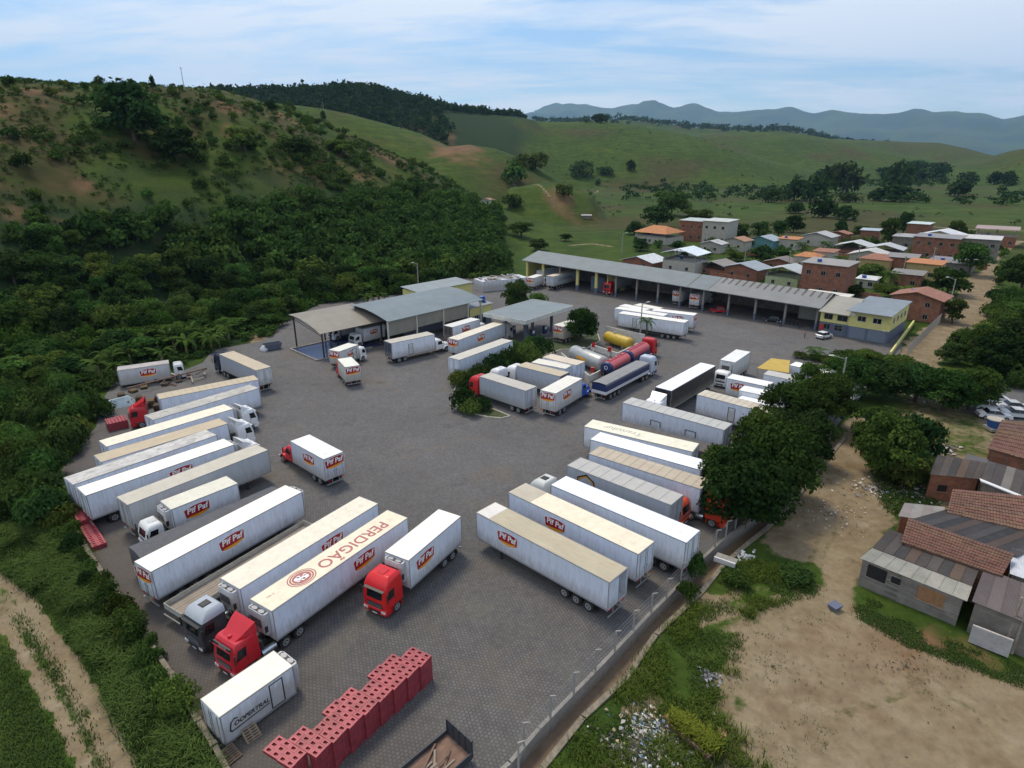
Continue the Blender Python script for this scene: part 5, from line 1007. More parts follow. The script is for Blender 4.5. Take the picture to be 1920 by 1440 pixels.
# ---- fuel canopy
o = G(985, 602, 5.5); af = math.atan2(13.7, 10.9)
fc = empty('fuel_canopy', (o.x, o.y, 0), af, 'flat grey-roofed fuel canopy with white fascia and dark pumps', 'canopy')
MB().mat(M_SHEET).box(.1, 17.4, .1, 11.1, 5.42, 5.48).build('roof', fc, color=(.19, .225, .238)); 
mb = MB().mat(M_PLAST)
for a in ((0, 17.5, 0, .1), (0, 17.5, 11.1, 11.2), (0, .1, .1, 11.1), (17.4, 17.5, .1, 11.1)): mb.box(*a, 4.75, 5.55)
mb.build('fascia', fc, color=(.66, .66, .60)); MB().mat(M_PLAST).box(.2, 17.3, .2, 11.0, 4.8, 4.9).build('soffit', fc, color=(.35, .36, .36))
for x, y in ((4, 3), (13.5, 3), (4, 8.2), (13.5, 8.2)): put('column', cached('fcc', lambda: MB().mat(M_SLATE).box(-.25, .25, -.25, .25, 0, 4.8).mesh('column')), fc, (x, y, 0))
for i, (x, y) in enumerate(((6.5, 3), (11, 3), (6.5, 8.2), (11, 8.2))):
    w_ = fc.matrix_basis @ Vector((x, y, 0)); p = empty('fuel_pump', w_, af, ['dark fuel pump at the near left under the canopy', 'dark fuel pump at the near right under the canopy', 'dark fuel pump at the far left under the canopy', 'dark fuel pump at the far right under the canopy'][i], 'pump', 'fuel pumps'); MB().mat(M_NAVY).box(-.5, .5, -.3, .3, .12, 1.9).build('body', p); MB().mat(M_CONC).box(-1.4, 1.4, -.5, .5, 0, .12).build('plinth', p); MB().mat(M_WHITE).box(-.4, .4, -.32, -.3, 1.1, 1.7).build('display', p)
# ---- storage tanks with low containment walls
def htank(a, b_, r, zc, m, name, label, band=None):
    A, B = G(*a, zc), G(*b_, zc); v = B-A; L = v.length; p = empty(name, (A.x, A.y, 0), math.atan2(v.y, v.x), label, 'tank')
    rg = [[(x, r*q*math.cos(2*math.pi*i/22), zc+r*q*math.sin(2*math.pi*i/22)) for i in range(22)] for x, q in ((0, .45), (.12, .75), (.35, .93), (.6, 1), (L-.6, 1), (L-.35, .93), (L-.12, .75), (L, .45))]
    MB().mat(m).loft(rg, True, True).build('vessel', p)
    for k in range(1, 5): x = L*k/5; put('weld_band', MB().mat(m).loft([[(x+d, (r+.015)*math.cos(2*math.pi*i/22), zc+(r+.015)*math.sin(2*math.pi*i/22)) for i in range(22)] for d in (-.03, .03)], True).mesh('weld_band'), p)
    for x in (L*.22, L*.78): put('saddle', MB().mat(M_CONC).box(x-.2, x+.2, -r*.8, r*.8, 0, zc-r*.55).mesh('saddle'), p)
    put('manhole', MB().mat(M_TRIM).tube((L*.35, 0, zc+r-.05), (L*.35, 0, zc+r+.25), .3, 10).mesh('manhole'), p)
    if band: put('name_plate', MB().mat(M_LYEL).add([(L*.32, -r-.02, zc-.05), (L*.62, -r-.02, zc-.05), (L*.62, -r*.97-.02, zc+.4), (L*.32, -r*.97-.02, zc+.4)], [(0, 1, 2, 3)]).mesh('name_plate'), p)
    return p
M_SIL = mat('galvanised_tank', (.42, .43, .42), .4, .35, dirt=.5, dirtcol=(.25, .22, .18), scale=.9, var=.15); M_YT = mat('yellow_tank', (.52, .35, .03), .45, dirt=.45, dirtcol=(.3, .2, .05), scale=.8, var=.12)
htank((1074, 660), (1133, 684), 1.45, 1.75, M_SIL, 'storage_tank', 'large silver horizontal tank with yellow plate in white containment', True); htank((1136, 630), (1184, 645), 1.15, 1.5, M_YT, 'storage_tank', 'yellow horizontal tank behind the red tanker')
def wall_run(name, label, pts, h, th, m, cat='wall', col=None, z0=0., parts='wall_panel', cap=False):
    P = [G(*q) if len(q) == 2 else Vector(q) for q in pts]; p = empty(name, (P[0].x, P[0].y, 0), 0, label, cat)
    for a, b_ in zip(P[:-1], P[1:]):
        d = b_-a; L = math.hypot(d.x, d.y); mb = MB().mat(m).box(0, L, -th/2, th/2, z0, h)
        if cap: mb.box(-.02, L+.02, -th/2-.04, th/2+.04, h, h+.06)
        mb.build(parts, p, loc=(a.x-P[0].x, a.y-P[0].y, 0), rot=(0, 0, math.atan2(d.y, d.x)), color=col)
    return p
wall_run('containment_wall', 'low white wall round the silver tank', [(1052, 672), (1105, 716), (1155, 690)], 1.15, .2, M_PLAST, col=(.75, .72, .66)); wall_run('containment_wall', 'low white wall round the yellow tank', [(1108, 655), (1158, 672), (1200, 650)], 1.1, .2, M_PLAST, col=(.78, .74, .68)); wall_run('screen_wall', 'high white panel wall behind the yellow tank', [(1134, 638), (1207, 655)], 3.1, .15, M_PLAST, col=(.62, .62, .60))
for i, (x, y, lb) in enumerate(((1110, 708, 'red hydrant post at the corner of the silver tank wall'), (1112, 660, 'red hydrant post left of the yellow tank'), (1142, 668, 'red hydrant post below the yellow tank'))):
    o = G(x, y); p = empty('hydrant_post', o, 0, lb, 'hydrant', 'hydrant posts by the tanks'); MB().mat(M_WHITE).box(-.12, .12, -.12, .12, 0, 1.0).build('post', p); MB().mat(M_RED).box(-.3, .3, -.2, .2, 1.0, 1.9).build('valve_box', p)
# ---- planted island with kerb
ISL = [(846, 748), (852, 757), (868, 768), (890, 777), (915, 783), (940, 785), (956, 781), (925, 768), (900, 752), (888, 730), (905, 716), (960, 686), (1020, 668), (1052, 656), (1098, 655), (1125, 640), (1120, 625), (1090, 622), (1060, 632), (1020, 636), (960, 655), (905, 685), (860, 712)]
isl = [G(*q) for q in ISL]; bm = bmesh.new(); bm.faces.new([bm.verts.new((a.x, a.y, .11)) for a in isl]); bmesh.ops.triangulate(bm, faces=bm.faces[:])
for f in bm.faces:
    if f.normal.z < 0: f.normal_flip()
me_i = bpy.data.meshes.new('island_soil'); bm.to_mesh(me_i); bm.free()
me_i.materials.append(mat('island_grass', (.045, .065, .022), .95, dirt=.7, dirtcol=(.13, .10, .06), scale=.5, var=.4, coord='Object')); isl_o = put('planted_island', me_i); tag(isl_o, 'kerbed island of soil and grass in the middle of the yard', None, None, 'structure')
kc = list(isl)+[isl[0]]
for a, b_ in zip(kc[:-1], kc[1:]):
    d = b_-a; L = math.hypot(d.x, d.y); MB().mat(M_PLAST).box(-.05, L+.05, -.09, .09, 0, .17).build('kerb', isl_o, loc=(a.x, a.y, 0), rot=(0, 0, math.atan2(d.y, d.x)), color=(.52, .49, .42))
# ---- yellow canopy in the right-hand corner
cy_ = [G(1419, 691, 3.6), G(1446, 672.5, 3.6), G(1481, 676.6, 3.6), G(1479, 700, 3.6)]
p = empty('shade_canopy', (cy_[0].x, cy_[0].y, 0), 0, 'flat mustard yellow canopy between the white trucks', 'canopy'); o0 = Vector((cy_[0].x, cy_[0].y, 0))
M_MUST = mat('mustard_canopy', (.50, .34, .06), .7, dirt=.5, dirtcol=(.30, .22, .06), scale=.8, var=.12)
MB().mat(M_MUST).add([tuple(q-o0+Vector((0, 0, dz))) for dz in (0, .1) for q in cy_], [(3, 2, 1, 0), (4, 5, 6, 7), (0, 1, 5, 4), (1, 2, 6, 5), (2, 3, 7, 6), (3, 0, 4, 7)][:]).build('roof', p)
for q in cy_: w_ = (q-o0)*.94+(cy_[2]-o0)*.03; put('post', cached('cyp', lambda: MB().mat(M_TRIM).tube((0, 0, 0), (0, 0, 3.6), .06, 6).mesh('post')), p, (w_.x, w_.y, 0))
# ================================================================ village
VY = R(-43)
def house(cx, by, wp, hp, label, wall='b', roof='gable', rc=(.42, .42, .42), yaw=None, depth=.8, storeys=1, terr=False, name='house', wins=True, tank=False, wc=(.5, .45, .36)):
    """cx, by: photo pixel of the middle of the near foot; wp, hp: its size in photo pixels"""
    g = TR(cx, by); dist = math.hypot(g.x, g.y); s = dist/F*1.05; w_ = wp*s*.86; h_ = hp*s*.82; d_ = w_*depth; yaw = VY if yaw is None else R(yaw)
    gb = roof == 'gable'
    p = empty(name, (g.x, g.y+d_*.35, g.z-.3), yaw-(math.pi/2 if gb else 0)+R((cx*7 % 11)-5), label, 'house'); h_ += .3
    if gb: w_, d_ = d_, w_
    m, c = {'b': (M_BRICK, None), 'p': (M_PLAST, wc), 'k': (M_BLOCK, None)}[wall]; rise = .28*d_*.5 if roof in ('gable', 'hip') else .0; hw = h_-rise
    if terr:
        hb = hw*.62; MB().mat(m).box(-w_/2, w_/2, -d_/2, d_/2, 0, hb).build('wall', p, color=c)
        for a in (-.46, 0, .46):
            for b_ in (-.46, .46): put('terrace_post', cached(('tp', round(hw-hb, 1)), lambda: MB().mat(M_CONC).box(-.12, .12, -.12, .12, 0, hw-hb+.02).mesh('terrace_post')), p, (a*w_, b_*d_, hb))
        MB().mat(M_CONC).box(-w_*.495, w_*.495, -d_*.495, -d_*.485+.05, hb, hb+.8).box(-w_*.495, -w_*.485, -d_*.48, d_*.48, hb, hb+.8).build('parapet', p)
    else: hb = hw; MB().mat(m).box(-w_/2, w_/2, -d_/2, d_/2, 0, hb).build('wall', p, color=c)
    oh = .7 if gb else .45; X, Y = w_/2+oh, d_/2+oh; z = hw; th = .12
    rm = M_TILE if rc[0] > rc[2]*1.6 else M_SHEET; mb = MB().mat(rm)
    if roof == 'gable':
        for s in (-1, 1): mb.add([(-X, s*Y, z-.1), (X, s*Y, z-.1), (X, 0, z+rise), (-X, 0, z+rise), (-X, s*Y, z-.1+th), (X, s*Y, z-.1+th), (X, 0, z+rise+th), (-X, 0, z+rise+th)], [(0, 1, 2, 3), (7, 6, 5, 4), (0, 4, 5, 1), (1, 5, 6, 2), (3, 2, 6, 7), (0, 3, 7, 4)])
        mb.build('roof', p, color=rc)
        if not terr:
            for s in (-1, 1): put('gable_wall', MB().mat(m).add([(s*w_/2, -d_/2, z), (s*w_/2, d_/2, z), (s*w_/2, 0, z+rise*.9), (s*(w_/2-.15), -d_/2, z), (s*(w_/2-.15), d_/2, z), (s*(w_/2-.15), 0, z+rise*.9)], [(0, 1, 2), (3, 5, 4), (0, 3, 4, 1), (1, 4, 5, 2), (2, 5, 3, 0)]).mesh('gable_wall'), p, color=c)
    elif roof == 'hip':
        mb.add([(-X, -Y, z-.05), (X, -Y, z-.05), (X, Y, z-.05), (-X, Y, z-.05), (-X*.4, 0, z+rise*1.3), (X*.4, 0, z+rise*1.3)], [(0, 1, 5, 4), (1, 2, 5), (2, 3, 4, 5), (3, 0, 4), (3, 2, 1, 0)]); mb.build('roof', p, color=rc)
    else:
        r1 = .5; mb.add([(-X, -Y, z), (X, -Y, z), (X, Y, z+r1), (-X, Y, z+r1), (-X, -Y, z+th), (X, -Y, z+th), (X, Y, z+r1+th), (-X, Y, z+r1+th)], [(0, 3, 2, 1), (4, 5, 6, 7), (0, 1, 5, 4), (1, 2, 6, 5), (2, 3, 7, 6), (3, 0, 4, 7)]); mb.build('roof', p, color=rc)
    if wins:
        n = max(2, int(w_/3.2)); ns = storeys
        for k in range(ns):
            zz_ = hb/ns*k+hb/ns*.36
            for i in range(n):
                if k == 0 and i == 0: put('door', cached('hdr', lambda: MB().mat(M_DARK).box(-.45, .45, -.04, 0, 0, 2.0).mesh('door')), p, (-w_/2+w_*(i+.5)/n, -d_/2, 0)); continue
                window(p, -w_/2+w_*(i+.5)/n, -d_/2-.0, zz_, 1.1, min(1.1, hb/ns*.4), 0, 2, (.3, .3, .3))
            for j in range(2): window(p, (w_/2 if gb else -w_/2), -d_/4+d_/2*j, zz_, .9, min(1.0, hb/ns*.4), R(90 if gb else -90), 2, (.3, .3, .3))
    if tank or cx % 3 == 1: MB().mat(M_BLUE).tube((-w_*.2, -d_*.2, hb+.05), (-w_*.2, -d_*.2, hb+1.0), .55, 10, .65).build('water_tank', p)
    return p
RG, RW, RO, RBN, RTL = (.36, .38, .39), (.60, .62, .64), (.46, .19, .075), (.17, .13, .11), (.30, .135, .09)
for a in [
 (1240, 457, 72, 32, 'house with bright orange hipped roof and open veranda', 'p', 'hip', RO, None, .9, 1, True),
 (1308, 452, 52, 40, 'two-storey brick house with pale grey terrace roof', 'b', 'mono', (.42, .46, .44), None, .8, 2, False),
 (1352, 457, 50, 44, 'whitewashed and brick house with raised light roof', 'p', 'mono', (.50, .52, .48), None, .9, 2, False),
 (1288, 512, 70, 50, 'cream house with brick terrace under brilliant white roof', 'p', 'gable', (.72, .78, .84), None, .8, 1, True),
 (1212, 502, 70, 24, 'low brick house with white roof behind the garage', 'b', 'gable', RW, None, .8, 1, False),
 (1350, 514, 60, 26, 'low brick house with brown-grey gable roof', 'b', 'gable', (.24, .21, .18), None, .8, 1, True),
 (1405, 524, 66, 32, 'brick house with blue-grey gable roof', 'b', 'gable', (.30, .34, .37), None, .8, 1, False),
 (1482, 538, 62, 40, 'house with lime green band under grey gable roof', 'p', 'gable', (.42, .45, .46), None, .85, 1, True),
 (1556, 556, 78, 62, 'tall bare-brick building with roof terrace and blue tank', 'b', 'mono', (.28, .26, .24), None, .7, 2, False),
 (1520, 503, 40, 28, 'house with light orange roof above the brick building', 'p', 'hip', RO, None, .9, 1, False),
 (1550, 500, 34, 28, 'house with deep brown tiled roof beside palm', 'p', 'mono', RTL, None, .9, 1, False),
 (1610, 482, 54, 28, 'brick house with pale grey gable roof, left of a pair', 'b', 'gable', (.50, .50, .50), None, .8, 1, True),
 (1667, 488, 52, 28, 'brick house with pale grey gable roof, right of a pair', 'b', 'gable', (.46, .47, .48), None, .8, 1, True),
 (1640, 496, 60, 26, 'house with wide cream-grey roof in front of the pair', 'p', 'gable', (.52, .50, .46), None, .8, 1, False),
 (1652, 510, 48, 30, 'yellowish house with faded terracotta roof', 'p', 'hip', RTL, None, .9, 1, False),
 (1697, 512, 44, 28, 'brick house with weathered grey tile roof', 'b', 'mono', (.22, .20, .19), None, .9, 1, False),
 (1740, 528, 50, 32, 'house with orange and white roof and yellow side', 'p', 'mono', RO, None, .8, 1, False),
 (1706, 541, 46, 26, 'small brick house with blue shutter behind the office', 'b', 'mono', (.20, .18, .16), None, .8, 1, False),
 (1732, 600, 74, 52, 'brick house with terracotta gable roof next to the office', 'b', 'gable', RTL, None, .8, 2, False),
 (1542, 462, 50, 26, 'house with grey roof and white front among palms', 'p', 'gable', (.42, .42, .42), None, .8, 1, False),
 (1578, 452, 30, 18, 'little house with dark red roof at the field edge', 'b', 'gable', RTL, None, .8, 1, False),
 (1709, 470, 44, 24, 'house with grey mono-pitch roof behind a small tree', 'k', 'mono', (.33, .33, .33), None, .8, 1, False),
 (1765, 487, 66, 38, 'wide bare-brick house with flat front', 'b', 'mono', (.22, .21, .21), None, .7, 2, False),
 (1776, 470, 66, 34, 'house with long white gable roof near the field', 'b', 'gable', (.62, .62, .64), None, .8, 1, True),
 (1835, 490, 62, 38, 'grey and brick terrace with white edge roof and columns', 'k', 'mono', (.55, .52, .50), None, .7, 2, False),
 (1876, 462, 54, 28, 'half-built brick house at the far right of the village', 'b', 'mono', (.34, .24, .22), None, .8, 1, True),
 (1727, 446, 32, 24, 'brick house with mint white roof beside the field track', 'b', 'mono', (.52, .60, .58), None, .8, 1, False),
 (1438, 466, 50, 24, 'teal-fronted house with blue-grey roof', 'p', 'gable', (.30, .36, .40), None, .8, 1, False),
 (1484, 468, 34, 20, 'narrow house with orange roof and blue tank', 'p', 'mono', RO, None, .8, 1, False),
 (1386, 470, 40, 26, 'white house with brown-orange roof beside a palm', 'p', 'gable', (.36, .20, .12), None, .8, 1, False),
 (1340, 474, 40, 24, 'house with rounded white and grey roofs', 'p', 'gable', (.46, .45, .43), None, .8, 1, False),
 (1472, 502, 54, 18, 'low house with dark brown tiled roof', 'b', 'gable', RBN, None, .8, 1, False),
 (1634, 453, 28, 20, 'tiny brick house among dark trees', 'b', 'mono', (.36, .42, .48), None, .8, 1, False),
 (1795, 512, 60, 18, 'low shed with lilac-grey roof below the brick terrace', 'k', 'mono', (.20, .18, .19), None, .9, 1, False),
 (1630, 540, 30, 16, 'small white sheds stacked behind the office', 'p', 'mono', (.62, .62, .60), None, .8, 1, False),
 (1165+120, 486, 30, 16, 'small outbuilding beside the cream terrace house', 'p', 'mono', (.5, .52, .55), None, .8, 1, False)]:
    h = house(*a, tank=('blue tank' in a[4]), wc=(.40, .46, .24) if 'lime' in a[4] else (.10, .26, .28) if 'teal' in a[4] else (.46, .34, .14) if 'yellow' in a[4] else (.46, .43, .37))
# low garden walls and utility poles that tie the village together
for i, (x0, y0, x1, y1) in enumerate(((1330, 520, 1400, 532), (1440, 545, 1510, 556), (1600, 520, 1650, 512), (1690, 530, 1760, 540), (1560, 480, 1620, 492), (1240, 470, 1290, 476), (1400, 480, 1450, 486), (1640, 575, 1700, 566), (1780, 498, 1850, 506), (1500, 505, 1545, 512), (1590, 556, 1650, 563), (1710, 500, 1745, 488))):
    a, b_ = TR(x0, y0), TR(x1, y1); d = b_-a; p = empty('garden_wall', a, math.atan2(d.y, d.x), 'low %s garden wall %s' % (('brick', 'grey block')[i % 2], ('before the brown-grey gable house', 'behind the garage below the lime band house', 'left of the terracotta roofs', 'beside the orange and white roof', 'in front of the palms', 'below the orange hipped roof', 'below the teal house', 'right behind the office block', 'below the brick terrace at the village end', 'in front of the small orange roof', 'right behind the pale rear roof', 'between the brick terraces')[i]), 'wall'); MB().mat((M_BRICK, M_BLOCK)[i % 2]).box(0, d.length, -.12, .12, -1, 1.7).build('wall_panel', p)
house(913, 384, 22, 13, 'small white farmhouse alone at the foot of the hill', 'p', 'gable', (.28, .16, .11), -20, .8, name='farmhouse', wc=(.62, .60, .56))
house(1100, 410, 18, 6, 'small open cattle shed beside the farm track', 'p', 'mono', (.3, .28, .26), 0, .6, name='cattle_shed', wc=(.2, .17, .13), wins=False)
# ================================================================ shacks by the sandy lot
def corr(P, n, m, cols, parent, name='roof_sheet', wave=.055, seg=22, lift=0.):
    """P: four corners near-left, near-right, far-right, far-left; n sheets side by side, corrugations run near to far"""
    a, b_, c, d = [Vector(q) for q in P]
    for k in range(n):
        t0, t1 = k/n, (k+1)/n+.004; vs = []; up = Vector((0, 0, 1))
        for i in range(seg+1):
            t = t0+(t1-t0)*i/seg; o = up*(wave*.5*(1+math.cos(math.pi*i))*1.0+lift+(k % 2)*.012); vs += [a.lerp(b_, t)+o, d.lerp(c, t)+o]
        fs = [(2*i, 2*i+2, 2*i+3, 2*i+1) for i in range(seg)]
        put(name, MB().mat(m).add(vs, fs).mesh(name), parent, color=cols[k % len(cols)])
def tiles(P, rows, m, cols, parent, seed=0, ncol=34):
    a, b_, c, d = [Vector(q) for q in P]; rnd = random.Random(seed)
    for r_i in range(rows):
        t0, t1 = r_i/rows, (r_i+1)/rows+.02; vs = []; fs = []
        for j in range(ncol):
            s0, s1 = j/ncol, (j+1)/ncol; j1, j2 = rnd.uniform(-.02, .03), rnd.uniform(-.006, .006)
            def Q(s, t, z): return a.lerp(b_, s).lerp(d.lerp(c, s), t)+Vector((0, 0, z))
            n = len(vs); vs += [Q(s0, t0+j2, .07+j1), Q((s0+s1)/2, t0+j2, .135+j1), Q(s1, t0+j2, .07+j1), Q(s0, t1, .0), Q((s0+s1)/2, t1, .065), Q(s1, t1, .0), Q(s0, t0+j2, 0), Q(s1, t0+j2, 0)]
            fs += [(n, n+1, n+4, n+3), (n+1, n+2, n+5, n+4), (n+6, n+7, n+2, n+1, n)]
        put('tile_course', MB().mat(m).add(vs, fs).mesh('tile_course'), parent, color=tuple(k*rnd.uniform(.9, 1.1) for k in cols[0]))
def shack(label, q, zs, kind, cols, n=8, wall=M_BRICK, wcol=None, wins=(), inset=.3, door=None):
    P = [G(*a, z) for a, z in zip(q, zs)]; p = empty('shack', (P[0].x, P[0].y, 0), 0, label, 'shack'); o = Vector((P[0].x, P[0].y, 0)); P = [a-o for a in P]
    cen = sum(P, Vector())/4; W_ = [a.lerp(Vector((cen.x, cen.y, a.z)), inset/max(1, (a-cen).length)) for a in P]
    for i in range(4):
        a, b_ = W_[i], W_[(i+1) % 4]; t = .16; nrm = Vector((-(b_-a).y, (b_-a).x, 0)).normalized()*t
        vs = [(a.x, a.y, -.3), (b_.x, b_.y, -.3), (b_.x, b_.y, b_.z-.04), (a.x, a.y, a.z-.04), (a.x+nrm.x, a.y+nrm.y, -.3), (b_.x+nrm.x, b_.y+nrm.y, -.3), (b_.x+nrm.x, b_.y+nrm.y, b_.z-.04), (a.x+nrm.x, a.y+nrm.y, a.z-.04)]
        put('wall', MB().mat(wall).add(vs, [(0, 1, 2, 3), (7, 6, 5, 4), (3, 2, 6, 7), (0, 4, 5, 1), (1, 5, 6, 2), (0, 3, 7, 4)]).mesh('wall'), p, color=wcol)
    for s, w_, z0, z1, mm in wins:
        a, b_ = W_[0], W_[1]; d = (b_-a); d.z = 0; L = d.length; rz = math.atan2(d.y, d.x); c = a+d*s
        put('window', MB().mat(mm or M_DARK).box(-w_/2, w_/2, -.05, .02, z0, z1).mat(M_WOOD).box(-w_/2-.07, w_/2+.07, -.07, .0, z0-.07, z0).mesh('window'), p, (c.x, c.y, 0), (0, 0, rz))
    if kind == 'tile': tiles(P, n, M_TILE, cols, p, len(label))
    else: corr(P, n, M_SHEET, cols, p)
    return p, P
DK = [(.125, .108, .10), (.16, .138, .125), (.10, .092, .09), (.19, .135, .105)]; TL = [(.175, .088, .06), (.25, .125, .085), (.16, .09, .07)]
M_RUSTW = mat('rust_stain_wall', (.30, .15, .07), .9, dirt=.6, dirtcol=(.14, .10, .07), scale=2.5, var=.3)
p, P = shack('long block-walled shack with pale corrugated strip roof facing the sand', [(1612, 1047), (1812, 1128), (1822, 1100), (1636, 1028)], (2.55, 2.55, 2.85, 2.85), 'sheet', [(.40, .39, .34), (.44, .42, .37)], 8, M_BLOCK, None, ((.17, 1.5, 1.1, 2.35, M_DARK), (.37, .7, 1.5, 2.1, M_DARK), (.72, 1.9, 1.0, 2.3, M_RUSTW)), inset=.25)
shack('dark fibre-cement roofed room behind the pale strip roof', [(1636, 1027), (1822, 1099), (1838, 1060), (1668, 992)], (2.9, 2.9, 3.3, 3.3), 'sheet', DK, 9, M_BLOCK)
p, P = shack('brown tiled roof house between two dark sheet roofs', [(1690, 1017), (1878, 1082), (1902, 1040), (1703, 972)], (3.35, 3.35, 4.1, 4.1), 'tile', TL, 9, M_BRICK)
shack('wide dark sheet roof behind the lower tiled house', [(1706, 975), (1906, 1044), (1990, 1010), (1778, 955)], (3.6, 3.6, 3.2, 3.2), 'sheet', DK, 10, M_BRICK)
shack('small lean-to with greyish white slab roof and dirt yard', [(1684, 968), (1766, 981), (1771, 951), (1696, 943)], (2.6, 2.6, 2.8, 2.8), 'sheet', [(.38, .34, .33), (.42, .40, .38)], 4, M_BRICK)
shack('upper tiled roof house with orange-brown courses', [(1775, 962), (1985, 1010), (1960, 935), (1786, 918)], (3.3, 3.3, 4.0, 4.0), 'tile', TL, 10, M_BRICK)
shack('brick shack with sagging dark grey roof beside the trees', [(1743, 890), (1839, 899), (1853, 868), (1758, 853)], (3.0, 3.0, 3.2, 3.2), 'sheet', DK, 6, M_BRICK, None, ((.3, .9, 1.0, 1.8, M_DARK),))
p, P = shack('long dark shed with white front edge at the right border', [(1838, 903), (1990, 965), (2000, 905), (1852, 864)], (3.3, 3.3, 3.8, 3.8), 'sheet', [(.12, .105, .10), (.10, .09, .09), (.26, .24, .22)], 8, M_BLOCK)
a, b_ = P[0], P[1]; put('eave_board', MB().mat(M_WHITE).add([tuple(a+Vector((0, 0, .12))), tuple(b_+Vector((0, 0, .12))), tuple(b_+Vector((.15, .4, .2))), tuple(a+Vector((.15, .4, .2))), tuple(a), tuple(b_)], [(0, 1, 2, 3), (4, 5, 1, 0)]).mesh('eave_board'), p)
shack('house corner with clean white sheet roof at the right border', [(1893, 1076), (1990, 1110), (1990, 1050), (1897, 1028)], (3.3, 3.3, 3.5, 3.5), 'sheet', [(.62, .64, .68)], 3, M_BLOCK)
shack('shed with dusty brown sheets above a white wall, bottom right', [(1822, 1128), (1990, 1195), (1990, 1120), (1845, 1066)], (2.9, 2.9, 3.3, 3.3), 'sheet', [(.17, .14, .14), (.21, .175, .17)], 6, M_BLOCK)
shack('tiled roof house at the right border behind tall grass', [(1852, 842), (1990, 880), (1990, 800), (1878, 788)], (3.1, 3.1, 3.8, 3.8), 'tile', TL, 9, M_BRICK)
shack('sky-blue hut squeezed between two dark roofs', [(1807, 868), (1850, 876), (1853, 862), (1813, 851)], (2.8, 2.8, 2.9, 2.9), 'sheet', [(.16, .15, .16)], 2, M_PLAST, (.28, .38, .52))
wall_run('yard_wall', 'white plastered wall below the brown shed, bottom right', [(1815, 1202), (1890, 1232)], 1.6, .18, M_PLAST, col=(.50, .46, .44))
for k, (x, y, lb) in enumerate(((1882, 1215, 'dark timber post leaning by the white wall'), (1897, 1222, 'second dark timber post behind the leaning one'))):
    o = G(x, y); p = MB().mat(M_WOOD).tube((0, 0, -.2), (.3, .2, 4.6), .13, 7, .09).mesh('timber_post'); tag(put('timber_post', p, None, o, color=(.1, .09, .08)), lb, 'post', 'timber posts by the white wall')
o = G(1862, 805); p = empty('water_tank', o, 0, 'blue open water tank with cream rim beside the tiled roof', 'tank'); MB().mat(M_BLUE).tube((0, 0, .4), (0, 0, 1.5), .8, 14, 1.0).build('vessel', p); MB().mat(M_PLAST).tube((0, 0, 1.5), (0, 0, 1.62), 1.05, 14, 1.05).build('rim', p, color=(.5, .45, .38)); MB().mat(M_CONC).box(-.9, .9, -.9, .9, 0, .4).build('base', p)
# ================================================================ walls, canal, fence
P = WALL; lw = empty('boundary_wall', (0, 0, 0), 0, 'low mossy concrete wall along the left edge of the yard', 'wall')
M_MOSS = mat('mossy_concrete', (.21, .175, .13), .95, dirt=.8, dirtcol=(.10, .085, .05), scale=1.1, var=.3, bump=.5)
rnd = random.Random(5)
for (ax, ay), (bx, by) in zip(P[:-1], P[1:]):
    L = math.hypot(bx-ax, by-ay); n = max(1, int(L/3.0))
    for k in range(n):
        x0, y0 = ax+(bx-ax)*k/n, ay+(by-ay)*k/n; h = .62+rnd.uniform(-.06, .06); w_ = .17
        put('wall_segment', MB().mat(M_MOSS).box(0, L/n-.02, -w_, w_, -1.3, h).box(L/n-.3, L/n-.02, -w_-.05, w_+.05, -.2, h+.06).mesh('wall_segment'), lw, (x0, y0, 0), (0, 0, math.atan2(by-ay, bx-ax)+R(rnd.uniform(-.6, .6))))
cn = empty('drainage_canal', (0, 0, 0), 0, 'concrete drainage channel with muddy floor outside the fence', 'canal')
M_MUD = mat('muddy_floor', (.20, .135, .085), .75, dirt=.6, dirtcol=(.12, .085, .055), scale=.6, var=.2)
n = len(CIN)
vs = [(*c, -1.15) for c in CIN]+[(*c, -1.15) for c in COUT]; put('channel_floor', MB().mat(M_MUD).add(vs, [(i, n+i, n+i+1, i+1) for i in range(n-1)]).mesh('channel_floor'), cn)
def kerbline(pts, z0, z1, th, name, m, side):
    for (ax, ay), (bx, by) in zip(pts[:-1], pts[1:]):
        L = math.hypot(bx-ax, by-ay); k = max(1, int(L/4))
        for i in range(k): put(name, MB().mat(m).box(-.03, L/k+.03, -th*(.5-side*.5), th*(.5+side*.5), z0, z1+.015*(i % 2)).mesh(name), cn, (ax+(bx-ax)*i/k, ay+(by-ay)*i/k, 0), (0, 0, math.atan2(by-ay, bx-ax)))
kerbline(CIN, -1.4, .22, .28, 'channel_wall', M_CONC, 1); kerbline(COUT, -1.4, .04, .42, 'channel_wall', M_MOSS, -1)
# footbridge slab with white face
a, b_ = G(1338, 1052), G(1372, 1062); d = b_-a; p = empty('footbridge', (a.x, a.y, 0), math.atan2(d.y, d.x)-.1, 'short concrete slab bridge with white edge across the channel', 'bridge'); L = d.length+.3
MB().mat(M_CONC).box(0, L, .1, 1.0, .22, .42).build('slab', p); MB().mat(M_WHITE).box(0, L, -.06, .1, .05, .52).build('edge_beam', p)
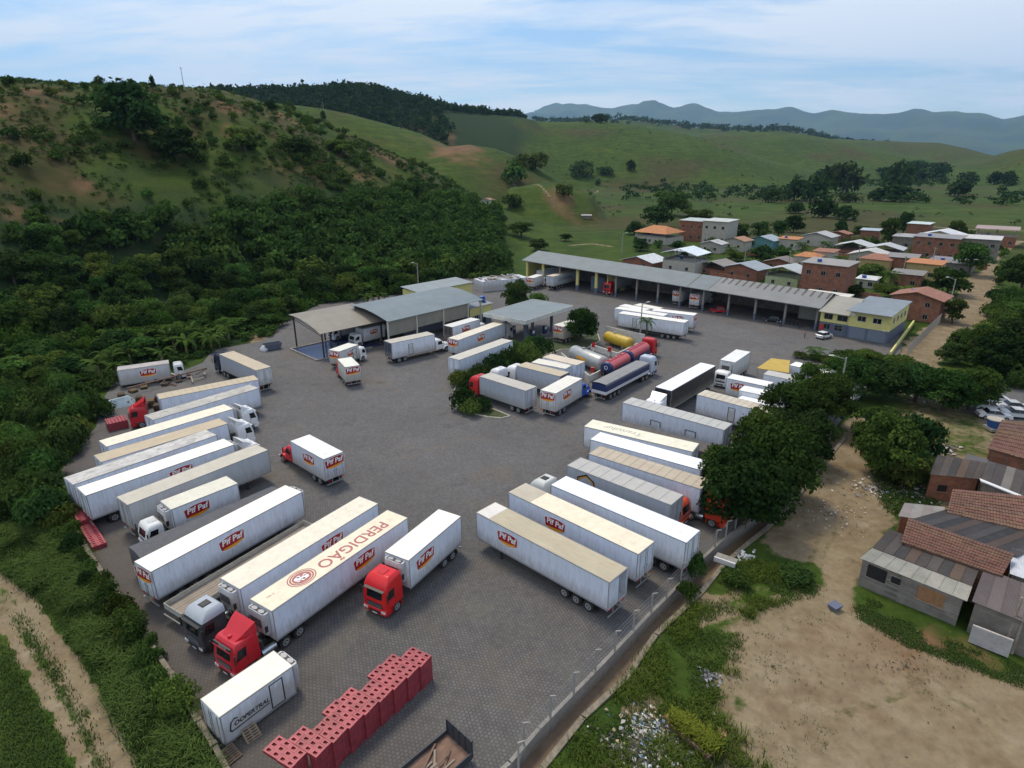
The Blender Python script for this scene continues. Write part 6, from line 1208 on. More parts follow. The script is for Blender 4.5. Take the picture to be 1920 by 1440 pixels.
# fence posts with cranked tops and wires
fp = [(972, 1440), (982, 1401.7), (1031.7, 1350), (1075.5, 1305), (1116, 1261), (1152.5, 1225), (1187, 1185.7), (1220.5, 1152.5), (1249, 1124), (1276, 1093.6), (1300, 1066), (1340, 1030), (1360, 1012), (1378, 992), (1410, 960), (1445, 925), (1480, 885)]
fe = empty('boundary_fence', (0, 0, 0), 0, 'wire fence on cranked concrete posts beside the channel', 'fence')
M_POST = mat('fence_post_concrete', (.36, .34, .31), .9, dirt=.5, scale=2); M_WIRE = mat('fence_wire', (.30, .30, .30), .6, .4)
pc = []
for a in fp:
    g = G(*a); q = min(zip(CIN[:-1], CIN[1:]), key=lambda s: abs((s[0][1]+s[1][1])/2-g.y)); pc.append(g)
nx = []
for i, g in enumerate(pc):
    d = (pc[min(i+1, len(pc)-1)]-pc[max(i-1, 0)]); ang = math.atan2(d.y, d.x); nx.append(ang)
    put('post', cached('fpost', lambda: MB().mat(M_POST).tube((0, 0, 0), (0, 0, 2.1), .09, 4, .075, False).tube((0, 0, 2.1), (0, -.42, 2.42), .075, 4, .05, False).mesh('post')), fe, g, (0, 0, ang))
for i in range(len(pc)-1):
    a, b_ = pc[i], pc[i+1]; d = b_-a; L = d.length
    def wr():
        mb = MB().mat(M_WIRE)
        for z in (.3, .75, 1.2, 1.65, 2.05): mb.tube((0, 0, z), (L, 0, z), .009, 3)
        for k in range(int(L/.28)):
            mb.tube((k*.28, 0, .25), (min(L, k*.28+1.2), 0, 2.05), .005, 3); mb.tube((min(L, k*.28+1.2), 0, .25), (k*.28, 0, 2.05), .005, 3)
        return mb.mesh('wire_mesh')
    tag(put('wire_mesh', wr(), fe, a, (0, 0, math.atan2(d.y, d.x))), kind='stuff')
# picket fence right of the office
pk = empty('picket_fence', (0, 0, 0), 0, 'pale concrete paling fence along the dirt road by the office', 'fence')
A, B = G(1700, 668), G(1762, 605); d = B-A; n = 34
for k in range(n): put('paling', cached('pal', lambda: MB().mat(M_POST).box(-.09, .09, -.05, .05, 0, 2.3).mesh('paling')), pk, A+d*(k/(n-1)), (0, 0, math.atan2(d.y, d.x)))
yf = empty('boundary_wall', (0, 0, 0), 0, 'yellow capped low wall behind the office', 'wall'); A, B = G(1668, 668), G(1712, 608); d = B-A
put('wall_segment', MB().mat(M_YEL).box(0, d.length, -.15, .15, 0, .9).mesh('wall_segment'), yf, A, (0, 0, math.atan2(d.y, d.x)))
# ================================================================ crates and pallets
M_CRATE = mat('red_crate_plastic', (.37, .055, .070), .5, obj=True, dirt=.25, dirtcol=(.30, .12, .10), scale=3, var=.10)
M_CRSHADE = mat('crate_shade_red', (.22, .02, .03), .6)  # darker crate red: shade in the hole, slots and gaps put into the colour
def crate_mesh(open_=True):
    a, b_, h = .30, .20, .224; mb = MB().mat(M_CRATE); i, j = .14, .09
    mb.face([(-a, -b_, 0), (a, -b_, 0), (a, -b_, h), (-a, -b_, h)]).face([(a, -b_, 0), (a, b_, 0), (a, b_, h), (a, -b_, h)]).face([(a, b_, 0), (-a, b_, 0), (-a, b_, h), (a, b_, h)]).face([(-a, b_, 0), (-a, -b_, 0), (-a, -b_, h), (-a, b_, h)])
    if open_:
        o = [(-a, -b_, h), (a, -b_, h), (a, b_, h), (-a, b_, h)]; q = [(-i, -j, h), (i, -j, h), (i, j, h), (-i, j, h)]; w_ = [(x, y, .1) for x, y, _ in q]
        for k in range(4): l = (k+1) % 4; mb.face([o[k], o[l], q[l], q[k]])
        mb.mat(M_CRSHADE)
        for k in range(4): l = (k+1) % 4; mb.face([q[k], q[l], w_[l], w_[k]])
        mb.face(w_)
    else: mb.face([(-a, -b_, h), (a, -b_, h), (a, b_, h), (-a, b_, h)])
    mb.mat(M_CRSHADE)
    for s in (-1, 1):          # hand slots and the gap below: their shade painted as darker red boxes
        mb.box(-.24, -.03, s*b_, s*(b_+.004), .05, .17).box(.03, .24, s*b_, s*(b_+.004), .05, .17); mb.box(-a, a, s*b_, s*(b_+.003), .0, .014); mb.box(s*a, s*(a+.003), -b_, b_, 0, .014); mb.box(s*a, s*(a+.004), -.15, -.02, .05, .17).box(s*a, s*(a+.004), .02, .15, .05, .17)
    return mb.mesh('plastic_crate')
CM = crate_mesh()
def crates(blocks, group, labeler, seed=0, label=None):
    rnd = random.Random(seed); V = []; FF = []; MI = []
    for bi, (ox, oy, rz, nx_, ny_, nz_, front, end) in enumerate(blocks):
        c, s = math.cos(rz), math.sin(rz)
        for i in range(nx_):
            for j in range(ny_):
                for l in range(nz_):
                    if not (l == nz_-1 or j in front or i in end): continue
                    x, y = (i+.5)*.41, (j+.5)*.61; x += rnd.uniform(-.012, .012); y += rnd.uniform(-.012, .012); a = rz+R(90)+R(rnd.uniform(-1.5, 1.5))
                    if labeler:
                        o = put('plastic_crate', CM, None, (ox+x*c-y*s, oy+x*s+y*c, l*.237), (0, 0, a), color=tuple([rnd.uniform(.75, 1.15)]*3)); tag(o, labeler(bi, l == nz_-1), 'crate', group)
                    else:
                        n = len(V); V += [(ox+x*c-y*s+v.co.x*math.cos(a)-v.co.y*math.sin(a), oy+x*s+y*c+v.co.x*math.sin(a)+v.co.y*math.cos(a), l*.237+v.co.z) for v in CM.vertices]
                        FF += [tuple(q+n for q in p.vertices) for p in CM.polygons]; MI += [p.material_index for p in CM.polygons]
    if not labeler:
        me = bpy.data.meshes.new('crate_stack'); me.from_pydata(V, [], FF); me.materials.append(M_CRATE); me.materials.append(M_CRSHADE); me.polygons.foreach_set('material_index', MI); tag(put('crate_stack', me), label, None, None, 'stuff')
A = G(812, 1272); B = G(700, 1400); ud = Vector((B.x-A.x, B.y-A.y)).normalized(); nd = Vector((ud.y, -ud.x))
if nd.x > 0: nd = -nd
rz0 = math.atan2(ud.y, ud.x); flip = Vector((-ud.y, ud.x)).dot(nd) > 0
bl = []
for k in range(8):
    ox, oy = A.x+ud.x*k*1.24-nd.x*.0+(nd.x*.16*k), A.y+ud.y*k*1.24+nd.y*.16*k
    if not flip: ox += nd.x*1.83*0; 
    nxx = 3; first = (0,)
    if flip: bl.append((ox, oy, rz0, nxx, 4 if k % 3 else 3, 9, (0,), (0,) if k == 0 else ()))
    else:
        ny_ = 4 if k % 3 else 3; bl.append((ox+nd.x*.61*ny_, oy+nd.y*.61*ny_, rz0, nxx, ny_, 9, (ny_-1,), (0,) if k == 0 else ()))
b8 = bl[:8]; ox, oy = bl[7][0]*2-bl[6][0], bl[7][1]*2-bl[6][1]
crates([(ox, oy)+bl[7][2:]], '', None, label='nearest end of the red crate stack, cut off by the bottom edge')
ORD = ['farthest', 'second', 'third', 'fourth', 'fifth', 'sixth', 'seventh', 'nearest']
crates(bl, 'red plastic crates stacked on the pavers', lambda k, top: ('red crate on top of the %s block of the long crate stack' if top else 'red crate in the side face of the %s block of the long crate stack') % ORD[k])
g = G(172, 1035); g2 = G(128, 962); dd = (g2-g); nn = Vector((dd.y, -dd.x, 0)).normalized()*1.35; crates([(g.x+nn.x-dd.x*0, g.y+nn.y, math.atan2(dd.y, dd.x), 13, 2, 2, (0, 1), (0,)), (g.x+nn.x+dd.normalized().x*5.3, g.y+nn.y+dd.normalized().y*5.3, math.atan2(dd.y, dd.x), 10, 2, 4, (0, 1), (0,))], '', None, label='narrow stack of red plastic crates along the left boundary wall')
g = G(205, 810); crates([(g.x, g.y, R(40), 6, 4, 5, (0,), (0, 5))], '', None, label='red plastic crates stacked beside the dumped red cab')
M_PAL = mat('pallet_wood', (.24, .18, .12), .9, obj=True, dirt=.5, dirtcol=(.10, .08, .065), scale=3, var=.3)
def pallet(loc, rot, label, col=(1, 1, 1), group=None):
    p = empty('pallet', loc, 0, label, 'pallet', group); p.rotation_euler = rot
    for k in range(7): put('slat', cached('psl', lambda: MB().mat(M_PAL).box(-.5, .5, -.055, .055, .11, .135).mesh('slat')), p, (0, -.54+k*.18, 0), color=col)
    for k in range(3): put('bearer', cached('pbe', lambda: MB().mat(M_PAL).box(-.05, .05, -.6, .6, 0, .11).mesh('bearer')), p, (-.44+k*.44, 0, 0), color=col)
    return p
g = G(478, 1388); pallet((g.x-.3, g.y+.3, .12), (R(38), 0, R(50)), 'wooden pallet leaning on the white box body, right one', (1.1, 1.1, 1.1)); g = G(432, 1418); pallet((g.x, g.y, .1), (R(12), 0, R(55)), 'dark wooden pallet beside the left wall, left one', (.6, .55, .55)); g = G(425, 1425)
g = G(262, 1003); pallet((g.x, g.y, .3), (R(60), 0, R(50)), 'old pallet leaning at the rear of the grey-tan trailer', (.7, .65, .6))
# pallet and scrap yard in the upper left
gp_ = 'dark pallet stacks in the scrap corner'; rnd = random.Random(8); q = 0
for (px, py, n, rot) in ((298, 772, 9, 20), (285, 762, 8, 25), (272, 768, 7, 15), (262, 752, 6, 30), (240, 758, 5, 10), (228, 745, 5, 40), (300, 757, 10, 22), (250, 735, 3, 60), (310, 722, 3, 10), (335, 716, 2, 40), (270, 728, 3, 30), (350, 705, 2, 70)):
    g = G(px, py)
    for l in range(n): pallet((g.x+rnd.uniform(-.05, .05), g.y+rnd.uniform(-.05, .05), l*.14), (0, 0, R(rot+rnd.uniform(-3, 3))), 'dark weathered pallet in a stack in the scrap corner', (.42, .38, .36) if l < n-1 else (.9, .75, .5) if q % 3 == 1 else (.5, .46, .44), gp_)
    q += 1
p = empty('scrap_heap', G(275, 715), 0, 'low heap of rusty frames and boards under a long beam', 'scrap heap')
for k in range(26): put('scrap_piece', cached(('scp', k % 4), lambda: MB().mat([M_RUST, M_WOOD, M_CHAS, M_TRIM][k % 4]).box(-1.2, 1.2, -.12, .12, 0, .1).mesh('scrap_piece')), p, (rnd.uniform(-5, 9), rnd.uniform(-2.5, 3), rnd.uniform(.05, .7)), (R(rnd.uniform(-12, 12)), R(rnd.uniform(-14, 14)), rnd.uniform(0, 3.1)))
A, B = G(238, 728, 1.2), G(388, 690, 1.2); tag(put('timber_beam', MB().mat(M_RUST).tube((0, 0, 0), tuple(B-A), .13, 6).mesh('timber_beam'), None, A), 'long slanting beam lying across the scrap heap', 'beam')
g = G(222, 760); tag(put('plastic_sheet', MB().mat(mat('pale_blue_film', (.42, .50, .52), .4, var=.2)).loft([[(-2.2, -1.2, 0), (2, -1.4, 0), (2.4, 1.1, 0), (-2, 1.3, 0)], [(-1.6, -.6, 1.1), (1.3, -.5, 1.4), (1.6, .5, 1.2), (-1.2, .6, .9)]]).mesh('plastic_sheet'), None, g, (0, 0, R(35))), 'pale blue plastic sheet draped over pallets', 'sheet')
g = G(512, 655); p = empty('waste_skip', g, R(35), 'dark blue waste skip on bare earth near the wash bay', 'skip'); MB().mat(M_SLATE).loft([[(-1.3, -.7, .1), (1.3, -.7, .1), (1.3, .7, .1), (-1.3, .7, .1)], [(-1.7, -.9, 1.3), (1.7, -.9, 1.3), (1.7, .9, 1.3), (-1.7, .9, 1.3)]], False).build('body', p); MB().mat(M_DARK).box(-1.5, 1.5, -.8, .8, .9, .95).build('load', p)
g = G(496, 658); tag(put('rubbish_bag', MB().mat(M_WHITE).loft([[(math.cos(t)*.7, math.sin(t)*.6, 0) for t in [k*.7 for k in range(9)]], [(math.cos(t)*.9, math.sin(t)*.7, .5) for t in [k*.7 for k in range(9)]], [(math.cos(t)*.3, math.sin(t)*.3, 1.1) for t in [k*.7 for k in range(9)]]], True, True).mesh('rubbish_bag'), None, g), 'bulging white bag beside the dark skip', 'bag')
# ================================================================ cars, motorcycles, person, lamp posts
def car(px, py, rz, label, col, L=4.2, kind='hatch', group=None, z=0):
    g = G(px, py); p = empty('car', (g.x, g.y, float(height(g.x, g.y)) if z else 0), R(rz), label, 'car', group); w_ = .85; k = L/4.2
    hood = .92 if kind != 'suv' else 1.1; top = 1.45 if kind != 'suv' else 1.72
    rg = lambda y, s=1: [(x*k, y, z_) for x, z_ in ((-2.05, .38), (-2.08, .85), (-1.95, hood+.02), (-1.2, hood+.06), (1.0, hood), (1.95, .82), (2.08, .62), (2.05, .34))]
    b_ = MB().mat(M_PAINT).loft([rg(-w_*.96), rg(-w_), rg(w_), rg(w_*.96)], True, False).build('body', p, color=col)
    xr = -1.75 if kind != 'sedan' else -1.25
    cp = [[((x)*k, y*s, z_) for x, s, z_ in ((xr, 1, hood), (1.05, 1, hood-.03), (.35, .84, top-.04), (-.1, .8, top), (xr+.45, .84, top-.03))] for y in (-w_*.97, w_*.97)]
    MB().mat(M_GLASS).loft(cp, True).build('windows', p)
    MB().mat(M_PAINT).loft([[(.38*k, -w_*.83, top-.03), (.38*k, w_*.83, top-.03), ((xr+.40)*k, w_*.83, top-.02), ((xr+.40)*k, -w_*.83, top-.02)], [(.28*k, -w_*.74, top+.03), (.28*k, w_*.74, top+.03), ((xr+.5)*k, w_*.74, top+.03), ((xr+.5)*k, -w_*.74, top+.03)]]).build('roof', p, color=col)
    for s in (-1, 1):
        put('pillar', cached(('cpl', kind, round(k, 1)), lambda: MB().mat(M_PAINT).add([(-.35*k, w_*.98, hood), (-.25*k, w_*.98, hood), (-.22*k, w_*.83, top-.03), (-.32*k, w_*.83, top-.03)], [(0, 1, 2, 3), (3, 2, 1, 0)]).mesh('pillar')), p, scale=(1, s, 1), color=col)
        put('headlight', cached('chl', lambda: MB().mat(M_LAMP).box(-.05, .03, -.18, .18, -.07, .07).mesh('headlight')), p, (2.02*k, s*.6, .70)); put('tail_light', cached('ctl', lambda: MB().mat(M_RED).box(-.03, .03, -.12, .12, -.12, .12).mesh('tail_light')), p, (-2.07*k, s*.66, .76))
        for x in (-1.28, 1.3): wheel(p, x*k, s*.80, .2, .32)
    return p
car(1346, 586, 168, 'small red car parked in the garage bay', (.50, .012, .02), 3.8); car(1448, 603, 150, 'dark grey hatchback in the garage beside motorcycles', (.03, .035, .045), 4.0); car(1544, 634, 28, 'small white hatchback in front of the office', (.72, .73, .74), 3.6)
car(1862, 753, -12, 'white off-road car parked highest on the asphalt road', (.72, .73, .74), 4.4, 'suv', 'cars parked on the right-hand road', 1); car(1900, 768, -14, 'silver sedan just right of the white off-road car', (.50, .52, .54), 4.3, 'sedan', 'cars parked on the right-hand road', 1)
car(1908, 782, -16, 'pale silver sedan below the first sedan', (.56, .58, .60), 4.4, 'sedan', 'cars parked on the right-hand road', 1); car(1862, 783, -16, 'white sedan behind the hedge by the tiled roof', (.70, .71, .73), 4.3, 'sedan', 'cars parked on the right-hand road', 1); car(1851, 766, -14, 'small white car half under the roadside tree', (.70, .70, .71), 3.8, 'hatch', 'cars parked on the right-hand road', 1)
def moto(px, py, rz, label, col):
    g = G(px, py); p = empty('motorcycle', g, R(rz), label, 'motorcycle', 'motorcycles parked in the garage')
    for x in (-.65, .65): t = put('wheel', tyre_mesh(.12, .31), p, (x, 0, .31)); put('rim', rim_mesh(.12, .31), t)
    MB().mat(M_PAINT).loft([[(.0, -.13, .75), (.35, -.12, .85), (.35, .12, .85), (.0, .13, .75)], [(.02, -.1, .95), (.3, -.08, 1.0), (.3, .08, 1.0), (.02, .1, .95)]]).build('fuel_tank', p, color=col); MB().mat(M_BLACK).box(-.7, 0, -.12, .12, .78, .88).build('seat', p); MB().mat(M_CHAS).box(-.25, .3, -.15, .15, .3, .7).build('engine', p)
    MB().mat(M_CHAS).tube((.65, .0, .31), (.4, 0, 1.05), .035, 5).tube((.4, -.35, 1.08), (.4, .35, 1.08), .02, 5).build('handlebar', p); MB().mat(M_LAMP).box(.5, .58, -.08, .08, .85, 1.0).build('headlight', p)
for i, (x, y, rz, c, lb) in enumerate(((1462, 611, 60, (.6, .62, .65), 'silver motorcycle right beside the dark car'), (1478, 606, 70, (.45, .05, .05), 'red motorcycle next to the garage column'), (1485, 608, 64, (.04, .04, .05), 'black motorcycle second in the row'), (1492, 610, 72, (.3, .03, .03), 'dark red motorcycle third in the row'), (1499, 612, 66, (.05, .05, .06), 'black motorcycle at the right end of the row'))): moto(x, y, rz, lb, c)
def person(px, py, rz, label, shirt, trousers):
    g = G(px, py); p = empty('person', g, R(rz), label, 'person')
    def skin(pts, edges, rad, m, name, col):
        me = bpy.data.meshes.new(name); me.from_pydata(pts, edges, []); o = put(name, me, p, color=col); sk = o.modifiers.new('skin', 'SKIN'); sk.use_smooth_shade = True
        for v, r in zip(me.skin_vertices[0].data, rad): v.radius = (r, r*.85)
        me.skin_vertices[0].data[0].use_root = True; o.modifiers.new('sub', 'SUBSURF').levels = 1; me.materials.append(m); return o
    sk = mat('skin_tone', (.30, .16, .10), .6); cl = mat('cloth', (1, 1, 1), .85, obj=True)
    pts = [(0, 0, .95), (0, 0, 1.2), (0, 0, 1.42), (0, 0, 1.52), (0, 0, 1.62), (.02, 0, 1.72), (0, .19, 1.42), (-.03, .28, 1.15), (.12, .27, .92), (.17, .26, .84), (0, -.19, 1.42), (-.05, -.28, 1.15), (.02, -.3, .90), (.05, -.3, .82), (0, .1, .9), (.08, .11, .5), (-.02, .12, .08), (.14, .13, .04), (0, -.1, .9), (-.06, -.11, .5), (-.16, -.12, .08), (0, -.13, .04)]
    ed = [(0, 1), (1, 2), (2, 3), (3, 4), (4, 5), (2, 6), (6, 7), (7, 8), (8, 9), (2, 10), (10, 11), (11, 12), (12, 13), (0, 14), (14, 15), (15, 16), (16, 17), (0, 18), (18, 19), (19, 20), (20, 21)]
    skin(pts, ed, [.15, .14, .15, .055, .09, .085, .06, .045, .035, .03, .06, .045, .035, .03, .095, .065, .045, .04, .095, .065, .045, .04], sk, 'body', None)
    skin([(0, 0, .93), (0, 0, 1.2), (0, 0, 1.43), (0, .2, 1.43), (-.02, .27, 1.22), (0, -.2, 1.43), (-.03, -.27, 1.22)], [(0, 1), (1, 2), (2, 3), (3, 4), (2, 5), (5, 6)], [.165, .155, .17, .075, .065, .075, .065], cl, 'shirt', shirt)
    skin([(0, 0, .97), (0, .1, .88), (.08, .11, .5), (-.02, .12, .14), (0, -.1, .88), (-.06, -.11, .5), (-.16, -.12, .14)], [(0, 1), (1, 2), (2, 3), (0, 4), (4, 5), (5, 6)], [.16, .11, .085, .065, .11, .085, .065], cl, 'trousers', trousers)
    MB().mat(mat('dark_hair', (.02, .015, .012), .8)).loft([[(.02+.1*s*math.cos(t), .085*s*math.sin(t), z) for t in [k*math.pi/4 for k in range(8)]] for z, s in ((1.68, 1.0), (1.75, 1.02), (1.80, .8), (1.825, .3))], True, True).build('hair', p, loc=(-.02, 0, 0))
person(1508, 634, 200, 'person in a pink shirt walking in front of the office', (.55, .22, .28), (.12, .13, .2)); person(123, 882, 90, 'person in a red top standing among the bushes by the left wall', (.5, .03, .03), (.05, .05, .06)) if 0 else None
def lamp_post(px, py, h, label, arm=2.2, rz=0, name='street_lamp', z=None):
    g = TR(px, py) if z is None else G(px, py, z); p = empty(name, g, R(rz), label, 'street lamp' if name == 'street_lamp' else 'utility pole', 'street lamps and poles')
    MB().mat(M_POST).tube((0, 0, -.3), (0, 0, h), .17, 8, .11).build('pole', p)
    if name == 'street_lamp': MB().mat(M_TRIM).tube((0, 0, h-.3), (arm, 0, h+.3), .05, 6).build('arm', p); MB().mat(M_WHITE).loft([[(arm-.1, -.14, h+.26), (arm+.6, -.14, h+.3), (arm+.6, .14, h+.3), (arm-.1, .14, h+.26)], [(arm-.1, -.1, h+.38), (arm+.55, -.08, h+.4), (arm+.55, .08, h+.4), (arm-.1, .1, h+.38)]]).build('lamp_head', p)
    else: MB().mat(M_WOOD).box(-.06, .06, -1.1, 1.1, h-.5, h-.38).build('crossarm', p)
lamp_post(1568, 770, 8.5, 'tall lamp post rising through the fence trees', 2.0, 180); lamp_post(1779, 578, 7.5, 'lamp post beside the dirt road near the brick house', 1.6, 160); lamp_post(1166, 476, 8, 'lamp post behind the far end of the garage', 1.2, 0); lamp_post(785, 546, 8, 'lamp post behind the long shed roof', 1.0, 180)
lamp_post(1815, 516, 9, 'leaning concrete pole at the top of the dirt road', name='utility_pole'); lamp_post(1200, 632, 7.2, 'slim double lamp post behind the palm', 1.2, 20, z=0)
for i, (x, y, lb) in enumerate(((1038, 392, 'lone utility pole in the meadow right of the farm'), (607, 212, 'thin utility pole on the grassy slope'), (346, 170, 'utility pole on the brown hill skyline'), (56, 152, 'utility pole at the left end of the skyline'), (1110, 318, 'small pole on the meadow below the round hill'))): lamp_post(x, y, 9, lb, name='utility_pole')
for i, (x, y, lb) in enumerate(((1395, 497, 'wooden pole behind the blue-grey gable house'), (1476, 512, 'pole between the lime band house and the brick building'), (1606, 500, 'pole left of the cream-grey roof'), (1690, 525, 'pole before the orange and white roof'), (1745, 505, 'pole beside the brick terrace'), (1290, 500, 'pole beside the white terrace roof'))): lamp_post(x, y, 7.5, lb, name='utility_pole')
# ================================================================ rubbish and small clutter on the sand
def litter(cx, cy, n, r, seed, label, cols, size=.22):
    rnd = random.Random(seed); g = G(cx, cy); V = []; T = []; mi = []
    for k in range(n):
        a = rnd.uniform(0, 6.3); q = r*abs(rnd.gauss(0, .5)); x, y = g.x+q*math.cos(a), g.y+q*math.sin(a)*.8; s = size*rnd.uniform(.3, 1.1); z = float(height(x, y))+.03+rnd.uniform(0, .12); t = rnd.uniform(0, 3.1)
        c, d = math.cos(t)*s, math.sin(t)*s; e = rnd.uniform(-.1, .15); V += [(x-c, y-d, z), (x+d*.7, y-c*.7, z+e), (x+c, y+d, z+e*.3), (x-d*.6, y+c*.6, z+.1)]; mi.append(rnd.randrange(len(cols)))
    me = quadmesh('litter', np.array(V), [mat('litter_%d_%d_%d' % tuple(int(i*99) for i in c), c, .7) for c in cols], midx=mi); tag(put('litter', me), label, None, None, 'stuff')
LC = [(.6, .6, .62), (.45, .43, .40), (.20, .28, .40), (.30, .24, .18), (.12, .10, .10), (.5, .38, .22), (.65, .66, .68)]
litter(1215, 1365, 300, 3.2, 1, 'scattered household rubbish beside the channel', LC, .20); litter(1255, 1405, 300, 2.6, 2, 'scattered white rubbish at the weedy bank', LC, .2); litter(1180, 1410, 260, 2.6, 12, 'dark burnt rubbish on the weedy bank', [(.05, .045, .045), (.10, .08, .07), (.4, .38, .36)], .22); litter(1330, 1268, 50, 1.4, 3, 'torn bluish plastic rags in the weeds', [(.12, .13, .18), (.18, .16, .18), (.3, .3, .33)], .22)
litter(1400, 1042, 60, 1.0, 4, 'white plastic bags beside the slab bridge', [(.7, .7, .7)], .3); litter(1640, 915, 260, 4.5, 5, 'rubble and litter along the sandy road', LC, .2); litter(1560, 960, 160, 7, 6, 'stones scattered over the sandy road', [(.4, .34, .28), (.5, .48, .44), (.25, .2, .16)], .16); litter(1450, 1250, 260, 7, 7, 'small clods and weeds on the sandy lot', [(.10, .11, .05), (.16, .12, .08), (.13, .13, .07)], .08)
litter(1700, 730, 200, 6, 8, 'rubbish heap under the roadside trees', LC, .35); litter(1740, 840, 260, 4, 9, 'timber and junk piled behind the shacks', [(.25, .19, .14), (.16, .13, .11), (.4, .36, .32)], .5); litter(1720, 925, 120, 3, 10, 'junk around the shack yards', LC, .3); litter(1700, 1250, 260, 8, 17, 'dry clods along the grassy edge of the lot', [(.10, .11, .05), (.16, .12, .08)], .1)
g = G(1565, 1140); tag(put('plastic_tub', MB().mat(M_SLATE).loft([[(-.42, -.32, 0), (.42, -.32, 0), (.42, .32, 0), (-.42, .32, 0)], [(-.5, -.4, .35), (.5, -.4, .35), (.5, .4, .35), (-.5, .4, .35)]]).mesh('plastic_tub'), None, g, (0, 0, .5)), 'dark square tub lying alone on the sand', 'tub')
for x, y, rz, lb in ((1258, 1348, 20, 'orange-brown foam cushion in the rubbish'), (1352, 1378, 70, 'tan cardboard piece beside the planter')): g = G(x, y); tag(put('cardboard', MB().mat(mat('cardboard', (.40, .24, .10), .9, var=.2)).box(-.4, .4, -.3, .3, .1, .18).mesh('cardboard'), None, g, (R(10), 0, R(rz))), lb, 'cardboard')
A, B = G(1255, 1368), G(1325, 1428); d = B-A; p = empty('planter', (A.x, A.y, 0), math.atan2(d.y, d.x), 'rusty trough overgrown with yellow-green plants', 'planter'); MB().mat(M_RUST).loft([[(0, 0, 0), (d.length, 0, 0), (d.length, 1.0, 0), (0, 1.0, 0)], [(-.2, -.15, .65), (d.length+.2, -.15, .65), (d.length+.2, 1.2, .65), (-.2, 1.2, .65)]]).build('trough', p)
PLANTER = ((A+B)/2, d)
g = G(1670, 815); tag(put('garden_umbrella', MB().mat(M_WHITE).tube((0, 0, 0), (.1, 0, 2.6), .12, 8, .22).mesh('garden_umbrella'), None, g), 'closed white umbrella standing in the junk yard', 'umbrella')
o = G(1757, 573, 4.6)
# ================================================================ vegetation
def leaf_mat(name, lo, hi, amt=.25):
    m = bpy.data.materials.new(name); m.use_nodes = True; t = m.node_tree; t.nodes.clear(); out = N(t, 'ShaderNodeOutputMaterial')
    at = N(t, 'ShaderNodeAttribute', attribute_name='tint'); oi = N(t, 'ShaderNodeObjectInfo'); geo = N(t, 'ShaderNodeNewGeometry')
    nz = N(t, 'ShaderNodeTexNoise', ins={'Scale': .35, 'Detail': 4}); K(t, geo, nz)
    a = N(t, 'ShaderNodeMath', operation='MULTIPLY_ADD', ins={1: .55, 2: 0.}); K(t, at, a, 0, 2)
    b = N(t, 'ShaderNodeMath', operation='MULTIPLY_ADD', ins={1: .30}); t.links.new(oi.outputs['Random'], b.inputs[0]); K(t, a, b, 2)
    c = N(t, 'ShaderNodeMath', operation='MULTIPLY_ADD', ins={1: .35}); K(t, nz, c); K(t, b, c, 2)
    rp = N(t, 'ShaderNodeValToRGB'); e = rp.color_ramp.elements; e[0].position = .15; e[0].color = (*lo, 1); e[1].position = .95; e[1].color = (*hi, 1); K(t, c, rp)
    mm = N(t, 'ShaderNodeMix', data_type='RGBA', blend_type='MULTIPLY', ins={0: 1.}); K(t, rp, mm, 6); t.links.new(oi.outputs['Color'], mm.inputs[7])
    d = N(t, 'ShaderNodeBsdfDiffuse'); K(t, mm, d, 0, 2); tr = N(t, 'ShaderNodeBsdfTranslucent'); K(t, mm, tr, 0, 2); ms = N(t, 'ShaderNodeMixShader', ins={0: amt}); K(t, d, ms, 1); K(t, tr, ms, 2); K(t, ms, out); return m
ML = leaf_mat('foliage_leaves', (.014, .034, .011), (.066, .124, .028)); MLD = leaf_mat('dark_foliage', (.011, .027, .011), (.045, .088, .024)); MLY = leaf_mat('young_foliage', (.024, .050, .012), (.095, .155, .034)); MG = leaf_mat('grass_blades', (.028, .052, .014), (.100, .155, .040), .2)
M_BARK = mat('bark', (.10, .075, .055), .95, var=.3, scale=4)
def leaves(rng, lobes, n, size, down=.35):
    w_ = np.array([l[3]*l[4] for l in lobes]); w_ = w_/w_.sum(); k = rng.choice(len(lobes), n, p=w_); L = np.array(lobes)[k]
    d = rng.normal(size=(n, 3)); d[:, 2] += .35; d /= np.linalg.norm(d, axis=1)[:, None]; d[:, 2] = np.where(d[:, 2] < -down, -d[:, 2]*.5, d[:, 2])
    rad = 1-np.abs(rng.normal(0, .16, n)); c = L[:, :3]+d*L[:, 3:6]*rad[:, None]+rng.normal(0, size*.5, (n, 3))
    nm = d*.8+rng.normal(0, .55, (n, 3)); nm[:, 2] += .35; nm /= np.linalg.norm(nm, axis=1)[:, None]
    u = np.cross(nm, rng.normal(size=(n, 3))); u /= np.linalg.norm(u, axis=1)[:, None]+1e-9; v = np.cross(nm, u); s = size*rng.uniform(.55, 1.25, n)[:, None]
    V = np.stack([c-u*s, c-v*s*.6, c+u*s, c+v*s*.6], 1)
    lobe_t = rng.uniform(0, 1, len(lobes))[k]; return V.reshape(-1, 3), np.clip(.35*rng.uniform(0, 1, n)+.65*lobe_t, 0, 1)
def crown_lobes(rng, n, rx, h0, h1, r=.45):
    o = []
    for i in range(n):
        a = rng.uniform(0, 6.283); q = rx*math.sqrt(rng.uniform(0, 1))*.72; t = rng.uniform(0, 1); z = h0+(h1-h0)*t; q *= math.sqrt(max(.15, 1-(t-.35)**2*1.6)); k = r*rng.uniform(.7, 1.25); o.append((q*math.cos(a), q*math.sin(a), z, k, k, k*.72))
    return o
PRO = {}
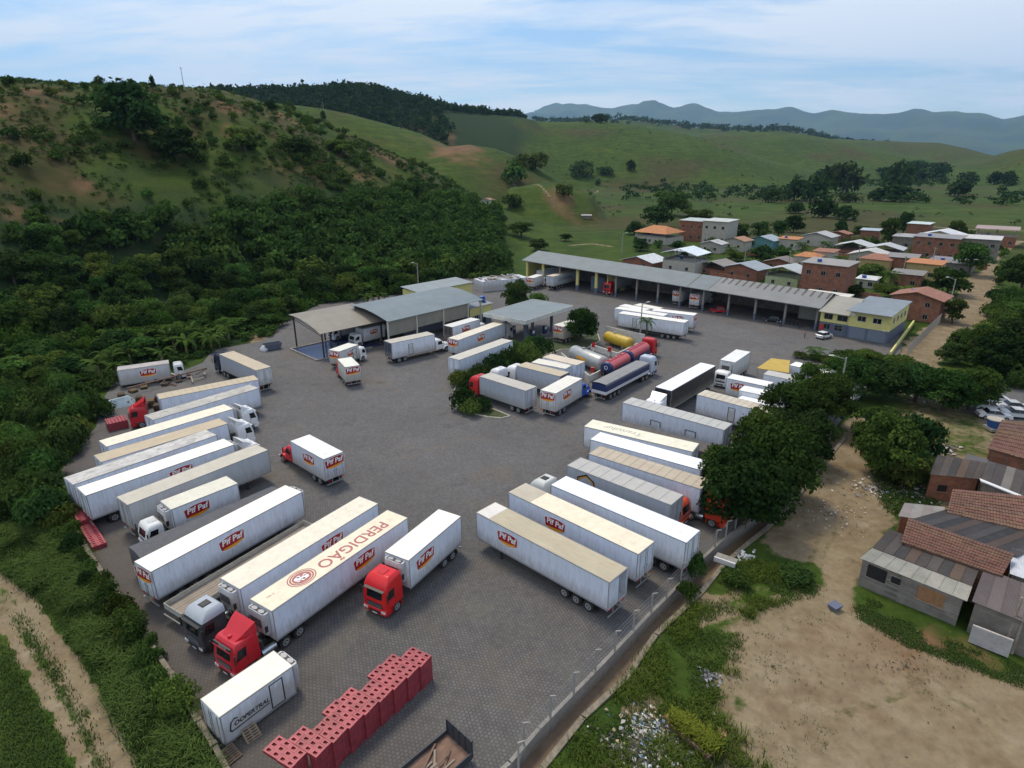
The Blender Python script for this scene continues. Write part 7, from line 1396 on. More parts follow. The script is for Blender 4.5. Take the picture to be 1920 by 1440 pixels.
def proto(kind, i):
    if (kind, i) in PRO: return PRO[kind, i]
    rng = np.random.default_rng(hash((kind, i)) % 9999 if 0 else sum(map(ord, kind))*7+i)
    cfg = {'big': (58, .36, 1.30, .235, 8500, .050), 'tree': (26, .34, 1.25, .31, 2400, .080), 'far': (10, .26, 1.0, .48, 420, .17), 'bush': (12, .22, .62, .40, 1300, .085), 'scrub': (6, .2, .5, .45, 260, .17)}[kind]
    lb = crown_lobes(rng, cfg[0], 1, cfg[1], cfg[2], cfg[3]); V, T = leaves(rng, lb, cfg[4], cfg[5])
    m = [ML, MLD, MLY][i % 3] if kind != 'scrub' else [ML, MLY][i % 2]
    cm_ = quadmesh('crown', V, [m], T)
    mb = MB().mat(M_BARK)
    if kind in ('big', 'tree', 'far'):
        mb.path([(0, 0, -.05), (.02, .01, .3), (0, .03, .62)], .05, 6, [.06, .048, .035])
        for q in range(5):
            l = lb[q]; mb.path([(0, .02, .35+.05*q), (l[0]*.5, l[1]*.5, l[2]*.8), (l[0], l[1], l[2])], .02, 4, [.03, .02, .008])
    else:
        for q in range(4): l = lb[q]; mb.path([(0, 0, 0), (l[0]*.5, l[1]*.5, l[2]*.6)], .02, 4, [.02, .01])
    PRO[kind, i] = (cm_, mb.mesh('trunk')); return PRO[kind, i]
rndv = random.Random(42)
def tree(loc, w_, h, label, kind='tree', i=None, group=None, name='tree', cat='tree', col=None):
    i = rndv.randrange(4) if i is None else i; a, b_ = proto(kind, i); zt = 1.55 if kind in ('big', 'tree') else 1.35 if kind == 'far' else .9
    p = empty(name, loc, rndv.uniform(0, 6.28), label, cat, group); p.scale = (w_/2, w_/2, h/zt)
    k = rndv.uniform(.65, 1.45); kr = rndv.uniform(.85, 1.3); put('crown' if cat == 'tree' else 'foliage', a, p, color=col or (k*kr, k, k*.95)); put('trunk' if cat == 'tree' else 'stem', b_, p); return p
def ptree(cx, by, wp, hp, label, kind='tree', i=None, group=None, **k):
    g = TR(cx, by); s = g.xy.length/F*1.06; return tree(g, wp*s, hp*s*1.05, label, kind, i, group, **k)
# ---- the tree row on the right side of the yard
g_ = 'trees along the right fence'
for cx, by, w_, h, i, lb in ((1392, 985, 11.5, 9.2, 1, 'large dark tree overhanging the orange cab, nearest in the fence row'), (1345, 945, 6.5, 7.2, 0, 'smaller tree pressed against the grey trailer roofs'), (1452, 935, 11, 9, 0, 'broad tree behind the nearest one in the fence row'), (1420, 880, 9, 8.5, 2, 'lighter green tree reaching over the trailer roofs'), (1500, 868, 9, 7.6, 1, 'round dark tree midway along the fence row'), (1470, 820, 9, 8, 0, 'tree whose crown hides the striped beige trailer'), (1545, 800, 9.5, 8, 0, 'tree in front of the tall lamp post'), (1520, 765, 8, 7.5, 2, 'leafy tree right behind the grey-roofed logo truck'), (1590, 742, 10, 6.6, 0, 'wide tree past the lamp post'), (1575, 705, 8, 4, 2, 'bright bushy tree beside the white logo trucks'), (1650, 745, 11, 6.6, 1, 'broad dark tree over the end of the paved yard'), (1625, 690, 9, 3.6, 2, 'low spreading tree in front of the office'), (1680, 705, 8, 3.8, 0, 'small tree at the start of the paling fence'), (1715, 752, 10, 6.4, 1, 'dark tree on the rubbish heap'), (1768, 770, 9.5, 6.6, 0, 'dense tree left of the parked cars'), (1815, 765, 9, 7, 2, 'yellowish tree just left of the off-road car')):
    g = G(cx, by); tree(g, w_, h, lb, 'big', i, g_)
for cx, by, w_, h, k, i, lb in ((1655, 895, 9, 8.5, 'big', 2, 'light green tree standing alone over the sandy road'), (1690, 915, 5, 5, 'tree', 2, 'thin young tree beside the brick shack'), (1700, 875, 8, 7, 'tree', 1, 'dark tree between the sandy road and the junk yard'), (1640, 830, 7, 5, 'tree', 0, 'low tree at the turn of the sandy road'), (1805, 668, 7, 5.5, 'big', 0, 'rounded tree at the bend of the dirt road'), (1780, 680, 6, 4, 'tree', 1, 'brownish bush-like tree under the rounded one'), (1885, 708, 14, 9, 'big', 1, 'huge dark tree at the right border above the road'), (1850, 690, 10, 7.5, 'big', 0, 'tall tree left of the huge dark one'), (1925, 680, 14, 9.5, 'big', 1, 'dark tree touching the right border'), (1900, 612, 13, 5.5, 'big', 0, 'wide tree at the right border above the dirt road'), (1915, 545, 15, 11, 'big', 1, 'layered dark tree at the upper right border'), (1850, 650, 9, 5, 'tree', 2, 'bright shrubby tree beside the dirt road'), (1785, 605, 6, 6, 'tree', 0, 'narrow tree beside the brick gable house')):
    g = G(cx, by); tree(g, w_, h, lb, k, i, 'trees by the dirt road')
# ---- island and yard trees
for cx, by, w_, h, k, i, lb in ((1089, 642, 8.6, 7.4, 'big', 0, 'open-crowned shade tree on the island beside the tanks'), (968, 590, 8.5, 9.5, 'big', 1, 'tall tree with dark trunk behind the fuel canopy')): tree(G(cx, by), w_, h, lb, k, i, None)
for n_, (cx, by, w_, h, i) in enumerate(((880, 735, 5.2, 3.4, 0), (868, 722, 4.6, 3.2, 2), (905, 722, 5.5, 4.0, 0), (930, 705, 5.5, 4.2, 1), (955, 692, 5.5, 4.2, 0), (985, 682, 6, 4.4, 0), (1015, 672, 5.5, 4.2, 1), (1000, 662, 5, 3.8, 0), (965, 672, 5, 3.8, 2), (940, 684, 4.5, 3.6, 0), (872, 765, 4.6, 3.2, 1), (888, 775, 4.2, 2.6, 0), (900, 770, 3.4, 2.2, 1))):
    tree(G(cx, by), w_*1.1, h, ['leafy shrub at the tip of the planted island', 'leafy shrub in the row between the trailers and the fuel canopy'][0 if n_ in (0, 1, 10, 11, 12) else 1], 'bush', i, 'shrubs on the planted island', 'shrub', 'shrub')
tree(G(1010, 566), 5.5, 2.8, 'yellow-green bush beside the small white truck near the garage', 'bush', 2, None, 'shrub', 'shrub')
for cx, by, w_ in ((1500, 672, 3), (1530, 676, 3), (1555, 680, 4), (1580, 672, 5), (1600, 668, 4)): tree(G(cx, by), w_, 1.4, 'low clipped bush in the bed behind the logo trucks', 'bush', 2, 'bushes behind the logo trucks', 'shrub', 'shrub')
# ---- palms
def frond_mesh(L=2.6, droop=1.0, m=None):
    V = []; T = []; n = 16
    for k in range(n):
        t = k/(n-1); x = L*t; z = .5*L*t*(1-t)*1.6-droop*t*t*L*.35; l = .55*math.sin(math.pi*(.12+.85*t))+.05
        for s in (-1, 1): V += [(x, 0, z), (x+.10, 0, z), (x+.38*l+.1, s*l, z-.35*l), (x+.30*l, s*l*.95, z-.37*l)]; T.append(.3+.5*t)
        x2 = L*(t+1/n); z2 = .5*L*(t+1/n)*(1-t-1/n)*1.6-droop*(t+1/n)**2*L*.35; V += [(x, -.03, z+.01), (x2, -.03, z2+.01), (x2, .03, z2+.01), (x, .03, z+.01)]; T.append(.2)
    return quadmesh('frond', np.array(V), [m or ML], T)
FR = [frond_mesh(2.6, .8), frond_mesh(2.6, 1.3), frond_mesh(2.4, 1.9)]
def palm(loc, h, s, label, group='palms'):
    p = empty('palm_tree', loc, 0, label, 'palm', group); put('trunk', cached(('ptr', round(h, 1)), lambda: MB().mat(M_BARK).path([(0, 0, -.2), (.1, 0, h*.5), (.05, .05, h)], .14, 7, [.2, .15, .13]).mesh('trunk')), p)
    for k in range(15): o = put('frond', FR[k % 3], p, (.05, .05, h), (0, R(-18+24*(k % 3)), k*2.4), scale=(s, s, s), color=(1.2, 1.2, 1.0))
    return p
palm(G(1210, 643), 4.6, .8, 'slim palm with curling fronds in front of the long white trailers'); palm(G(1528, 674), 1.4, 1.0, 'short bushy palm between the yellow canopy and the office')
for x, y, lb in ((1666, 545, 'coconut palm behind the office roof'), (1574, 512, 'palm above the tall bare-brick building'), (1370, 492, 'palm left of the blue-grey gable roof'), (1502, 482, 'palm beside the orange-roofed house'), (1548, 480, 'palm in front of the grey-roofed white house'), (1350, 425, 'small palm behind the two-storey brick house'), (1620, 470, 'palm left of the pale roof pair')): g = TR(x, y); palm(g, 4.5, 1.35, lb)
# ---- banana plants
def banana_leaf(L=2.2, droop=.8):
    V = []; T = []; n = 7
    for k in range(n):
        a, b_ = k/n, (k+1)/n
        P_ = lambda t: (L*t*(1-.15*t), 0, L*(.75*t-droop*t*t)); w_ = lambda t: .30*math.sin(math.pi*min(1, .08+t*.92))**.6
        for s in (-1, 1): x0, _, z0 = P_(a); x1, _, z1 = P_(b_); V += [(x0, 0, z0), (x1, 0, z1), (x1, s*w_(b_), z1-.1), (x0, s*w_(a), z0-.1)]; T.append(.4+.4*b_)
    return quadmesh('leaf', np.array(V), [MLY], T)
BLF = [banana_leaf(2.6, .55), banana_leaf(2.6, .95), banana_leaf(2.3, 1.35)]
M_BST = mat('banana_stem', (.17, .15, .07), .8, dirt=.7, dirtcol=(.15, .08, .05), scale=3, var=.3)
def banana(px, py, s, label='banana plant with torn arching leaves in the clump by the scrap corner'):
    g = TR(px, py); p = empty('banana_plant', g, rndv.uniform(0, 6), label, 'banana plant', 'banana plants'); p.scale = (s, s, s)
    put('stem', cached('bst', lambda: MB().mat(M_BST).path([(0, 0, -.2), (0, .05, 1.4), (.05, .05, 2.4)], .2, 7, [.22, .17, .12]).mesh('stem')), p)
    for k in range(8): put('leaf', BLF[k % 3], p, (0, 0, 2.3), (0, R(rndv.uniform(-25, 12)), k*2.4+rndv.uniform(-.3, .3)), color=tuple([rndv.uniform(.55, 1.05)]*3))
for px, py in ((330, 668), (343, 662), (352, 668), (368, 660), (382, 655), (398, 660), (412, 652), (360, 645), (385, 642), (320, 655), (300, 672), (282, 668), (262, 676), (248, 690), (235, 682), (212, 700), (198, 688), (222, 712), (190, 712), (308, 690), (275, 650), (430, 640)): banana(px, py, rndv.uniform(1.0, 1.35))
for px, py in ((700, 572), (712, 570), (690, 576), (890, 532), (905, 530)): banana(px, py, 1.1, 'banana plant behind the long shed')
# ---- shrubs of the left border and the bright hedge rows
def scatter(poly, n, seed, sizes, label, group, kinds=('bush',), name='shrub', cat='shrub', ratio=.75, col=None, mind=1.2):
    rnd = random.Random(seed); xs = [a for a, _ in poly]; ys = [b for _, b in poly]; got = []; tries = 0
    while len(got) < n and tries < n*40:
        tries += 1; x, y = rnd.uniform(min(xs), max(xs)), rnd.uniform(min(ys), max(ys))
        if not bool(inside(np.array(x), np.array(y), poly)): continue
        g = TR(x, y)
        if bool(inside(np.array(g.x), np.array(g.y), YARD)) or g.xy.length > 2500: continue
        if any((g-o).length < mind for o in got): continue
        got.append(g); w_ = rnd.uniform(*sizes); tree(g, w_, w_*ratio*rnd.uniform(.8, 1.2), label if isinstance(label, str) else ('larger ' if w_ > sum(sizes)/2 else 'smaller ')+label[min(len(label)-1, int(len(label)*((x-min(xs))/(max(xs)-min(xs)) if label[0][-1] != ' ' else (y-min(ys))/(max(ys)-min(ys)))))].strip(), rnd.choice(kinds), None, group, name, cat, col)
scatter([(0, 715), (150, 690), (205, 730), (190, 790), (150, 860), (115, 905), (122, 985), (60, 1000), (0, 985)], 70, 1, (3, 6), ['green shrub behind the derelict truck body ', 'green shrub beside the scrap corner ', 'green shrub left of the dumped red cab ', 'green shrub left of the backed-up white trailers ', 'green shrub at the top of the left boundary wall ', 'green shrub above the tall grass by the left wall '], 'shrubs left of the trailers')
scatter([(0, 630), (250, 612), (430, 588), (610, 560), (830, 522), (830, 545), (620, 585), (440, 612), (260, 650), (0, 690)], 80, 2, (3.5, 6), ['bright shrub in the hedge row at the far left', 'bright shrub in the hedge row left of the banana plants', 'bright shrub in the hedge row above the banana plants', 'bright shrub in the hedge row behind the navy-cab semi', 'bright shrub in the hedge row behind the wash bay', 'bright shrub in the hedge row behind the long shed'], 'hedge row shrubs', col=(1.25, 1.3, .9))
# ---- wood at the foot of the brown hill
def ring_points(a0, a1, r0, r1, n, seed, mind, cond=None):
    rng = np.random.default_rng(seed); a = np.radians(rng.uniform(a0, a1, n*5)); r = np.sqrt(rng.uniform(r0*r0, r1*r1, n*5)); x, y = r*np.sin(a), r*np.cos(a)
    ok = np.ones(len(x), bool) if cond is None else cond(x, y, r, np.degrees(a)); x, y = x[ok], y[ok]; cell = {}; out = []
    for p, q in zip(x, y):
        k = (int(p//mind), int(q//mind))
        if k in cell: continue
        cell[k] = 1; out.append((p, q))
        if len(out) >= n: break
    o = np.array(out); return o, height(o[:, 0], o[:, 1])
def cond_wood(x, y, r, a): h = hill_h(HILLS['brown'], x, y, r, a); return (h < np.interp(a, [-45, -30, -15, -5], [10, 16, 17, 13])+12*(fbm(x/40, y/40, 3, 6)-.5)*2) & ~inside(x, y, YARD) & (r > np.interp(a, [-50, -40, -25, -15, -5, 3], [120, 122, 140, 165, 190, 235]))
pts, zz_ = ring_points(-52, -1, 118, 330, 760, 11, 5.2, cond_wood)
order = np.argsort(np.hypot(pts[:, 0], pts[:, 1])); rngw = np.random.default_rng(3)
WZ = [(-43, 'at the left edge of the photo'), (-36, 'above the left boundary shrubs'), (-29, 'behind the derelict truck body'), (-22, 'behind the banana plants'), (-14, 'behind the wash bay'), (-6, 'behind the long shed'), (9, 'behind the white scrap containers')]
def zone(x, y): a = math.degrees(math.atan2(x, y)); return next(t for q, t in WZ if a < q)
for k in order[:210]:
    w_ = rngw.uniform(5.5, 10); r0 = math.hypot(*pts[k]); tree((pts[k][0], pts[k][1], zz_[k]), w_, w_*rngw.uniform(.65, .95)*(1.0 if r0 > 150 else .6), ('broad tree' if w_ > 8.4 else 'smaller tree' if w_ < 6.6 else 'middle-sized tree')+(' in the front rows of the wood ' if r0 < 170 else ' deeper in the wood ')+zone(*pts[k]), 'tree' if r0 < 190 else 'far', None, 'trees of the valley wood')
def mass(name, label, pts, zs, sizes, nleaf, leafs, seed, m, hr=.7, lob=4):
    rng = np.random.default_rng(seed); VV = []; TT = []
    for (x, y), z in zip(pts, zs):
        w_ = rng.uniform(*sizes); L = crown_lobes(rng, lob, 1, .3, .9, .55); V, T = leaves(rng, L, nleaf, leafs); V = V*np.array([w_/2, w_/2, w_*hr/1.3]); V += [x, y, z-.2]; VV.append(V); TT.append(T*.5+rng.uniform(0, .5))
    tag(put(name, quadmesh(name, np.concatenate(VV), [m], np.concatenate(TT))), label, None, None, 'stuff')
rest = order[210:]; mass('woodland', 'dense woodland canopy behind the nearer trees on the left', pts[rest], zz_[rest], (6, 11), 320, .16, 5, ML, .75, 6)
p2, z2 = ring_points(-52, 0, 110, 260, 900, 12, 3.0, lambda x, y, r, a: (hill_h(HILLS['brown'], x, y, r, a) < 10) & ~inside(x, y, YARD) & (dist_poly(x, y, WALL) > 6) & (r > 112)); mass('undergrowth', 'low undergrowth between the trees of the valley', p2, z2, (2.5, 5), 110, .2, 6, ML, .5)
def cond_hill(x, y, r, a): h = hill_h(HILLS['brown'], x, y, r, a); return (h > 18) & (fbm(x/24, y/24, 4, 21) > .47)
p3, z3 = ring_points(-50, 2, 160, 400, 290, 13, 5.0, cond_hill)
for (x, y), z in zip(p3, z3):
    h_ = float(hill_h(HILLS['brown'], np.array(x), np.array(y), np.array(math.hypot(x, y)), np.array(math.degrees(math.atan2(x, y))))); w_ = rngw.uniform(2.6, 6) if h_ < 62 else rngw.uniform(1.5, 2.8); tree((x, y, z), w_, w_*rngw.uniform(.5, .75), ('rounded bush' if w_ > 4.3 else 'small bush')+(' high on the brown hill ' if h_ > 45 else ' low on the brown hill ')+zone(x, y).replace('behind', 'above').replace('at the', 'near the'), 'scrub', None, 'bushes on the brown hillside', 'hill_bush', 'shrub')
p4, z4 = ring_points(-50, 2, 160, 405, 3600, 14, 2.6, lambda x, y, r, a: (hill_h(HILLS['brown'], x, y, r, a) > 15) & (fbm(x/18, y/18, 4, 22) > .42)); mass('hill_scrub', 'patchy low scrub on the brown hillside', p4, z4, (1.2, 3.6), 34, .26, 7, ML, .5, 3)
def cond_mid(x, y, r, a): h = hill_h(HILLS['brown'], x, y, r, a); return (h > 8) & (h < 44) & (fbm(x/22, y/22, 4, 29) > .53) & (a < -12)
p8, z8 = ring_points(-52, -8, 140, 360, 700, 19, 4.2, cond_mid); mass('slope_thicket', 'light green thickets climbing the lower slope of the brown hill', p8, z8, (3, 6.5), 110, .2, 20, MLY, .62, 5)
for cx, by, wp, hp, lb in ((252, 262, 110, 75, 'big dark tree halfway up the brown hill'), (330, 300, 90, 45, 'dark bushy clump below the big hill tree'), (188, 162, 14, 13, 'rounded tree on the skyline'), (288, 168, 10, 18, 'narrow dark tree on the skyline'), (545, 212, 18, 16, 'dark round tree at the top of the grassy slope'), (510, 207, 16, 13, 'small tree near the ridge beside its neighbour'), (607, 226, 10, 14, 'tiny tree on the grassy slope'), (560, 290, 60, 25, 'wide bush on the flank of the brown hill'), (640, 290, 60, 25, 'light green bushes at the shoulder of the brown hill'), (460, 285, 60, 40, 'light green tree on the brown hillside')): ptree(cx, by, wp, hp, lb, 'tree' if wp > 40 else 'far', 2 if 'light' in lb else 1)
# far wooded hill and hedges: read as one mass
def on_wood(x, y, r, a): return (hill_h(HILLS['wood'], x, y, r, a) > np.maximum(hill_h(HILLS['round'], x, y, r, a), hill_h(HILLS['grass'], x, y, r, a))+3) & (hill_h(HILLS['wood'], x, y, r, a) > hill_h(HILLS['knoll'], x, y, r, a)) & ((a < -6+(fbm(x/50, y/50, 3, 2)-.5)*7) | ((a < 3) & (hill_h(HILLS['wood'], x, y, r, a) > 110) & (fbm(x/70, y/70, 3, 12) > .50)))
p5, z5 = ring_points(-34, 3, 640, 1300, 2600, 15, 11, on_wood); mass('far_wood', 'dark wood covering the hill behind the grassy slope', p5, z5, (11, 20), 36, .30, 8, MLD, .75, 3)
p6, z6 = ring_points(2, 30, 3000, 3500, 420, 16, 24, lambda x, y, r, a: hill_h(HILLS['far'], x, y, r, a) > 60); mass('far_hedges', 'dark tree belt along the far ridge', p6, z6, (22, 44), 26, .34, 9, MLD, .6, 3)
p7, z7 = ring_points(10, 50, 620, 1500, 330, 17, 14, lambda x, y, r, a: (height(x, y) < 8) & (fbm(x/110, y/110, 4, 23) > .52)); mass('meadow_scrub', 'scattered bushes and tree lines on the far meadow', p7, z7, (6, 15), 50, .24, 10, MLD, .6, 4)
p9, z9 = ring_points(-20, 45, 420, 1350, 420, 27, 16, lambda x, y, r, a: (fbm(x/90, y/90, 4, 43) > .47) & (hill_h(HILLS['wood'], x, y, r, a) < 40)); mass('pasture_bushes', 'tiny bushes dotted over the pasture hills', p9, z9, (1.8, 4.5), 26, .3, 28, ML, .6, 3)
# ---- trees on the plain and in the village, placed one by one
T1 = [(1447, 380, 37, 22), (1489, 376, 40, 32), (1526, 378, 50, 36), (1579, 362, 58, 42), (1540, 345, 40, 20), (1590, 380, 30, 15), (1491, 400, 38, 17), (1543, 408, 46, 28), (1583, 412, 48, 20), (1680, 358, 46, 40), (1702, 342, 56, 22), (1640, 376, 26, 15), (1672, 378, 60, 22), (1796, 368, 42, 22), (1755, 338, 30, 18), (1815, 346, 30, 16), (1864, 346, 26, 16), (1888, 348, 28, 18), (1660, 330, 30, 12), (1760, 322, 34, 12), (1720, 318, 30, 12)]
for n_, a in enumerate(T1): ptree(*a, ('round dark tree left of the meadow clump', 'round tree at the left of the meadow clump', 'dark tree in the centre of the meadow clump', 'largest dark tree of the meadow clump', 'dark tree behind the meadow clump', 'small low tree right of the meadow clump', 'flat dark tree below the meadow clump', 'dark tree nearer the village below the clump', 'wide low tree nearer the village below the clump', 'tall dark tree in the right meadow group', 'wide dark crown behind the right meadow group', 'small bush left of the right meadow group', 'low dark tree under the right meadow group', 'lone dark tree far right in the meadow', 'small tree in the far tree line', 'second small tree along the far tree line', 'distant tree near the right end of the tree line', 'last distant tree at the right border', 'distant low tree before the dry ridge', 'distant tree under the dry ridge', 'distant low tree left under the dry ridge')[n_], 'far', 1, 'trees on the meadow')
for a in ((1092, 331, 40, 24, 'round dark tree below the round green hill'), (1136, 327, 30, 12, 'low dark bush right of the round meadow tree'), (1002, 319, 55, 26, 'elongated dark thicket on the flank of the green hill'), (963, 343, 46, 36, 'dark tree on the slope above the farmhouse'), (1055, 368, 30, 20, 'tree on the reddish mound'), (958, 389, 42, 22, 'dense tree right of the farmhouse'), (1183, 320, 16, 16, 'small tree beside the track under the hill'), (1121, 347, 12, 10, 'tiny tree beside the farm track'), (1125, 230, 38, 13, 'dark clump on top of the round green hill'), (1100, 230, 12, 6, 'small bush on top of the round green hill'), (978, 445, 60, 26, 'brushy thicket between wood and garage'), (1010, 470, 40, 20, 'thicket behind the left end of the garage'), (1060, 452, 30, 12, 'bush beside the sandy patch'), (1258, 405, 66, 44, 'tall leafy tree group behind the orange-roofed house'), (1232, 425, 60, 34, 'dark trees left of the orange-roofed house'), (1305, 418, 60, 24, 'tree line behind the two-storey brick house'), (1190, 440, 40, 22, 'bush in the field left of the village'), (1386, 452, 38, 28, 'dark tree right of the two-storey brick house'), (1422, 456, 38, 34, 'tall dark tree behind the teal house'), (1458, 448, 36, 28, 'bright tree behind the narrow orange-roofed house'), (1487, 436, 38, 26, 'pale-topped tree with white house behind'), (1576, 440, 24, 22, 'small dark tree at the field edge'), (1612, 446, 30, 18, 'dark shrubby tree behind the pale roof pair'), (1664, 462, 36, 42, 'tall dark tree in the middle of the village'), (1692, 440, 30, 32, 'dark tree right of the tall one'), (1793, 444, 26, 24, 'single tree before the field track'), (1815, 517, 58, 46, 'leafy tree at the top end of the dirt road'), (1775, 552, 66, 38, 'broad tree behind the lamp post'), (1632, 530, 48, 28, 'garden tree right of the tall brick building'), (1668, 560, 40, 24, 'garden tree behind the yellow office'), (1600, 556, 44, 18, 'hedge behind the pale rear roof'), (1430, 492, 56, 26, 'green trees between teal house and brown roof'), (1470, 488, 36, 18, 'bushy tree behind the low brown roof'), (1380, 490, 40, 16, 'bush beside the palm in the village'), (1590, 472, 34, 20, 'garden tree left of the pale roof pair'), (1720, 500, 34, 16, 'bush between the brick terraces'), (1700, 560, 40, 20, 'shrub behind the rear wall'), (1270, 470, 34, 16, 'bush behind the white terrace roof'), (1200, 470, 40, 20, 'bushes behind the garage roof')): ptree(*a[:4], a[4], 'tree' if a[1] > 400 else 'far', None, 'trees in and around the village' if a[1] > 400 else None)
scatter([(1180, 455), (1900, 440), (1920, 560), (1830, 560), (1700, 560), (1520, 530), (1180, 470)], 60, 5, (2.5, 5.5), ['garden bush near the orange hipped roof', 'garden bush near the brilliant white roof', 'garden bush near the teal house', 'garden bush near the tall brick building', 'garden bush near the pale roof pair', 'garden bush near the right end of the village'], 'garden bushes', ('bush', 'scrub'))
scatter([(1640, 790), (1700, 800), (1740, 850), (1720, 900), (1650, 905)], 14, 6, (2, 4), 'shrub on the junk plot beside the sandy road', 'shrubs on the junk plot')
scatter([(1860, 860), (1920, 868), (1920, 890), (1880, 880)], 8, 7, (1.5, 2.6), 'spiky bright shrub beside the border tiled roof', 'spiky shrubs', col=(1.3, 1.4, .8))
scatter([(1860, 560), (1920, 620), (1920, 760), (1850, 710), (1800, 690), (1840, 620)], 24, 9, (4, 8), 'dense shrub under the right-hand trees', 'shrubs by the dirt road')
scatter([(135, 985), (175, 1050), (215, 1112), (262, 1180), (310, 1255), (355, 1340), (330, 1345), (280, 1265), (230, 1190), (180, 1120), (135, 1050), (110, 990)], 26, 31, (1.6, 3.0), 'leafy bush crowding the outside of the left boundary wall', 'bushes along the left wall')
# ---- grasses (nobody could count them)
def blades(name, label, P_, Z_, n, hgt, spread, seed, width=.035, m=None, arch=.5):
    rng = np.random.default_rng(seed); c = np.repeat(np.column_stack([P_, Z_]), n, 0); N_ = len(c); a = rng.uniform(0, 6.283, N_); h = hgt*rng.uniform(.45, 1.15, N_)
    b = c+np.column_stack([rng.normal(0, spread, N_), rng.normal(0, spread, N_), np.zeros(N_)]); d = np.column_stack([np.cos(a), np.sin(a), np.zeros(N_)]); s = np.column_stack([-np.sin(a), np.cos(a), np.zeros(N_)])*width*rng.uniform(.6, 1.4, N_)[:, None]; up = np.array([0, 0, 1.])
    mid = b+up*(h*.7)[:, None]+d*(h*arch*.35)[:, None]; tip = b+up*(h*(1-.25*arch))[:, None]+d*(h*arch)[:, None]
    V = np.stack([b-s, b+s, mid+s*.8, mid-s*.8, mid-s*.8, mid+s*.8, tip+s*.1, tip-s*.1], 1).reshape(-1, 3); tag(put(name, quadmesh(name, V, [m or MG], np.repeat(rng.uniform(0, 1, N_), 2))), label, None, None, 'stuff')
def area_pts(poly, n, seed, z=0., cond=None):
    q = gp(poly, z); rng = np.random.default_rng(seed); xs = np.array(q); x = rng.uniform(xs[:, 0].min(), xs[:, 0].max(), n*4); y = rng.uniform(xs[:, 1].min(), xs[:, 1].max(), n*4); ok = inside(x, y, q) & ~inside(x, y, YARD) & ~inside(x, y, CANAL)
    if cond is not None: ok &= cond(x, y)
    x, y = x[ok][:n], y[ok][:n]; return np.column_stack([x, y]), height(x, y)
LB = [(0, 960), (95, 940), (130, 990), (170, 1060), (210, 1120), (255, 1180), (300, 1250), (350, 1345), (400, 1440), (425, 1500), (300, 1500), (250, 1400), (205, 1300), (150, 1200), (80, 1110), (0, 1060)]
P_, Z_ = area_pts(LB, 1500, 1, 0., lambda x, y: fbm(x/3, y/3, 3, 3) > .44); blades('tall_grass', 'tall arching grass along the left boundary wall', P_, Z_, 34, 1.25, .28, 2, .03, arch=.75)
P_, Z_ = area_pts(LB, 9000, 4, 0.); blades('short_grass', 'short grass between the wall and the dirt track', P_, Z_, 7, .42, .25, 5, .03)
P_, Z_ = area_pts([(0, 1000), (0, 1500), (430, 1500), (100, 1000)], 9000, 6, -.7, lambda x, y: (dist_poly(x, y, gp([(-60, 1040), (0, 1082), (58, 1143), (131, 1242), (198, 1359), (250, 1470)], -.8)) > .85) & (dist_poly(x, y, gp([(-60, 1090), (0, 1143), (29, 1202), (87, 1301), (137, 1388), (165, 1460)], -.8)) > .75)); blades('verge_grass', 'short grass beside the wheel tracks', P_, Z_, 5, .28, .3, 7, .03)
RB = [(1040, 1440), (1100, 1350), (1180, 1265), (1240, 1190), (1320, 1110), (1365, 1065), (1410, 1050), (1520, 1075), (1540, 1110), (1440, 1140), (1395, 1170), (1385, 1260), (1330, 1330), (1400, 1380), (1450, 1440), (1400, 1500), (1000, 1500)]
P_, Z_ = area_pts(RB, 1100, 8, 0., lambda x, y: fbm(x/2.6, y/2.6, 3, 13) > .50); blades('weeds', 'tall bright weeds between the channel and the sandy lot', P_, Z_, 16, .65, .3, 9, .026, leaf_mat('weed_blades', (.045, .075, .012), (.15, .20, .04), .3), .6)
P_, Z_ = area_pts(RB, 3400, 10, 0., lambda x, y: fbm(x/2.0, y/2.0, 3, 14) > .46); blades('bank_grass', 'short grass on the bank beside the channel', P_, Z_, 6, .26, .22, 11, .028)
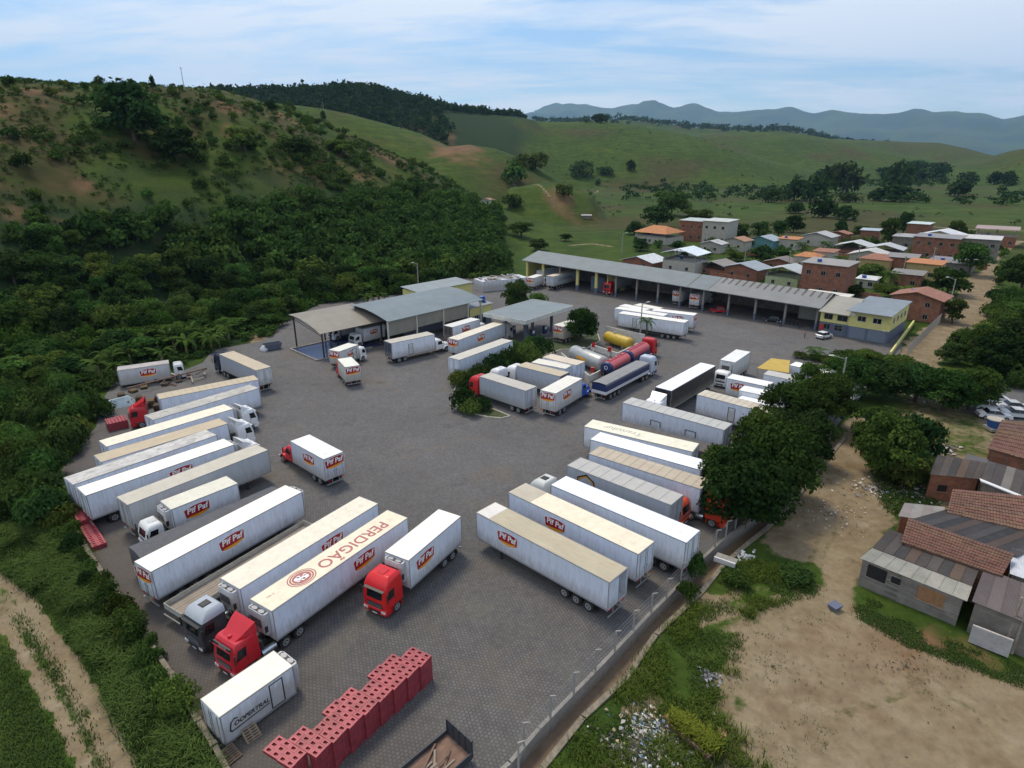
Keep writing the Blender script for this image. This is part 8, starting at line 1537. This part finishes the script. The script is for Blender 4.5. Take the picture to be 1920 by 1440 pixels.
P_, Z_ = area_pts([(1592, 1098), (1700, 1158), (1812, 1212), (1930, 1255), (1930, 1292), (1820, 1252), (1700, 1208), (1612, 1158)], 1700, 12, 0., lambda x, y: fbm(x/2, y/2, 3, 3) > .42); blades('wall_grass', 'dark grass along the foot of the block shack', P_, Z_, 6, .2, .2, 13, .028)
P_, Z_ = area_pts([(1600, 790), (1760, 790), (1760, 960), (1660, 960), (1640, 900)], 2600, 14, 0.); blades('plot_grass', 'rough grass on the junk plot', P_, Z_, 7, .4, .25, 15, .035)
P_, Z_ = area_pts([(1165, 1500), (1385, 1200), (1560, 1080), (1560, 900), (1640, 760), (1690, 900), (1640, 1140), (1930, 1260), (1930, 1500)], 1500, 16, 0., lambda x, y: fbm(x/4, y/4, 4, 33) > .57); blades('sand_tufts', 'sparse grass tufts dotted over the sand', P_, Z_, 6, .12, .16, 17, .02)
c0, dd = PLANTER; rng_ = np.random.default_rng(9); t_ = rng_.uniform(-.5, .5, 70); P_ = np.column_stack([c0.x+dd.x*t_-dd.y/dd.length*rng_.uniform(0, 1.1, 70), c0.y+dd.y*t_+dd.x/dd.length*rng_.uniform(0, 1.1, 70)]); blades('planter_plants', 'yellow-green plants filling the rusty trough', P_, np.full(70, .45), 30, .8, .2, 3, .05, leaf_mat('yellow_blades', (.07, .09, .012), (.24, .27, .04), .2), .5)
for n_, (x, y, w_, h, lb) in enumerate(((1298, 1075, 2.6, 2.4, 'leafy bush at the rear of the shiny-roofed trailer'), (1490, 1090, 3.6, 1.2, 'low dark bush on the sand below the bridge'), (1290, 1120, 2.2, 1.6, 'bush growing over the channel edge'), (1375, 1095, 3.0, 1.4, 'bright bush right of the slab bridge'))): tree(G(x, y), w_, h, lb, 'bush', n_ % 3, None, 'shrub', 'shrub')
# ================================================================ air
d_ = 3.9e-5
hz = MB().mat(bpy.data.materials.new('haze_air')); m = hz.mats[0]; m.use_nodes = True; t = m.node_tree; t.nodes.clear(); pv = N(t, 'ShaderNodeVolumePrincipled', ins={'Color': (.44, .68, 1, 1), 'Density': d_, 'Anisotropy': .2}); t.links.new(pv.outputs[0], N(t, 'ShaderNodeOutputMaterial').inputs['Volume'])
hz.box(-27000, 27000, -27000, 27000, -60, 3600); tag(hz.build('haze'), 'thin pale air over the valley', None, None, 'stuff')
